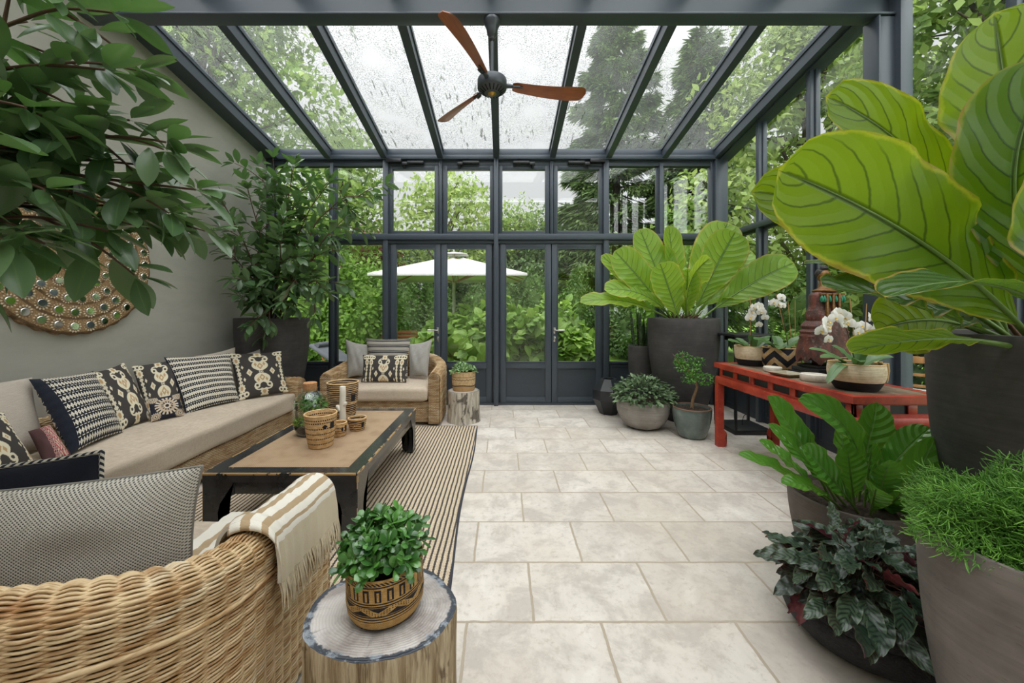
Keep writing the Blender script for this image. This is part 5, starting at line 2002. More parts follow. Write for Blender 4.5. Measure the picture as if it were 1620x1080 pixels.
def planter(t, prof, mat, soil=0.06, seg=64, th=0.025, rimr=0.008):
    """hollow pot with a rounded rim, and its soil, as parts of thing t"""
    r, z = prof[-1]
    p = [(0.001, prof[0][1])] + list(prof) + [(r - 0.002, z + rimr * 0.7), (r - th / 2, z + rimr), (r - th + 0.002, z + rimr * 0.7), (r - th, z)]
    zi = z - soil - 0.05
    rs_ = np.interp(zi, [q[1] for q in prof], [q[0] for q in prof])
    p += [(rs_ - th, zi)]
    m = MB(); lathe(m, p, seg); m.build('pot', mat, t, angle=50)
    rr = np.interp(z - soil, [q[1] for q in prof], [q[0] for q in prof]) - th
    m = MB()
    q = np.linspace(0.02, 1, 12)
    a = np.linspace(0, 2 * PI, 40, endpoint=False)
    zz = z - soil + 0.01 * np.sin(q[:, None] * 17 + 3 * a[None]) + 0.02 * (1 - q[:, None] ** 2)
    V = np.stack([q[:, None] * rr * np.cos(a), q[:, None] * rr * np.sin(a), zz], -1)
    m.add(V.reshape(-1, 3), grid_faces(12, 40, wrap_v=True)); m.add(V[0], [list(range(40))])
    m.build('soil', SOIL, t)


def tallprof(r0, r1, h, e=2.2, k=16):
    return [(r0 + (r1 - r0) * (1 - (1 - t) ** e), h * t) for t in np.linspace(0, 1, k)]


# black faceted vase behind the grey bowl
t = thing('faceted_vase', 'black faceted vase half hidden behind the grey bowl planter', 'vase', (1.43, 5.12, 0))
m = MB()
prof = [(0.001, 0.0), (0.12, 0.0), (0.215, 0.20), (0.215, 0.33), (0.11, 0.47), (0.075, 0.47), (0.07, 0.36), (0.001, 0.36)]
lathe(m, prof, 8)
m.build('body', m_plain('black_glaze', C(34, 36, 40), 0.35, var=0.1), t, smooth=False)

# ------------------------------------------------------------------ things on the console
CT = 0.8555
STONE = m_plain('white_stone', C(216, 208, 196), 0.7, var=0.1, vs=30, bmp=0.25, bs=120)
for lab, x, y, r, h in (('round white stone dish, the farther of two on the red console', 2.385, 3.34, 0.070, 0.042), ('round white stone dish, the nearer of two on the red console', 2.39, 2.90, 0.088, 0.052)):
    t = thing('stone_dish', lab, 'dish', (x, y, CT))
    m = MB(); lathe(m, [(0.001, 0), (r * 0.93, 0), (r, 0.008), (r, h * 0.85), (r * 0.95, h), (r * 0.82, h), (r * 0.76, h * 0.8), (0.001, h * 0.75)], 40); m.build('body', STONE, t, angle=40)
t = thing('square_dish', 'shallow square pale dish between the two stone dishes', 'dish', (2.352, 3.12, CT), 0.2)
m = MB()
V = []
for s, z in ((0.075, 0.0), (0.105, 0.026), (0.098, 0.026), (0.070, 0.008)):
    V += [(-s, -s, z), (s, -s, z), (s, s, z), (-s, s, z)]
m.add(np.array(V), [[3, 2, 1, 0], [12, 13, 14, 15]] + [[a + i, a + (i + 1) % 4, a + 4 + (i + 1) % 4, a + 4 + i] for a in (0, 4, 8) for i in range(4)])
m.build('body', m_plain('pale_brass', C(168, 158, 136), 0.45, 0.3, 0.1), t, smooth=False)

# carved figure on a black stand
st = thing('carved_figure', 'dark carved wooden robed figure on a black stand on the red console', 'statue', (2.66, 3.13, CT), 0.10)
m = MB(); bx(m, -0.185, 0.185, -0.15, 0.15, 0, 0.035, 0.004); bx(m, -0.175, 0.175, -0.125, 0.125, 0.035, 0.07, 0.004); bx(m, -0.15, 0.15, -0.10, 0.10, 0.07, 0.095, 0.004)
m.build('stand', m_plain('black_stand', C(32, 33, 36), 0.4), st, angle=40)
g = G('old_painted_wood')
p = g.coord()
n = g.noise(g.scale(p, (18, 18, 8)), 1.0, 5, 0.65)
n2 = g.noise(p, 35, 3)
c = g.mix(n.ramp(0.35, 0.65), C(66, 46, 42), C(116, 62, 50))
c = g.mix(n2.ramp(0.6, 0.68) * 0.6, c, C(120, 112, 108))
OLDWOOD = g.out(g.pbr(c, 0.6, nrm=g.bump(n + n2, 0.6, 0.01)))
GILT = m_plain('worn_gilt', C(122, 84, 42), 0.45, 0.3, 0.5, 60)
DARKHAIR = m_plain('dark_carved_hair', C(40, 36, 34), 0.6, var=0.3, vs=60, bmp=0.6, bs=90)


def squarish(a, e=4.0):
    return 1 / (np.abs(np.cos(a)) ** e + np.abs(np.sin(a)) ** e) ** (1 / e)


def sqlathe(m, prof, ry=0.7, e=4.0, seg=48, wobz=None):
    a = np.arange(seg) * 2 * PI / seg
    s = squarish(a, e)
    prof = np.array(prof)
    V = np.stack([prof[:, 0:1] * s * np.cos(a), prof[:, 0:1] * s * np.sin(a) * ry, np.broadcast_to(prof[:, 1:2], (len(prof), seg))], -1).copy()
    if wobz is not None:
        V[:, :, 2] += wobz(a)[None] * np.clip(1 - np.arange(len(prof)) / 2.0, 0, 1)[:, None]
    m.add(V.reshape(-1, 3), grid_faces(len(prof), seg, wrap_v=True)[:, [0, 3, 2, 1]])
    m.add(V[0], [list(range(seg))[::-1]]); m.add(V[-1], [list(range(seg))])


m = MB(); sqlathe(m, [(0.188, 0.13), (0.192, 0.17), (0.182, 0.25), (0.165, 0.31), (0.170, 0.325), (0.160, 0.345), (0.168, 0.365), (0.150, 0.385), (0.158, 0.41), (0.140, 0.44), (0.125, 0.455)], 0.62, wobz=lambda a: 0.022 * np.sign(np.sin(a * 9)) * np.abs(np.sin(a * 9)) ** 0.5 + 0.012 * np.sin(a * 23)); m.build('flared_base', OLDWOOD, st, angle=45)
m = MB()
for sx in (-1, 1):
    bx(m, sx * 0.05, sx * 0.085, -0.03, 0.03, 0.09, 0.16, 0.005)
m.build('foot', OLDWOOD, st, angle=45)
m = MB(); sqlathe(m, [(0.120, 0.445), (0.132, 0.47), (0.135, 0.52), (0.118, 0.545), (0.108, 0.60), (0.112, 0.66), (0.095, 0.685), (0.05, 0.70)], 0.6, 3.0); m.build('robe', OLDWOOD, st)
m = MB()
for x in (-0.055, 0.0, 0.055):
    bx(m, x - 0.010, x + 0.010, -0.088, -0.070, 0.46, 0.68, 0.004)
bx(m, -0.11, 0.11, -0.080, -0.060, 0.665, 0.682, 0.004)
m.build('gilt_straps', GILT, st, angle=40)
for x in (-0.098, -0.075, -0.028, 0.028, 0.075, 0.098):
    m = MB(); lathe(m, [(0.001, 0.605), (0.012, 0.615), (0.013, 0.635), (0.004, 0.66), (0.001, 0.662)], 10, c=(x, -0.078, 0)); m.build('green_pendant', m_plain('green_glass', C(40, 128, 100), 0.25), st) if x == -0.098 else m.build('green_pendant', bpy.data.materials['green_glass'], st)
m = MB(); lathe(m, [(0.001, 0.69), (0.07, 0.69), (0.085, 0.70), (0.06, 0.715), (0.04, 0.725), (0.035, 0.76), (0.03, 0.79), (0.001, 0.79)], 24); m.build('collar', GILT, st)
m = MB()
bm = bmesh.new(); bmesh.ops.create_uvsphere(bm, u_segments=24, v_segments=18, radius=1.0)
v, f = bm_arrays(bm)
v = v * np.array([0.044, 0.048, 0.056])
fr_ = (v[:, 1] < -0.035)
nose = np.exp(-((v[:, 0] / 0.007) ** 2 + ((v[:, 2] + 0.004) / 0.014) ** 2))
v[:, 1] -= np.where(v[:, 1] < 0, 0.012 * nose, 0)
for ex in (-0.016, 0.016):
    v[:, 1] += np.where(v[:, 1] < 0, 0.006 * np.exp(-(((v[:, 0] - ex) / 0.009) ** 2 + ((v[:, 2] - 0.008) / 0.006) ** 2)), 0)
m.add(v + np.array([0, 0, 0.825]), f); m.build('head', GILT, st)
m = MB()
v2 = v * np.array([1.06, 1.04, 1.05]); keep = v2[:, 2] > -0.06
v2[:, 1] = np.maximum(v2[:, 1] + 0.012, -0.030)
m.add(v2 * np.array([1, 1, 0.8]) + np.array([0, 0.006, 0.846]), f)
lathe(m, [(0.03, 0.885), (0.026, 0.90), (0.012, 0.915), (0.001, 0.918)], 16)
m.build('hair', DARKHAIR, st)

# ------------------------------------------------------------------ outside furniture
TEAK = m_plain('orange_teak', C(176, 104, 58), 0.5, var=0.2, vs=8, bmp=0.2, bs=60)
CANVAS = m_plain('white_canvas', C(214, 212, 208), 0.85, var=0.02)
GREYCUSH = m_plain('grey_outdoor_cushion', C(104, 106, 112), 0.9, var=0.08)
POLE = m_plain('pale_pole', C(206, 200, 192), 0.45)
pr = thing('garden_parasol', 'large white rectangular parasol standing outside the doors', 'parasol', (-1.13, 8.65, -0.06))
hx_, hy_, ze, za = 1.62, 1.02, 2.215, 2.73
m = MB(); tube(m, [(0, 0, 0.0), (0, 0, za + 0.03)], 0.035, 14); tube(m, [(0, 0, za), (0, 0, za + 0.12)], 0.012, 8); m.build('pole', POLE, pr)
m = MB(); lathe(m, [(0.001, 0), (0.34, 0), (0.34, 0.05), (0.06, 0.08), (0.05, 0.35), (0.001, 0.35)], 32); m.build('base', BLACK_METAL, pr, angle=40)
pts = [(hx_, hy_), (0, hy_), (-hx_, hy_), (-hx_, 0), (-hx_, -hy_), (0, -hy_), (hx_, -hy_), (hx_, 0)]
m = MB()
for i in range(8):
    a, b = np.array(pts[i]), np.array(pts[(i + 1) % 8])
    rows = []
    for q in np.linspace(0.14, 1, 8):
        row = []
        for w in np.linspace(0, 1, 7):
            xy = (a * (1 - w) + b * w) * q
            sag = -0.05 * math.sin(PI * w) * math.sin(PI * q) ** 0.7
            row.append((xy[0], xy[1], za + (ze - za) * q ** 0.93 + sag - 0.01))
        rows.append(row)
    rows.append([(x, y, z - 0.05) for x, y, z in rows[-1]])
    V = np.array(rows)
    m.add(V.reshape(-1, 3), grid_faces(9, 7))
m.build('canopy', CANVAS, pr)
m = MB()
V = np.array([[(x * 0.2 * q, y * 0.24 * q, za + 0.06 - 0.07 * q) for x, y in pts + pts[:1]] for q in (0.02, 0.5, 1.0)])
m.add(V.reshape(-1, 3), grid_faces(3, 9)); m.build('vent_cap', CANVAS, pr)
for x, y in pts:
    m = MB(); tube(m, [(0.04 * np.sign(x), 0.04 * np.sign(y), za - 0.10), (x * 0.5, y * 0.5, (za + ze) / 2 - 0.06), (x * 0.985, y * 0.985, ze - 0.045)], 0.013, 6)
    tube(m, [(0.03 * np.sign(x), 0.03 * np.sign(y), ze - 0.12), (x * 0.5, y * 0.5, (za + ze) / 2 - 0.05)], 0.011, 6)
    m.build('rib', TEAK, pr)


def lounger(lab, loc, rz):
    t = thing('sun_lounger', lab, 'sun lounger', loc, rz, 'sun loungers outside')
    m = MB()
    for s in (-1, 1):
        bx(m, -0.95, 0.95, s * 0.32 - 0.02, s * 0.32 + 0.02, 0.24, 0.32, 0.005)
    for k in range(12):
        bx(m, -0.2 + k * 0.095, -0.2 + k * 0.095 + 0.07, -0.31, 0.31, 0.30, 0.32)
    m.build('frame', TEAK, t, angle=40)
    for x in (-0.85, 0.85):
        for s in (-1, 1):
            m = MB(); bx(m, x - 0.03, x + 0.03, s * 0.32 - 0.025, s * 0.32 + 0.025, 0, 0.30, 0.004); m.build('leg', TEAK, t, angle=40)
    m = MB(); bx(m, -0.22, 0.95, -0.30, 0.30, 0.32, 0.39, 0.03); m.build('seat_cushion', GREYCUSH, t)
    m = MB(); box(m, (-0.55, 0, 0.585), (0.80, 0.60, 0.07), 0.03, R=rot(0, math.radians(33), 0)); m.build('back_cushion', GREYCUSH, t)
    m = MB(); tube(m, [(-0.76, -0.24, 0.795), (-0.76, 0.24, 0.795)], 0.05, 14); m.build('head_roll', GREYCUSH, t)
    m = MB(); tube(m, [(-0.62, -0.28, 0.58), (-0.45, -0.28, 0.28)], 0.015, 6); tube(m, [(-0.62, 0.28, 0.58), (-0.45, 0.28, 0.28)], 0.015, 6); m.build('prop', TEAK, t)
    return t


lounger('teak sun lounger with raised grey back, seen over the far armchair', (-2.72, 7.22, -0.06), -0.15)
lounger('teak sun lounger with grey cushion behind the potted ficus by the left glass', (-3.62, 6.42, -0.06), -0.15)
bn = thing('teak_bench', 'low orange teak bench with grey cushion beside the first door leaf', 'bench', (-2.2, 8.75, -0.06))
m = MB()
for z in (0.93, 0.84, 0.75):
    bx(m, -0.7, 0.7, 0.20, 0.235, z - 0.035, z + 0.035, 0.006)
m.build('backrest', TEAK, bn, angle=40)
m = MB(); bx(m, -0.7, 0.7, -0.25, 0.22, 0.40, 0.44, 0.005); m.build('seat', TEAK, bn, angle=40)
for x in (-0.65, 0.65):
    for y in (-0.22, 0.21):
        m = MB(); bx(m, x - 0.03, x + 0.03, y - 0.03, y + 0.03, 0, 0.96 if y > 0 else 0.42, 0.004); m.build('leg', TEAK, bn, angle=40)
m = MB(); bx(m, -0.66, 0.66, -0.24, 0.18, 0.44, 0.52, 0.03); m.build('seat_cushion', GREYCUSH, bn)

OAK = m_plain('pale_garden_wood', C(178, 128, 78), 0.55, var=0.15, vs=8)
gc = thing('garden_chair', 'wooden garden chair with white seat outside the right glass', 'chair', (4.62, 4.25, -0.035), 2.3)
for x in (-0.25, 0.25):
    for y in (-0.24, 0.24):
        m = MB(); bx(m, x - 0.022, x + 0.022, y - 0.022, y + 0.022, 0, 0.93 if y > 0 else 0.62, 0.004); m.build('leg', OAK, gc, angle=40)
m = MB(); bx(m, -0.27, 0.27, -0.27, 0.27, 0.41, 0.45, 0.005); m.build('seat', OAK, gc, angle=40)
m = MB(); bx(m, -0.25, 0.25, -0.25, 0.22, 0.45, 0.52, 0.025); m.build('seat_cushion', CANVAS, gc)
m = MB()
aq = np.linspace(-0.27, 0.27, 9)
for z, h in ((0.90, 0.07), (0.74, 0.03), (0.62, 0.03)):
    for i in range(8):
        box(m, ((aq[i] + aq[i + 1]) / 2, 0.25 + 0.03 * math.cos(aq[i] * 5), z), (0.072, 0.028, h), 0.004)
m.build('backrest', OAK, gc, angle=40)
for x in (-0.25, 0.25):
    m = MB(); bx(m, x - 0.03, x + 0.03, -0.28, 0.24, 0.62, 0.65, 0.008); m.build('armrest', OAK, gc, angle=40)
# ------------------------------------------------------------------ plants with large single leaves
def m_bigleaf(name, c1, c2, vein, edge, trans=0.4, rough=0.35, nv=9.0, sweep=2.2, edge_amt=1.0, spec=0.5, tc=None, quilt=0.5):
    g = G(name)
    u, v, _ = g.xyz(g.coord('UV'))
    mid = (v - 0.5).abs() * 2.0
    n = g.noise(sc=5.0, det=4, rough=0.6)
    n2 = g.noise(sc=22.0, det=3)
    r = g.objrand()
    q = u * nv - mid.pow(1.35) * sweep + (n - 0.5) * 0.5 + r * 3.0
    lat = (q.frac() - 0.5).abs() * 2.0
    lv = lat.ramp(0.84, 0.97) * mid.ramp(0.98, 0.6)
    fine = ((q * 3.0).frac() - 0.5).abs().ramp(0.40, 0.5) * 0.35
    mv = mid.ramp(0.075, 0.025)
    c = g.mix((n * 0.9 + r * 0.45 - 0.12).clamp(), c1, c2)
    c = g.mix(lv.max(fine * 0.4) * 0.8, c, vein)
    c = g.mix(mv * 0.85, c, vein)
    e = (mid + (n2 - 0.5) * 0.16 + (n - 0.5) * 0.10).max(u.ramp(0.90, 1.0) * 0.97)
    c = g.mix(e.ramp(0.90, 0.96) * edge_amt * (r * 0.6 + 0.4), c, edge)
    c = g.mix(e.ramp(0.965, 0.99) * edge_amt, c, C(176, 120, 74))
    h = lat * -1.0 * quilt + mv * 0.6
    a = g.pbr(c, rough, nrm=g.bump(h, 0.5, 0.02), spec=spec)
    t = g.sh('ShaderNodeBsdfTranslucent', Color=g.mix(lv.max(mv) * 0.6, tc, vein) if tc else c)
    return g.out(g.mixsh(trans, a, t))


LEAF_NEAR = m_bigleaf('giant_leaf', C(40, 74, 20), C(88, 126, 30), C(32, 62, 20), C(206, 190, 70), 0.5, 0.40, 9.0, 2.4, 1.0, tc=C(176, 208, 30), quilt=0.3)
LEAF_DARK = m_bigleaf('dark_giant_leaf', C(36, 62, 34), C(70, 100, 52), C(92, 120, 70), C(190, 170, 70), 0.25, 0.25, 9.0, 2.4, 1.0, tc=C(120, 160, 40), quilt=0.5)
LEAF_FAR = m_bigleaf('paddle_leaf', C(100, 142, 44), C(162, 196, 78), C(80, 116, 44), C(226, 206, 110), 0.48, 0.36, 11.0, 2.0, 1.0, tc=C(196, 222, 70))
LEAF_GLOSS = m_bigleaf('glossy_leaf', C(50, 106, 38), C(98, 156, 60), C(110, 160, 76), C(128, 160, 70), 0.28, 0.18, 10.0, 1.8, 0.4, 0.7, tc=C(120, 176, 50))
LEAF_SANS = m_bigleaf('upright_succulent_leaf', C(46, 66, 44), C(66, 90, 56), C(58, 80, 50), C(90, 110, 70), 0.05, 0.4, 16.0, 0.3, 0.3, tc=C(60, 90, 50))
LEAF_ORCH = m_bigleaf('orchid_leaf', C(70, 104, 62), C(108, 138, 88), C(86, 118, 74), C(120, 148, 96), 0.15, 0.3, 0.5, 0.1, 0.1, tc=C(110, 150, 70), quilt=0.0)
PETIOLE = m_plain('leaf_stalk', C(104, 132, 62), 0.45, var=0.15, vs=9)


def bigleaf(t, base, tip, width, face, mat, bend=0.1, ctrl=None, pet=0.16, fold=0.18, wave=0.02, waves=3.0, a=0.95, b=0.5, nu=34, nv=13, twist=0.0, curl=0.0, stalk=True, name='leaf', stalk_r=0.012, label=None, tipw=0.0):
    o = np.array(t.location)
    base, tip = np.array(base, float) - o, np.array(tip, float) - o
    face = np.array(face, float); face /= np.linalg.norm(face)
    L = np.linalg.norm(tip - base)
    c = (base + tip) / 2 + np.array([0, 0, bend * L]) if ctrl is None else np.array(ctrl, float) - o
    u = np.linspace(0, 1, nu)[:, None]
    bez = lambda q: (1 - q) ** 2 * base + 2 * q * (1 - q) * c + q ** 2 * tip
    s = pet + (1 - pet) * u
    sp = bez(s)
    tan = np.gradient(sp, axis=0); tan /= np.linalg.norm(tan, axis=1, keepdims=True)
    side = np.cross(tan, face); side /= np.maximum(np.linalg.norm(side, axis=1, keepdims=True), 1e-6)
    nr = np.cross(side, tan)
    if twist:
        an = twist * (u - 0.3)
        side, nr = side * np.cos(an) + nr * np.sin(an), nr * np.cos(an) - side * np.sin(an)
    prof = u[:, 0] ** a * (1 - u[:, 0] ** 1.6) ** b
    prof = prof / prof.max() * width / 2
    prof = np.maximum(prof, 0.006 * (1 - u[:, 0]) + tipw)
    v = np.linspace(-1, 1, nv)[None]
    ph = rnd.uniform(0, 6)
    w = wave * np.abs(v) ** 2 * (np.sin(u * waves * 2 * PI + ph + np.sign(v) * 1.3) + 0.5 * np.sin(u * waves * 4.3 * PI + ph * 2 + np.sign(v))) * np.sin(PI * np.clip(u, 0.02, 1) ** 0.7)
    lift = prof[:, None] * (np.abs(v) * fold - curl * v ** 2) + w
    V = sp[:, None] + side[:, None] * (prof[:, None] * v * math.sqrt(max(0.2, 1 - fold ** 2 * 0.3)))[..., None] + nr[:, None] * lift[..., None]
    m = MB()
    m.add(V.reshape(-1, 3), grid_faces(nu, nv), uv=np.stack(np.broadcast_arrays(u, (v + 1) / 2), -1).reshape(-1, 2))
    lf = m.build(name, mat, t)
    if label: lf['label'] = label
    m = MB()
    q = np.linspace(0, 0.93, 26)[:, None]
    pts = bez(q)
    rr = np.interp(q[:, 0], [0, pet, 0.95], [stalk_r, stalk_r * 0.85, stalk_r * 0.15])
    off = np.interp(q[:, 0], [0, pet, 0.93], [0, 0.0, -0.001])
    fulln = np.array([nr[min(int(max(0, (x - pet) / (1 - pet)) * (nu - 1)), nu - 1)] for x in q[:, 0]])
    tube(m, pts - fulln * 0.002, rr, 8)
    m.build('stalk', PETIOLE, lf)
    return lf


CAMF = (0, -1, 0.1)
# --- tall near planter with giant leaves
near = thing('giant_leaf_plant', 'plant with giant veined leaves in the tall dark planter at the right edge', 'potted plant', (2.42, 1.60, 0))
planter(near, tallprof(0.25, 0.425, 1.29), POT_DARK, 0.05)


def nb(dx=0, dy=0):
    return (2.30 + dx, 1.60 + dy, 1.23)


NL = [  # base, tip, width, face, extras
    (nb(-.10, -.06), P(1231, 268, 1.36), 0.46, (0.15, -1, -0.25), dict(ctrl=P(1500, 372, 1.45), pet=0.13, fold=0.10, wave=0.022, waves=3.4, a=0.8, b=0.42, stalk_r=0.014, twist=0.2)),
    (nb(-.02, .10), P(1306, 152, 1.56), 0.28, (0.1, -1, -0.15), dict(ctrl=P(1530, 250, 1.66), pet=0.2, wave=0.02, a=0.9, b=0.42)),
    (nb(.0, .02), P(1573, 20, 1.46), 0.54, (-0.15, -1, 0.0), dict(ctrl=P(1600, 220, 1.6), pet=0.2, fold=0.12, wave=0.02, a=0.95, b=0.5, stalk_r=0.015)),
    (nb(.02, -.10), P(1668, 100, 1.36), 0.42, (-0.35, -1, -0.05), dict(ctrl=P(1520, 330, 1.42), pet=0.15, fold=0.15, wave=0.02)),
    (nb(.06, -.16), P(1730, 220, 1.25), 0.40, (0.0, -1, 0.0), dict(ctrl=P(1590, 380, 1.32), pet=0.15, fold=0.15, wave=0.02)),
    (nb(.0, -.16), P(1400, 470, 1.16), 0.24, (0.15, -0.16, 1), dict(ctrl=P(1600, 392, 1.28), pet=0.25, fold=0.2, wave=0.012, a=0.9, b=0.6, label='greyish leaf arching down over the planter rim', mat=LEAF_DARK)),
    (nb(-.06, .02), P(1272, 417, 1.72), 0.15, (0, -0.3, 1), dict(ctrl=P(1450, 410, 1.68), pet=0.3, wave=0.008, mat=LEAF_DARK)),
    (nb(-.10, -.02), P(1300, 452, 1.62), 0.26, (0.1, -0.55, 1), dict(ctrl=P(1460, 470, 1.6), pet=0.2, fold=0.25, wave=0.028, waves=4, mat=LEAF_DARK)),
    (nb(-.06, .06), P(1386, 524, 1.74), 0.30, (0.2, -1, 0.35), dict(ctrl=P(1490, 478, 1.75), pet=0.35, fold=0.1, wave=0.02, waves=3, label='yellowing leaf with a scorched edge')),
    (nb(-.16, -.08), P(1344, 557, 1.38), 0.15, (0.1, -0.5, 1), dict(ctrl=P(1500, 515, 1.45), pet=0.25, fold=0.2, wave=0.01)),
    (nb(-.06, .06), P(1188, 303, 1.64), 0.34, (0.1, -1, -0.1), dict(ctrl=P(1480, 330, 1.68), pet=0.25, wave=0.015)),
    (nb(.12, .05), P(1760, 330, 1.7), 0.40, (-0.2, -1, 0.2), dict(ctrl=P(1680, 380, 1.7), pet=0.2)),
    (nb(.15, .10), P(1700, 60, 1.9), 0.42, (-0.2, -1, 0.1), dict(pet=0.2)),
]
for b_, tp, w, fc, kw in NL:
    bigleaf(near, b_, tp, w, fc, kw.pop('mat', LEAF_NEAR), **kw)
FIBRE = m_plain('brown_leaf_sheath', C(92, 64, 48), 0.9, var=0.3, vs=30)
m = MB()
for k in range(26):
    a = k * 2.4
    r = 0.03 + 0.10 * (k / 26)
    tube(m, [(r * math.cos(a), r * math.sin(a), 1.22), (r * 1.5 * math.cos(a), r * 1.5 * math.sin(a), 1.30 + rnd.uniform(0, .05)), (r * 2.1 * math.cos(a + .2), r * 2.1 * math.sin(a + .2), 1.32 + rnd.uniform(0, .06))], [0.012, 0.008, 0.002], 6)
m.build('leaf_sheaths', FIBRE, near)

# --- far planter with paddle leaves
far = thing('paddle_leaf_plant', 'plant with pale green paddle leaves in the tall dark planter before the far glass', 'potted plant', (2.307, 4.85, 0))
planter(far, tallprof(0.22, 0.427, 1.29), POT_DARK, 0.05)
FB = lambda dx=0, dy=0: (2.307 + dx, 4.85 + dy, 1.24)
for b_, tp, w, fc, kw in [
    (FB(-.10, -.05), P(1012, 362, 4.95), 0.40, (0.1, -1, 0.1), dict(bend=0.02)),
    (FB(-.14, -.08), P(972, 397, 4.75), 0.44, (0.25, -1, 0.0), dict(bend=0.05)),
    (FB(-.12, -.20), P(1044, 416, 4.52), 0.42, (0.0, -1, 0.15), dict(bend=0.0, pet=0.12)),
    (FB(.0, -.16), P(1124, 408, 4.50), 0.30, (0.5, -1, 0.3), dict(ctrl=P(1075, 440, 4.6), pet=0.12, fold=0.6)),
    (FB(.06, -.05), P(1164, 366, 4.70), 0.52, (-0.15, -1, 0.1), dict(bend=0.06, a=0.9)),
    (FB(.12, -.12), P(1256, 416, 4.40), 0.46, (-0.05, -1, 0.55), dict(bend=0.10, pet=0.2, label='long leaf reaching right, its end browned')),
    (FB(-.16, -.10), P(918, 478, 4.55), 0.27, (0.1, -0.7, 0.9), dict(ctrl=P(1000, 462, 4.65), pet=0.2)),
    (FB(-.14, -.08), P(956, 458, 4.62), 0.32, (0.1, -0.8, 0.7), dict(ctrl=P(1030, 452, 4.7), pet=0.2)),
    (FB(-.02, .05), P(1058, 357, 4.95), 0.30, (0.2, -1, 0.1), dict(bend=0.0, fold=0.4)),
    (FB(.05, .12), P(1152, 352, 5.10), 0.55, (-0.3, -1, 0.3), dict(bend=0.05, label='dark quilted leaf at the back')),
    (FB(-.12, .02), P(951, 404, 4.9), 0.26, (0.4, -1, 0.2), dict(bend=0.05)),
    (FB(-.04, .0), P(1042, 388, 4.95), 0.34, (-0.3, -1, 0.2), dict(bend=0.0)),
    (FB(.08, .10), P(1190, 398, 5.1), 0.36, (-0.3, -1, 0.3), dict(bend=0.1)),
    (FB(-.02, -.12), P(1088, 425, 4.6), 0.30, (-0.4, -1, 0.1), dict(bend=0.0, fold=0.5)),
    (FB(.12, .02), P(1185, 470, 4.65), 0.26, (-0.1, -0.6, 1), dict(ctrl=P(1130, 450, 4.7))),
]:
    kw.setdefault('wave', 0.02); kw.setdefault('a', 0.85); kw.setdefault('b', 0.42)
    bigleaf(far, b_, tp, w, fc, LEAF_FAR, stalk_r=0.014, **kw)
m = MB()
for k in range(30):
    a = k * 2.4
    r = 0.04 + 0.16 * (k / 30)
    tube(m, [(r * math.cos(a), r * math.sin(a), 1.23), (r * 1.3 * math.cos(a), r * 1.3 * math.sin(a), 1.31), (r * 1.7 * math.cos(a + .2), r * 1.7 * math.sin(a + .2), 1.33 + rnd.uniform(0, .07))], [0.014, 0.009, 0.002], 6)
m.build('leaf_sheaths', FIBRE, far)

# --- low brown pot with glossy leaves
glo = thing('glossy_leaf_plant', 'plant with glossy upright green leaves in the low brown pot', 'potted plant', (1.885, 2.06, 0))
planter(glo, tallprof(0.21, 0.27, 0.385, 1.6), POT_BROWN, 0.03, th=0.02)
GB = lambda dx=0, dy=0: (1.885 + dx * 0.9, 2.06 + dy * 0.9, 0.35)
for b_, tp, w, fc, kw in [
    (GB(-.08, -.02), P(1214, 626, 2.07), 0.20, (0.5, -1, 0.35), dict(bend=0.06)),
    (GB(.02, -.04), P(1262, 632, 1.94), 0.20, (0.2, -1, 0.6), dict(ctrl=P(1385, 668, 1.98))),
    (GB(.06, .02), P(1388, 636, 2.11), 0.22, (-0.1, -1, 0.2), dict(bend=0.0)),
    (GB(.06, -.04), P(1473, 676, 1.94), 0.17, (-0.3, -0.7, 0.8), dict(bend=0.15, label='upright leaf with a wet sheen')),
    (GB(.08, -.08), P(1480, 690, 1.83), 0.24, (-0.2, -1, 0.1), dict(ctrl=P(1420, 812, 1.85), pet=0.1)),
    (GB(-.12, -.06), P(1168, 719, 1.98), 0.12, (0, -0.4, 1), dict(bend=0.12)),
    (GB(-.10, .04), P(1200, 696, 2.24), 0.13, (0.2, -0.5, 0.9), dict(bend=0.1)),
    (GB(-.08, -.10), P(1215, 670, 1.98), 0.12, (0.6, -1, 0.3), dict(bend=0.05)),
    (GB(-.06, -.14), P(1268, 706, 1.85), 0.17, (0.4, -1, 0.3), dict(bend=0.05, label='younger yellow-green leaf')),
    (GB(.02, -.14), P(1408, 727, 1.80), 0.16, (-0.3, -1, 0.4), dict(bend=0.1)),
    (GB(.0, -.10), P(1380, 700, 1.85), 0.18, (0.6, -1, 0.2), dict(bend=0.02)),
    (GB(-.04, -.18), P(1388, 772, 1.72), 0.13, (0.1, -0.6, 1), dict(bend=0.2)),
    (GB(-.12, -.10), P(1236, 764, 1.87), 0.10, (0.1, -0.6, 1), dict(bend=0.2)),
    (GB(-.10, .0), P(1250, 668, 2.13), 0.18, (0.3, -1, 0.4), dict(bend=0.05)),
    (GB(.10, .04), P(1440, 720, 2.07), 0.18, (-0.3, -0.8, 0.7), dict(bend=0.15)),
    (GB(.12, -.10), P(1425, 800, 1.85), 0.14, (-0.3, -0.8, 0.7), dict(bend=0.2)),
    (GB(.04, .06), P(1330, 660, 2.20), 0.18, (0.2, -1, 0.3), dict(bend=0.0)),
    (GB(-.02, -.06), P(1340, 705, 1.94), 0.15, (-0.5, -1, 0.4), dict(bend=0.0)),
]:
    kw.setdefault('wave', 0.010); kw.setdefault('pet', 0.16)
    bigleaf(glo, b_, tp, w * 0.92, fc, LEAF_GLOSS, a=0.9, b=0.6, nu=28, nv=9, stalk_r=0.007, fold=0.28, **kw)

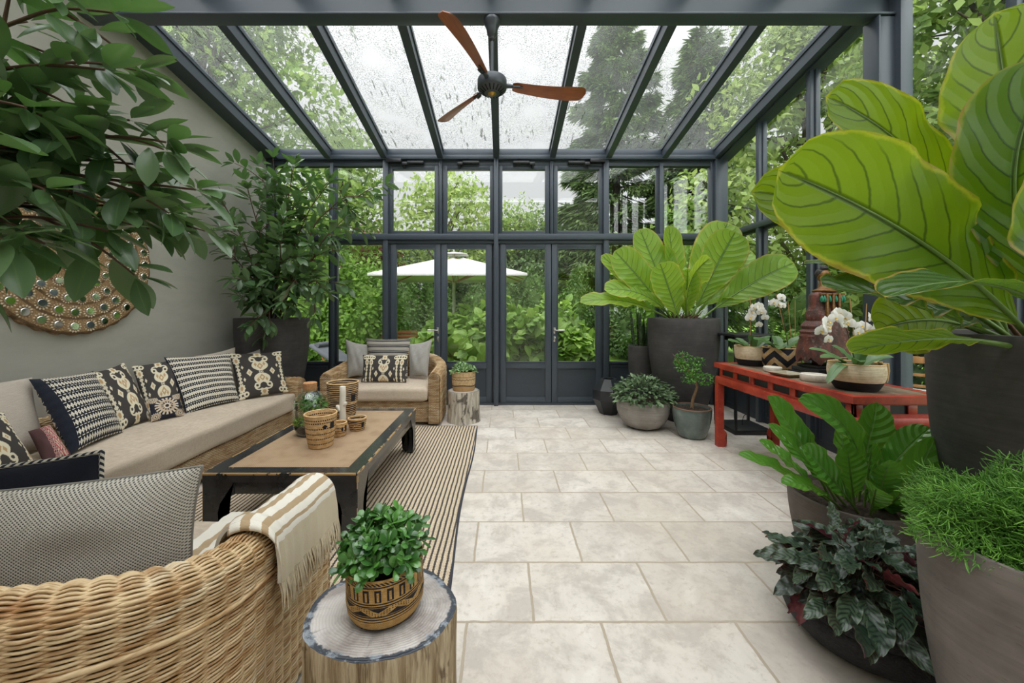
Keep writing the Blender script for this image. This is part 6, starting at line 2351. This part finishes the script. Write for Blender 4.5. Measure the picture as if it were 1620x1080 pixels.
# --- black bowl with a striped, wavy-leaved plant
cal = thing('striped_leaf_plant', 'bushy plant with wavy dark striped leaves in the round black bowl', 'potted plant', (1.536, 1.62, 0))
planter(cal, [(0.18, 0.0), (0.23, 0.02), (0.265, 0.055), (0.282, 0.10), (0.278, 0.14), (0.270, 0.146), (0.278, 0.152), (0.27, 0.19), (0.245, 0.215)], POT_BLACK, 0.02, th=0.03, seg=72)


def m_striped():
    g = G('striped_wavy_leaf')
    u, v, _ = g.xyz(g.coord('UV'))
    mid = (v - 0.5).abs() * 2.0
    q = (u * 8.0 - mid * 2.2).frac()
    r = g.island()
    c = g.mix(r, C(44, 66, 50), C(78, 102, 76))
    c = g.mix((q < 0.42) * (mid < 0.85), c, C(34, 50, 40))
    c = g.mix((mid > 0.93) * 0.4, c, C(120, 130, 96))
    bk = g.mix(r, C(96, 44, 60), C(130, 66, 70))
    c = g.mix(g.backface(), c, bk)
    return g.out(g.mixsh(0.15, g.pbr(c, 0.32, nrm=g.bump(q, 0.3, 0.004), spec=0.5), g.sh('ShaderNodeBsdfTranslucent', Color=bk)))


def wavyleaf():
    nu, nv = 17, 7
    u = np.linspace(0, 1, nu)[:, None]; v = np.linspace(-1, 1, nv)[None]
    prof = np.maximum((np.sin(PI * u ** 0.85) ** 0.7) * 0.24, 0.01)
    Z = -0.32 * u ** 2 + 0.045 * np.abs(v) ** 1.5 * np.sin(u * 24 + np.sign(v) * 1.5) + 0.06 * np.abs(v)
    V = np.stack([u + 0 * v, prof * v, Z], -1)
    return V.reshape(-1, 3), grid_faces(nu, nv), np.stack(np.broadcast_arrays(u, (v + 1) / 2), -1).reshape(-1, 2)


WV, WF, WU = wavyleaf()
STRIPED = m_striped()
m, ms = MB(), MB()
N = 190
d = unit(N); d[:, 2] = np.abs(d[:, 2]) * 0.95 - 0.14
d[:, 1] -= 0.25
T = d * np.array([0.27, 0.26, 0.25]) * rng.uniform(0.5, 1.0, N)[:, None] + np.array([-0.02, 0.0, 0.26])
dirs = d * np.array([1, 1, 0.35]) + unit(N) * 0.45 + np.array([0, 0, -0.05])
cloud(m, WV, WF, basis(dirs, np.array([[0, -0.30, 1.0]]) + unit(N) * 0.55), T, rng.uniform(0.11, 0.165, N), WU)
for k in range(0, N):
    tube(ms, [(T[k][0] * 0.15, T[k][1] * 0.15, 0.185), T[k] * np.array([0.6, 0.6, 1]) + np.array([0, 0, -0.03]), T[k]], [0.003, 0.0025, 0.002], 5, caps=False)
m.build('foliage', STRIPED, cal)
ms.build('stems', m_plain('reddish_stem', C(96, 72, 58), 0.6), cal)
REDLEAF = m_plain('faded_red_leaf', C(128, 74, 78), 0.45, var=0.35, vs=14)
m = MB()
for tp, bs in ((P(1258, 968, 1.58), P(1268, 928, 1.62)), (P(1276, 948, 1.56), P(1270, 925, 1.60)), (P(1296, 962, 1.54), P(1276, 925, 1.60)), (P(1272, 985, 1.53), P(1266, 940, 1.58)), (P(1250, 935, 1.60), P(1262, 920, 1.62))):
    o_ = np.array(cal.location)
    cloud(m, WV, WF, basis(np.array([tp - bs]), np.array([[0, -1.0, 0.2]])), np.array([bs - o_]), np.array([np.linalg.norm(tp - bs) * 1.15]), WU)
lf = m.build('fading_leaves', REDLEAF, cal)
lf['label'] = 'wilting reddish leaves over the bowl edge'

# --- front pot with a thread-stemmed cactus
rh = thing('thread_cactus', 'bright green thread-stemmed plant in the grey-brown pot in the right corner', 'potted plant', (1.557, 1.088, 0))
planter(rh, tallprof(0.165, 0.25, 0.715, 2.0), POT_TAUPE, 0.03, th=0.018)
k3 = 4
tp_ = []
pp = np.array([(0, 0, 0), (0.35, 0, 0.05), (0.7, 0, 0.06), (1.0, 0, 0.0)])
mm = MB(); tube(mm, pp, [0.040, 0.042, 0.040, 0.020], 4)
SV, SF = np.concatenate(mm.v), np.concatenate(mm.q)
N = 18000
d = unit(N); d[:, 2] = np.abs(d[:, 2])
lm = 1 + 0.22 * np.sin(d[:, 0] * 7 + 1) * np.sin(d[:, 1] * 6) + 0.1 * np.sin(d[:, 0] * 17)
T = d * np.array([0.26, 0.25, 0.20]) * (lm * rng.uniform(0.25, 1.0, N) ** 0.4)[:, None] + np.array([0, 0, 0.695])
T[:, 2] = np.maximum(T[:, 2], 0.69)
dirs = d * np.array([0.7, 0.7, 0.6]) + unit(N) * 0.75
m = MB(); cloud(m, SV, SF, basis(dirs, unit(N)), T, rng.uniform(0.016, 0.042, N))
m.build('foliage', m_leaf('thread_stem', C(56, 112, 44), C(150, 206, 88), trans=0.15, rough=0.4), rh)

# --- narrow dark pot with upright leaves
sn = thing('upright_leaf_plant', 'narrow dark pot of upright dark leaves left of the tall far planter', 'potted plant', (1.915, 5.22, 0))
planter(sn, tallprof(0.115, 0.178, 0.905, 2.0), POT_DARK, 0.03, th=0.015)
for k in range(11):
    a = k * 2.4
    r = 0.025 + 0.085 * (k / 11)
    x, y = r * math.cos(a), r * math.sin(a)
    bigleaf(sn, (1.915 + x, 5.22 + y, 0.86), (1.915 + x * 1.5, 5.22 + y * 1.5, 1.22 + 0.20 * math.sin(k * 5.1) ** 2), 0.05, (math.cos(a * 1.3), -1.2, 0.1), LEAF_SANS, bend=0.0, pet=0.0, fold=0.5, wave=0.003, a=0.25, b=0.7, nu=14, nv=5, stalk_r=0.004, name='leaf')

# --- grey bowl with a leafy mound
gb = thing('leafy_bowl_plant', 'dark leafy mound plant in the round grey bowl on the tiles', 'potted plant', (1.672, 4.52, 0))
planter(gb, [(0.13, 0.0), (0.20, 0.03), (0.262, 0.10), (0.296, 0.19), (0.302, 0.26), (0.292, 0.325)], POT_GREY, 0.03, th=0.022)
SMALLLEAF = m_leaf('small_dark_leaf', C(66, 92, 62), C(132, 156, 112), trans=0.2, rough=0.32)
m = MB()
SL = leaf_tpl(4, 3, 0.42, 0.2, 0.15)
N = 900
d = unit(N); d[:, 2] = np.abs(d[:, 2])
T = d * np.array([0.35, 0.33, 0.27]) * rng.uniform(0.35, 1, N)[:, None] ** 0.5 + np.array([0, 0, 0.33])
cloud(m, SL[0], SL[1], basis(d * np.array([1, 1, .5]) + unit(N) * 0.5, d + np.array([0, 0, 0.8]) + unit(N) * 0.4), T, rng.uniform(0.05, 0.085, N), SL[2])
m.build('foliage', SMALLLEAF, gb)

# --- green glazed pot with a little bonsai
bo = thing('bonsai_tree', 'small crooked tree in the green glazed pot by the red table leg', 'potted plant', (2.09, 4.18, 0))
planter(bo, [(0.125, 0.0), (0.145, 0.02), (0.175, 0.12), (0.193, 0.22), (0.200, 0.29), (0.197, 0.315)], POT_GREEN, 0.02, th=0.02)
m = MB(); rim_ring(m, 0.19, 0.322, 0.010); m.build('rim', m_plain('unglazed_rim', C(112, 84, 66), 0.7), bo)
lc = lambda x, y, Y: P(x, y, Y) - np.array(bo.location)
TRUNK = m_plain('bonsai_bark', C(138, 112, 82), 0.8, var=0.2, vs=30, bmp=0.4, bs=90)
m = MB()
tube(m, [(0, 0, 0.28), lc(1096, 632, 4.18), lc(1103, 612, 4.16), lc(1099, 600, 4.16), lc(1090, 588, 4.18), lc(1082, 572, 4.2), lc(1079, 558, 4.2)], [0.020, 0.016, 0.014, 0.012, 0.009, 0.006, 0.003], 10)
for q in ([(1099, 600, 4.16), (1108, 594, 4.12), (1118, 598, 4.1)], [(1090, 588, 4.18), (1076, 578, 4.15), (1064, 559, 4.1)], [(1092, 590, 4.18), (1102, 582, 4.2), (1110, 588, 4.2)]):
    tube(m, [lc(*e) for e in q], [0.007, 0.005, 0.002], 6)
m.build('trunk', TRUNK, bo)
m = MB()
for x, y, Y, r in ((1082, 566, 4.2, .075), (1079, 580, 4.15, .065), (1092, 583, 4.2, .08), (1100, 592, 4.15, .07), (1115, 600, 4.1, .075), (1104, 572, 4.25, .06), (1075, 572, 4.2, .05), (1090, 598, 4.1, .06)):
    leafball(m, lc(x, y, Y), (r * 1.15, r * 1.1, r * 0.8), 130, 0.028, T_QUICK, int(x))
m.build('foliage', m_leaf('bonsai_leaf', C(66, 122, 44), C(116, 172, 72), trans=0.3), bo)


# --- jade plants in baskets
def jade(t, c, rx, ry, rz, nros, size, mat, seed):
    rs = np.random.default_rng(seed)
    nu_, nv_ = 8, 5
    uq = np.linspace(0, 1, nu_)
    wq = np.maximum(0.29 * np.clip(uq, 0, 1) ** 0.75 * np.clip(1 - uq ** 3.2, 0, 1) ** 0.5 * 1.45, 0.03)
    wq[-1] = 0.02
    vq = np.linspace(-1, 1, nv_)
    tv = np.stack([np.broadcast_to(uq[:, None], (nu_, nv_)), wq[:, None] * vq[None], 0.10 * np.sin(uq * PI)[:, None] * (1 - vq[None] ** 2) + 0.16 * (wq[:, None] * np.abs(vq[None])) ** 1.0], -1).reshape(-1, 3)
    tf = grid_faces(nu_, nv_)
    tu = np.stack(np.broadcast_arrays(uq[:, None], (vq[None] + 1) / 2), -1).reshape(-1, 2)
    m, ms = MB(), MB()
    dd = unit(nros); dd[:, 2] = np.abs(dd[:, 2]) * 0.9 + 0.05
    for i in range(nros):
        d = dd[i] / np.linalg.norm(dd[i])
        e = rs.uniform(0.55, 1.0) ** 0.7
        p = np.array(c) + d * np.array([rx, ry, rz]) * e
        k = int(rs.integers(6, 9))
        az = np.arange(k) * 2.4 + rs.uniform(0, 6)
        el = np.linspace(0.15, 1.0, k)
        loc = np.stack([np.cos(az) * np.cos(el), np.sin(az) * np.cos(el), np.sin(el)], 1)
        ax = d * 0.8 + np.array([0, 0, 0.6]); ax /= np.linalg.norm(ax)
        B = basis(np.array([[1.0, 0, 0]]) + 0 * rs.normal(size=(1, 3)), ax[None])[0]
        B = np.stack([np.cross(B[:, 1], ax), B[:, 1], ax], 1)
        dirs = loc @ B.T
        ups = ax[None] * 1.0 + 0.15 * rs.normal(size=(k, 3))
        cloud(m, tv, tf, basis(dirs, ups), np.repeat(p[None], k, 0) + dirs * 0.004, size * rs.uniform(0.75, 1.2, k), tu)
        tube(ms, [np.array(c) * np.array([1, 1, 1]) + np.array([d[0] * rx * 0.3, d[1] * ry * 0.3, -0.01]), p], [0.004, 0.0025], 5, caps=False)
    m.build('foliage', mat, t)
    ms.build('stems', m_plain('green_stem', C(96, 112, 62), 0.6) if 'green_stem' not in bpy.data.materials else bpy.data.materials['green_stem'], t)


def m_jade(name, c1, c2, rough):
    g = G(name)
    r = g.island()
    u, v, _ = g.xyz(g.coord('UV'))
    c = g.mix(r, c1, c2)
    c = g.mix(((v - 0.5).abs() > 0.46) * 0.4, c, C(140, 180, 90))
    return g.out(g.mixsh(0.12, g.pbr(c, rough, spec=0.6, coat=0.15), g.sh('ShaderNodeBsdfTranslucent', Color=c2)))


jd = thing('jade_plant', 'glossy jade plant in the patterned black and tan basket on the front stump', 'potted plant', (-0.372, 1.205, 0.4545), 0.35)
m = MB(); basket_mesh(m, [(0.085, 0.0), (0.105, 0.008), (0.116, 0.03), (0.119, 0.06), (0.117, 0.10), (0.118, 0.14), (0.120, 0.158)], 0.008, 72)
m.build('basket', m_basket('tribal_basket', C(176, 136, 78), C(202, 162, 100), C(40, 34, 36), 'tribal', (0.158,), 60, 150.0), jd, angle=60)
m = MB(); lathe(m, [(0.001, 0.125), (0.06, 0.13), (0.109, 0.12)], 40); m.build('soil', SOIL, jd)
jade(jd, (0.0, 0.0, 0.155), 0.128, 0.118, 0.13, 92, 0.040, m_jade('jade_leaf', C(42, 82, 42), C(92, 146, 64), 0.22), 5)
jd.rotation_euler = (0.0, math.radians(-2), 0.35)
jd.location.z += 0.003

j2 = thing('small_leafy_plant', 'small pale green plant in the banded basket on the far stump', 'potted plant', (-0.50, 4.78, 0.3895))
m = MB(); basket_mesh(m, taper(0.135, 0.148, 0.232, 12, 0.006), 0.010, 56)
m.build('basket', m_basket('banded_basket', C(188, 156, 112), C(216, 188, 146), C(58, 46, 36), 'bands', (0.232,), 40), j2, angle=60)
m = MB(); rim_ring(m, 0.146, 0.235, 0.007); m.build('rim', RIMTAN, j2)
m = MB(); lathe(m, [(0.001, 0.205), (0.08, 0.205), (0.138, 0.19)], 32); m.build('soil', SOIL, j2)
jade(j2, (0, 0, 0.225), 0.145, 0.14, 0.10, 70, 0.046, m_jade('pale_leaf', C(86, 122, 70), C(146, 178, 116), 0.45), 9)

# ------------------------------------------------------------------ orchids
PETAL = G('white_orchid_petal')
PETAL = PETAL.out(PETAL.mixsh(0.25, PETAL.pbr(C(246, 244, 240), 0.5, spec=0.3), PETAL.sh('ShaderNodeBsdfTranslucent', Color=C(244, 242, 236))))
LIP = m_plain('yellow_orchid_lip', C(226, 190, 84), 0.5)
STEMB = m_plain('orchid_stem', C(92, 70, 52), 0.6, var=0.2, vs=20)
CANE_STICK = m_plain('bamboo_stick', C(176, 136, 86), 0.6)


def flower_mesh():
    m = MB()

    def petal(ang, L, W, tilt, up):
        nu, nv = 7, 7
        u = np.linspace(0, 1, nu)[:, None]; v = np.linspace(-1, 1, nv)[None]
        w = np.sin(PI * np.clip(u * 0.93 + 0.05, 0, 1)) ** 0.6 * W
        X, Y = u * L + 0 * v, w * v
        Z = 0.10 * L * np.sin(u * PI) * up - 0.10 * v ** 2 * W + 0 * X
        V = np.stack([X, Y, Z], -1).reshape(-1, 3)
        V = V @ rot(0, -tilt, 0).T @ rot(0, 0, ang).T
        m.add(V, grid_faces(nu, nv), mi=0)
    for a in (PI / 2, PI / 2 + 2.15, PI / 2 - 2.15):
        petal(a, 0.042, 0.016, -0.10, 0.4)
    for a in (0.10, PI - 0.10):
        petal(a, 0.044, 0.030, 0.10, 0.6)
    v, f = leaf_tpl(5, 5, 0.7, -0.3, 0.5)[:2]
    m.add((v * 0.020) @ rot(0, -0.5, 0).T @ rot(0, 0, -PI / 2).T + np.array([0, 0, 0.004]), f, mi=1)
    a = np.arange(8) * PI / 4
    m.add(np.concatenate([np.stack([0.006 * np.cos(a), 0.006 * np.sin(a), 0 * a], 1), [[0, 0.002, 0.014]]]), [[i, (i + 1) % 8, 8] for i in range(8)], mi=1)
    return m.mesh('orchid_flower', [PETAL, LIP])


FLOWER = flower_mesh()


def orchid(lab, loc, prof, mat, leaves, sprays, sticks, seed, handle=False, band=None):
    rs = np.random.default_rng(seed)
    t = thing('potted_orchid', lab, 'potted plant', loc)
    h = prof[-1][1]
    m = MB(); basket_mesh(m, prof, 0.009, 56); m.build('basket', mat, t, angle=60)
    m = MB(); rim_ring(m, prof[-1][0] - 0.004, h, 0.006); m.build('rim', RIMTAN, t)
    m = MB(); lathe(m, [(0.001, h - 0.03), (prof[-1][0] * 0.5, h - 0.025), (prof[-1][0] - 0.012, h - 0.035)], 32); m.build('bark_chips', SOIL, t)
    o = np.array(loc)
    for tip, w, b in leaves:
        bigleaf(t, o + np.array([(tip[0]) * 0.12, tip[1] * 0.12, h - 0.03]), o + np.array([tip[0], tip[1], h + tip[2]]), w, (0.05, -0.35, 1), LEAF_ORCH, bend=b, pet=0.0, fold=0.25, wave=0.003, a=0.35, b=0.45, nu=16, nv=7, stalk_r=0.004)
    for pts, n0, cnt in sprays:
        q = np.array([p - o for p in pts])
        uu = np.linspace(0, 1, 24)
        L = np.concatenate([[0], np.cumsum(np.linalg.norm(np.diff(q, axis=0), axis=1))]); L /= L[-1]
        path = np.stack([np.interp(uu, L, q[:, i]) for i in range(3)], 1)
        for _ in range(3):
            path[1:-1] = (path[:-2] + 2 * path[1:-1] + path[2:]) / 4
        m = MB(); tube(m, path, np.linspace(0.0035, 0.0015, 24), 6); stem = m.build('flower_stem', STEMB, t)
        for k in range(cnt):
            f = n0 + (1 - n0) * k / max(cnt - 1, 1)
            p = path[min(int(f * 23), 23)] + np.array([rs.uniform(-.03, .03), -0.022 + rs.uniform(-.012, .012), rs.uniform(-.03, .02)])
            fo = bpy.data.objects.new('flower', FLOWER); COL.objects.link(fo); fo.parent = stem
            fo.location = p
            fo.rotation_euler = (PI / 2 + rs.uniform(-.35, .25), 0, rs.uniform(-.6, .5))
            fo.scale = (1, 1, 1) if k < cnt - 1 else (0.8, 0.8, 0.8)
    for a, b in sticks:
        m = MB(); tube(m, [a - o, b - o], 0.003, 6); m.build('support_stick', CANE_STICK, t)
    if handle:
        for s in handle:
            m = MB()
            x, y = (prof[-1][0] + 0.002) * math.cos(s), (prof[-1][0] + 0.002) * math.sin(s)
            rb = np.interp(h * 0.36, [p_[1] for p_ in prof], [p_[0] for p_ in prof])
            tube(m, [(rb * math.cos(s) * 1.02, rb * math.sin(s) * 1.02, h * 0.36), (x * 1.03, y * 1.03, h * 0.8), (x, y, h + 0.012), (x * 0.92, y * 0.92, h + 0.01), (x * 0.9, y * 0.9, h - 0.02)], 0.009, 8)
            m.build('strap', m_plain('jute_strap', C(190, 156, 108), 0.85, bmp=0.4, bs=120) if 'jute_strap' not in bpy.data.materials else bpy.data.materials['jute_strap'], t)
    return t


DIP = m_basket('dipped_straw_basket', C(198, 178, 142), C(220, 204, 172), C(36, 34, 38), 'dip', (0.062,))
ZIG = m_basket('zigzag_basket', C(196, 160, 112), C(214, 184, 140), C(34, 34, 42), 'zig', (0.19,))
oc = lambda x, y, Y: P(x, y, Y)
orchid('white orchid in a straw basket dipped black, at the far end of the red console', (2.465, 3.74, CT), taper(0.118, 0.150, 0.185, 10, 0.012), DIP,
       [((-0.27, -0.06, 0.06), 0.10, 0.12), ((-0.05, -0.08, 0.11), 0.10, 0.2), ((0.12, -0.1, 0.10), 0.10, 0.2), ((0.2, 0.05, 0.08), 0.09, 0.15), ((-0.10, 0.10, 0.07), 0.09, 0.15)],
       [([oc(1187, 560, 3.72), oc(1189, 520, 3.7), oc(1186, 490, 3.68), oc(1196, 480, 3.66), oc(1206, 503, 3.64)], 0.55, 8), ([oc(1192, 560, 3.74), oc(1202, 525, 3.72), oc(1192, 508, 3.7)], 0.9, 1)],
       [(oc(1187, 562, 3.75), oc(1187, 468, 3.75))], 3, handle=(-0.9,))
orchid('white orchid in a black and tan zigzag basket, behind the stone dishes', (2.62, 3.56, CT), taper(0.135, 0.150, 0.19, 10, 0.018), ZIG,
       [((-0.22, -0.10, 0.05), 0.09, 0.25), ((-0.26, 0.0, 0.08), 0.10, 0.2), ((0.18, -0.05, 0.10), 0.09, 0.2), ((-0.14, -0.16, 0.0), 0.09, 0.35), ((0.05, 0.15, 0.1), 0.09, 0.2)],
       [([oc(1247, 548, 3.55), oc(1238, 500, 3.52), oc(1230, 470, 3.50), oc(1218, 478, 3.48), oc(1238, 486, 3.46)], 0.72, 4)],
       [(oc(1247, 545, 3.56), oc(1228, 465, 3.56)), (oc(1252, 545, 3.58), oc(1247, 478, 3.58)), (oc(1258, 545, 3.6), oc(1258, 475, 3.6))], 4)
orchid('white orchid in a straw basket dipped black, at the near end of the red console', (2.43, 2.60, CT), taper(0.112, 0.150, 0.178, 10, 0.020), DIP,
       [((-0.27, -0.03, 0.04), 0.07, 0.25), ((-0.26, 0.08, 0.09), 0.07, 0.2), ((-0.30, -0.12, -0.12), 0.06, 0.45), ((0.02, -0.05, 0.17), 0.07, 0.1), ((0.12, 0.06, 0.15), 0.07, 0.1), ((0.18, -0.08, 0.05), 0.07, 0.25), ((-0.12, -0.16, 0.03), 0.07, 0.3)],
       [([oc(1352, 570, 2.6), oc(1340, 520, 2.58), oc(1325, 495, 2.56), oc(1306, 505, 2.54), oc(1300, 532, 2.52)], 0.50, 12), ([oc(1366, 570, 2.62), oc(1378, 530, 2.66), oc(1392, 502, 2.7), oc(1372, 505, 2.72), oc(1354, 520, 2.7)], 0.45, 10)],
       [(oc(1366, 575, 2.62), oc(1371, 480, 2.62)), (oc(1356, 572, 2.62), oc(1344, 470, 2.62))], 5, handle=(-0.75, -0.15))
orchid('orchid in a black and tan zigzag basket, half hidden behind the near orchid', (2.64, 2.82, CT), taper(0.10, 0.12, 0.17, 10, 0.014), ZIG,
       [((0.14, -0.06, 0.05), 0.08, 0.25), ((-0.1, 0.1, 0.1), 0.08, 0.2), ((0.12, 0.12, 0.10), 0.08, 0.2)],
       [([oc(1385, 565, 2.82), oc(1398, 520, 2.8), oc(1412, 500, 2.78), oc(1420, 505, 2.76)], 0.7, 4)], [], 6)


# ------------------------------------------------------------------ the two big ficus plants
FICUS = m_leaf('ficus_leaf', C(48, 76, 48), C(112, 140, 98), back=C(112, 136, 100), trans=0.2, rough=0.24, spec=0.6, tcol=C(100, 150, 60), vein=C(112, 140, 84))
TWIG = m_plain('ficus_twig', C(92, 66, 50), 0.7, var=0.2, vs=20)
FL = leaf_tpl(9, 5, 0.38, 0.14, 0.10, 1.12, 0.10)


def ficus(t, stems, leaf, per, seed, ok, twl=0.32, ntw=7):
    """stems: lists of points; twigs leave them and carry leaves"""
    rs = np.random.default_rng(seed)
    mt, ml = MB(), MB()
    o = np.array(t.location)
    T, D, U, Sz = [], [], [], []

    def put(pts, r0, r1, dens, start):
        pts = np.array(pts, float)
        L = np.concatenate([[0], np.cumsum(np.linalg.norm(np.diff(pts, axis=0), axis=1))])
        n = max(int(L[-1] / 0.04), 6)
        s = np.linspace(0, L[-1], n)
        p = np.stack([np.interp(s, L, pts[:, i]) for i in range(3)], 1)
        for _ in range(4):
            p[1:-1] = (p[:-2] + 2 * p[1:-1] + p[2:]) / 4
        tube(mt, p - o, np.linspace(r0, r1, n), 7)
        tan = np.gradient(p, axis=0); tan /= np.linalg.norm(tan, axis=1, keepdims=True)
        k = int(L[-1] * (1 - start) * dens)
        for j in range(k):
            f = start + (1 - start) * (j + rs.uniform(0, .6)) / max(k, 1)
            i = min(int(f * (n - 1)), n - 1)
            az = j * 2.4 + rs.uniform(-.4, .4)
            a = np.cross(tan[i], [0, 0, 1.0]); a /= max(np.linalg.norm(a), 1e-6)
            b = np.cross(tan[i], a)
            out = a * math.cos(az) + b * math.sin(az)
            d = tan[i] * rs.uniform(0.35, 0.9) + out * 0.9 + np.array([0, 0, -0.22 + rs.uniform(-.2, .25)])
            T.append(p[i]); D.append(d)
            U.append(np.array([0, 0, 1.0]) + out * 0.3 + rs.normal(size=3) * 0.28); Sz.append(leaf * rs.uniform(0.65, 1.15) * (1 if f < 0.97 else 0.7))
        # terminal rosette
        for j in range(5):
            az = j * 1.26 + rs.uniform(0, 1)
            a = np.cross(tan[-1], [0, 0, 1.0]); a /= max(np.linalg.norm(a), 1e-6)
            b = np.cross(tan[-1], a)
            T.append(p[-1]); D.append(tan[-1] * 0.8 + (a * math.cos(az) + b * math.sin(az)) * 0.6); U.append(np.array([0, 0, 1.0]) + rs.normal(size=3) * 0.25); Sz.append(leaf * rs.uniform(0.5, 0.95))
        return p, tan

    for pts, r0, start in stems:
        p, tan = put(pts, r0, 0.004, per * 0.5, max(start, 0.3))
        n = len(p)
        for j in range(ntw):
            f = start + (0.96 - start) * (j + 0.5) / ntw
            i = min(int(f * (n - 1)), n - 1)
            d = tan[i] * 0.8 + rs.normal(size=3) * 0.55 + np.array([0, 0, 0.18])
            d /= np.linalg.norm(d)
            l = twl * rs.uniform(0.6, 1.2)
            e = p[i] + d * l
            q = [p[i], p[i] + d * l * 0.5 + np.array([0, 0, 0.02]), e + np.array([0, 0, -0.03])]
            if ok(e):
                put(q, 0.006, 0.003, per, 0.15)
    T, D, U, Sz = np.array(T), np.array(D), np.array(U), np.array(Sz)
    D = D / np.linalg.norm(D, axis=1, keepdims=True)
    tips = T + D * Sz[:, None]
    keep = np.array([ok(a) and ok(b) for a, b in zip(T, tips)])
    cloud(ml, FL[0], FL[1], basis(D[keep], U[keep]), T[keep] - o, Sz[keep], FL[2])
    mt.build('branches', TWIG, t)
    ml.build('foliage', FICUS, t)


fic = thing('potted_ficus', 'leafy ficus in the tall dark planter in the far left corner', 'potted plant', (-2.985, 4.90, 0))
planter(fic, tallprof(0.22, 0.427, 1.29), POT_DARK, 0.05)


def fs(tips, by=4.85):
    res = []
    for k, (bx_, pts) in enumerate(tips):
        b0 = P(bx_, 506, by)
        res.append(([b0] + [P(*q) for q in pts], 0.014, 0.28))
    return res


ok_far = lambda p: p[0] > XL + 0.04 and p[1] < 5.46 and p[2] < roof_z(p[1]) - 0.16
ficus(fic, fs([
    (425, [(432, 420, 4.85), (436, 330, 4.85), (432, 250, 4.8)]),
    (430, [(445, 400, 4.8), (455, 320, 4.75), (465, 262, 4.7)]),
    (420, [(420, 400, 4.9), (425, 310, 4.95), (408, 262, 4.9)]),
    (440, [(470, 420, 4.75), (500, 350, 4.7), (545, 310, 4.6), (590, 312, 4.5)]),
    (445, [(480, 440, 4.7), (510, 380, 4.6), (545, 345, 4.5)]),
    (440, [(470, 430, 4.9), (505, 400, 4.95), (540, 395, 4.9)]),
    (450, [(480, 455, 4.6), (500, 440, 4.5), (508, 455, 4.45)]),
    (420, [(405, 430, 4.6), (385, 380, 4.45), (352, 318, 4.25)]),
    (420, [(400, 440, 4.55), (378, 415, 4.4), (358, 400, 4.25)]),
    (425, [(415, 380, 4.6), (400, 330, 4.5), (392, 300, 4.4)]),
    (425, [(412, 470, 4.5), (408, 450, 4.4), (402, 455, 4.3)]),
    (430, [(450, 380, 5.05), (468, 310, 5.1), (495, 285, 5.1)]),
    (435, [(460, 400, 4.95), (490, 330, 4.95), (520, 290, 4.9)]),
    (430, [(428, 480, 4.5), (425, 500, 4.38), (428, 515, 4.35)]),
    (440, [(455, 450, 4.6), (468, 440, 4.4), (470, 450, 4.3)]),
    (430, [(440, 440, 4.6), (445, 400, 4.4), (440, 370, 4.3)]),
]), 0.205, 27, 71, ok_far, 0.34, 7)

fic2 = thing('potted_ficus', 'big ficus leaning in from the left edge, its branches before the wall disc', 'potted plant', (-2.86, 1.19, 0))
planter(fic2, tallprof(0.22, 0.40, 1.05), POT_DARK, 0.05)
ok_near = lambda p: XL + 0.04 < p[0] and p[2] < roof_z(p[1]) - 0.2 and p[1] > 0.82 and p[2] > 1.30 and (p[0] - 0) > -3.4
B0 = np.array([-2.80, 1.19, 1.0])


def ns(tips):
    res = []
    for k, pts in enumerate(tips):
        b0 = B0 + np.array([0.05 * math.cos(k * 2.4), 0.06 * math.sin(k * 2.4), 0])
        fork = np.array([-2.55 + 0.1 * math.cos(k), 1.22 + 0.08 * math.sin(k * 2), 1.9 + 0.05 * (k % 5)])
        res.append(([b0, fork] + [P(*q) for q in pts], 0.017, 0.45))
    return res


ficus(fic2, ns([
    [(-40, 60, 1.35), (90, 10, 1.35), (180, 20, 1.35)],
    [(-60, 120, 1.25), (60, 100, 1.28), (165, 110, 1.3)],
    [(-60, 190, 1.3), (80, 180, 1.35), (205, 190, 1.4)],
    [(-40, 240, 1.3), (120, 215, 1.35), (240, 218, 1.4), (262, 225, 1.4)],
    [(-50, 280, 1.4), (110, 250, 1.45), (240, 262, 1.5)],
    [(-60, 300, 1.3), (80, 290, 1.35), (190, 330, 1.4)],
    [(-60, 320, 1.45), (100, 330, 1.5), (250, 365, 1.55)],
    [(-80, 350, 1.3), (60, 340, 1.32), (170, 365, 1.35)],
    [(-80, 350, 1.2), (10, 360, 1.2), (70, 385, 1.2)],
    [(-80, 300, 1.15), (0, 270, 1.15), (70, 300, 1.15)],
    [(-100, 200, 1.15), (-30, 150, 1.15), (40, 170, 1.15)],
    [(-60, 30, 1.2), (0, -40, 1.2), (60, -30, 1.2)],
    [(-80, 350, 1.1), (-40, 360, 1.1), (10, 380, 1.08)],
    [(-60, 260, 1.6), (60, 300, 1.65), (170, 320, 1.7)],
    [(-60, 220, 1.5), (40, 230, 1.5), (120, 290, 1.5)],
    [(-80, 250, 1.4), (140, 280, 1.4), (310, 300, 1.45)],
]), 0.205, 24, 72, ok_near, 0.30, 6)
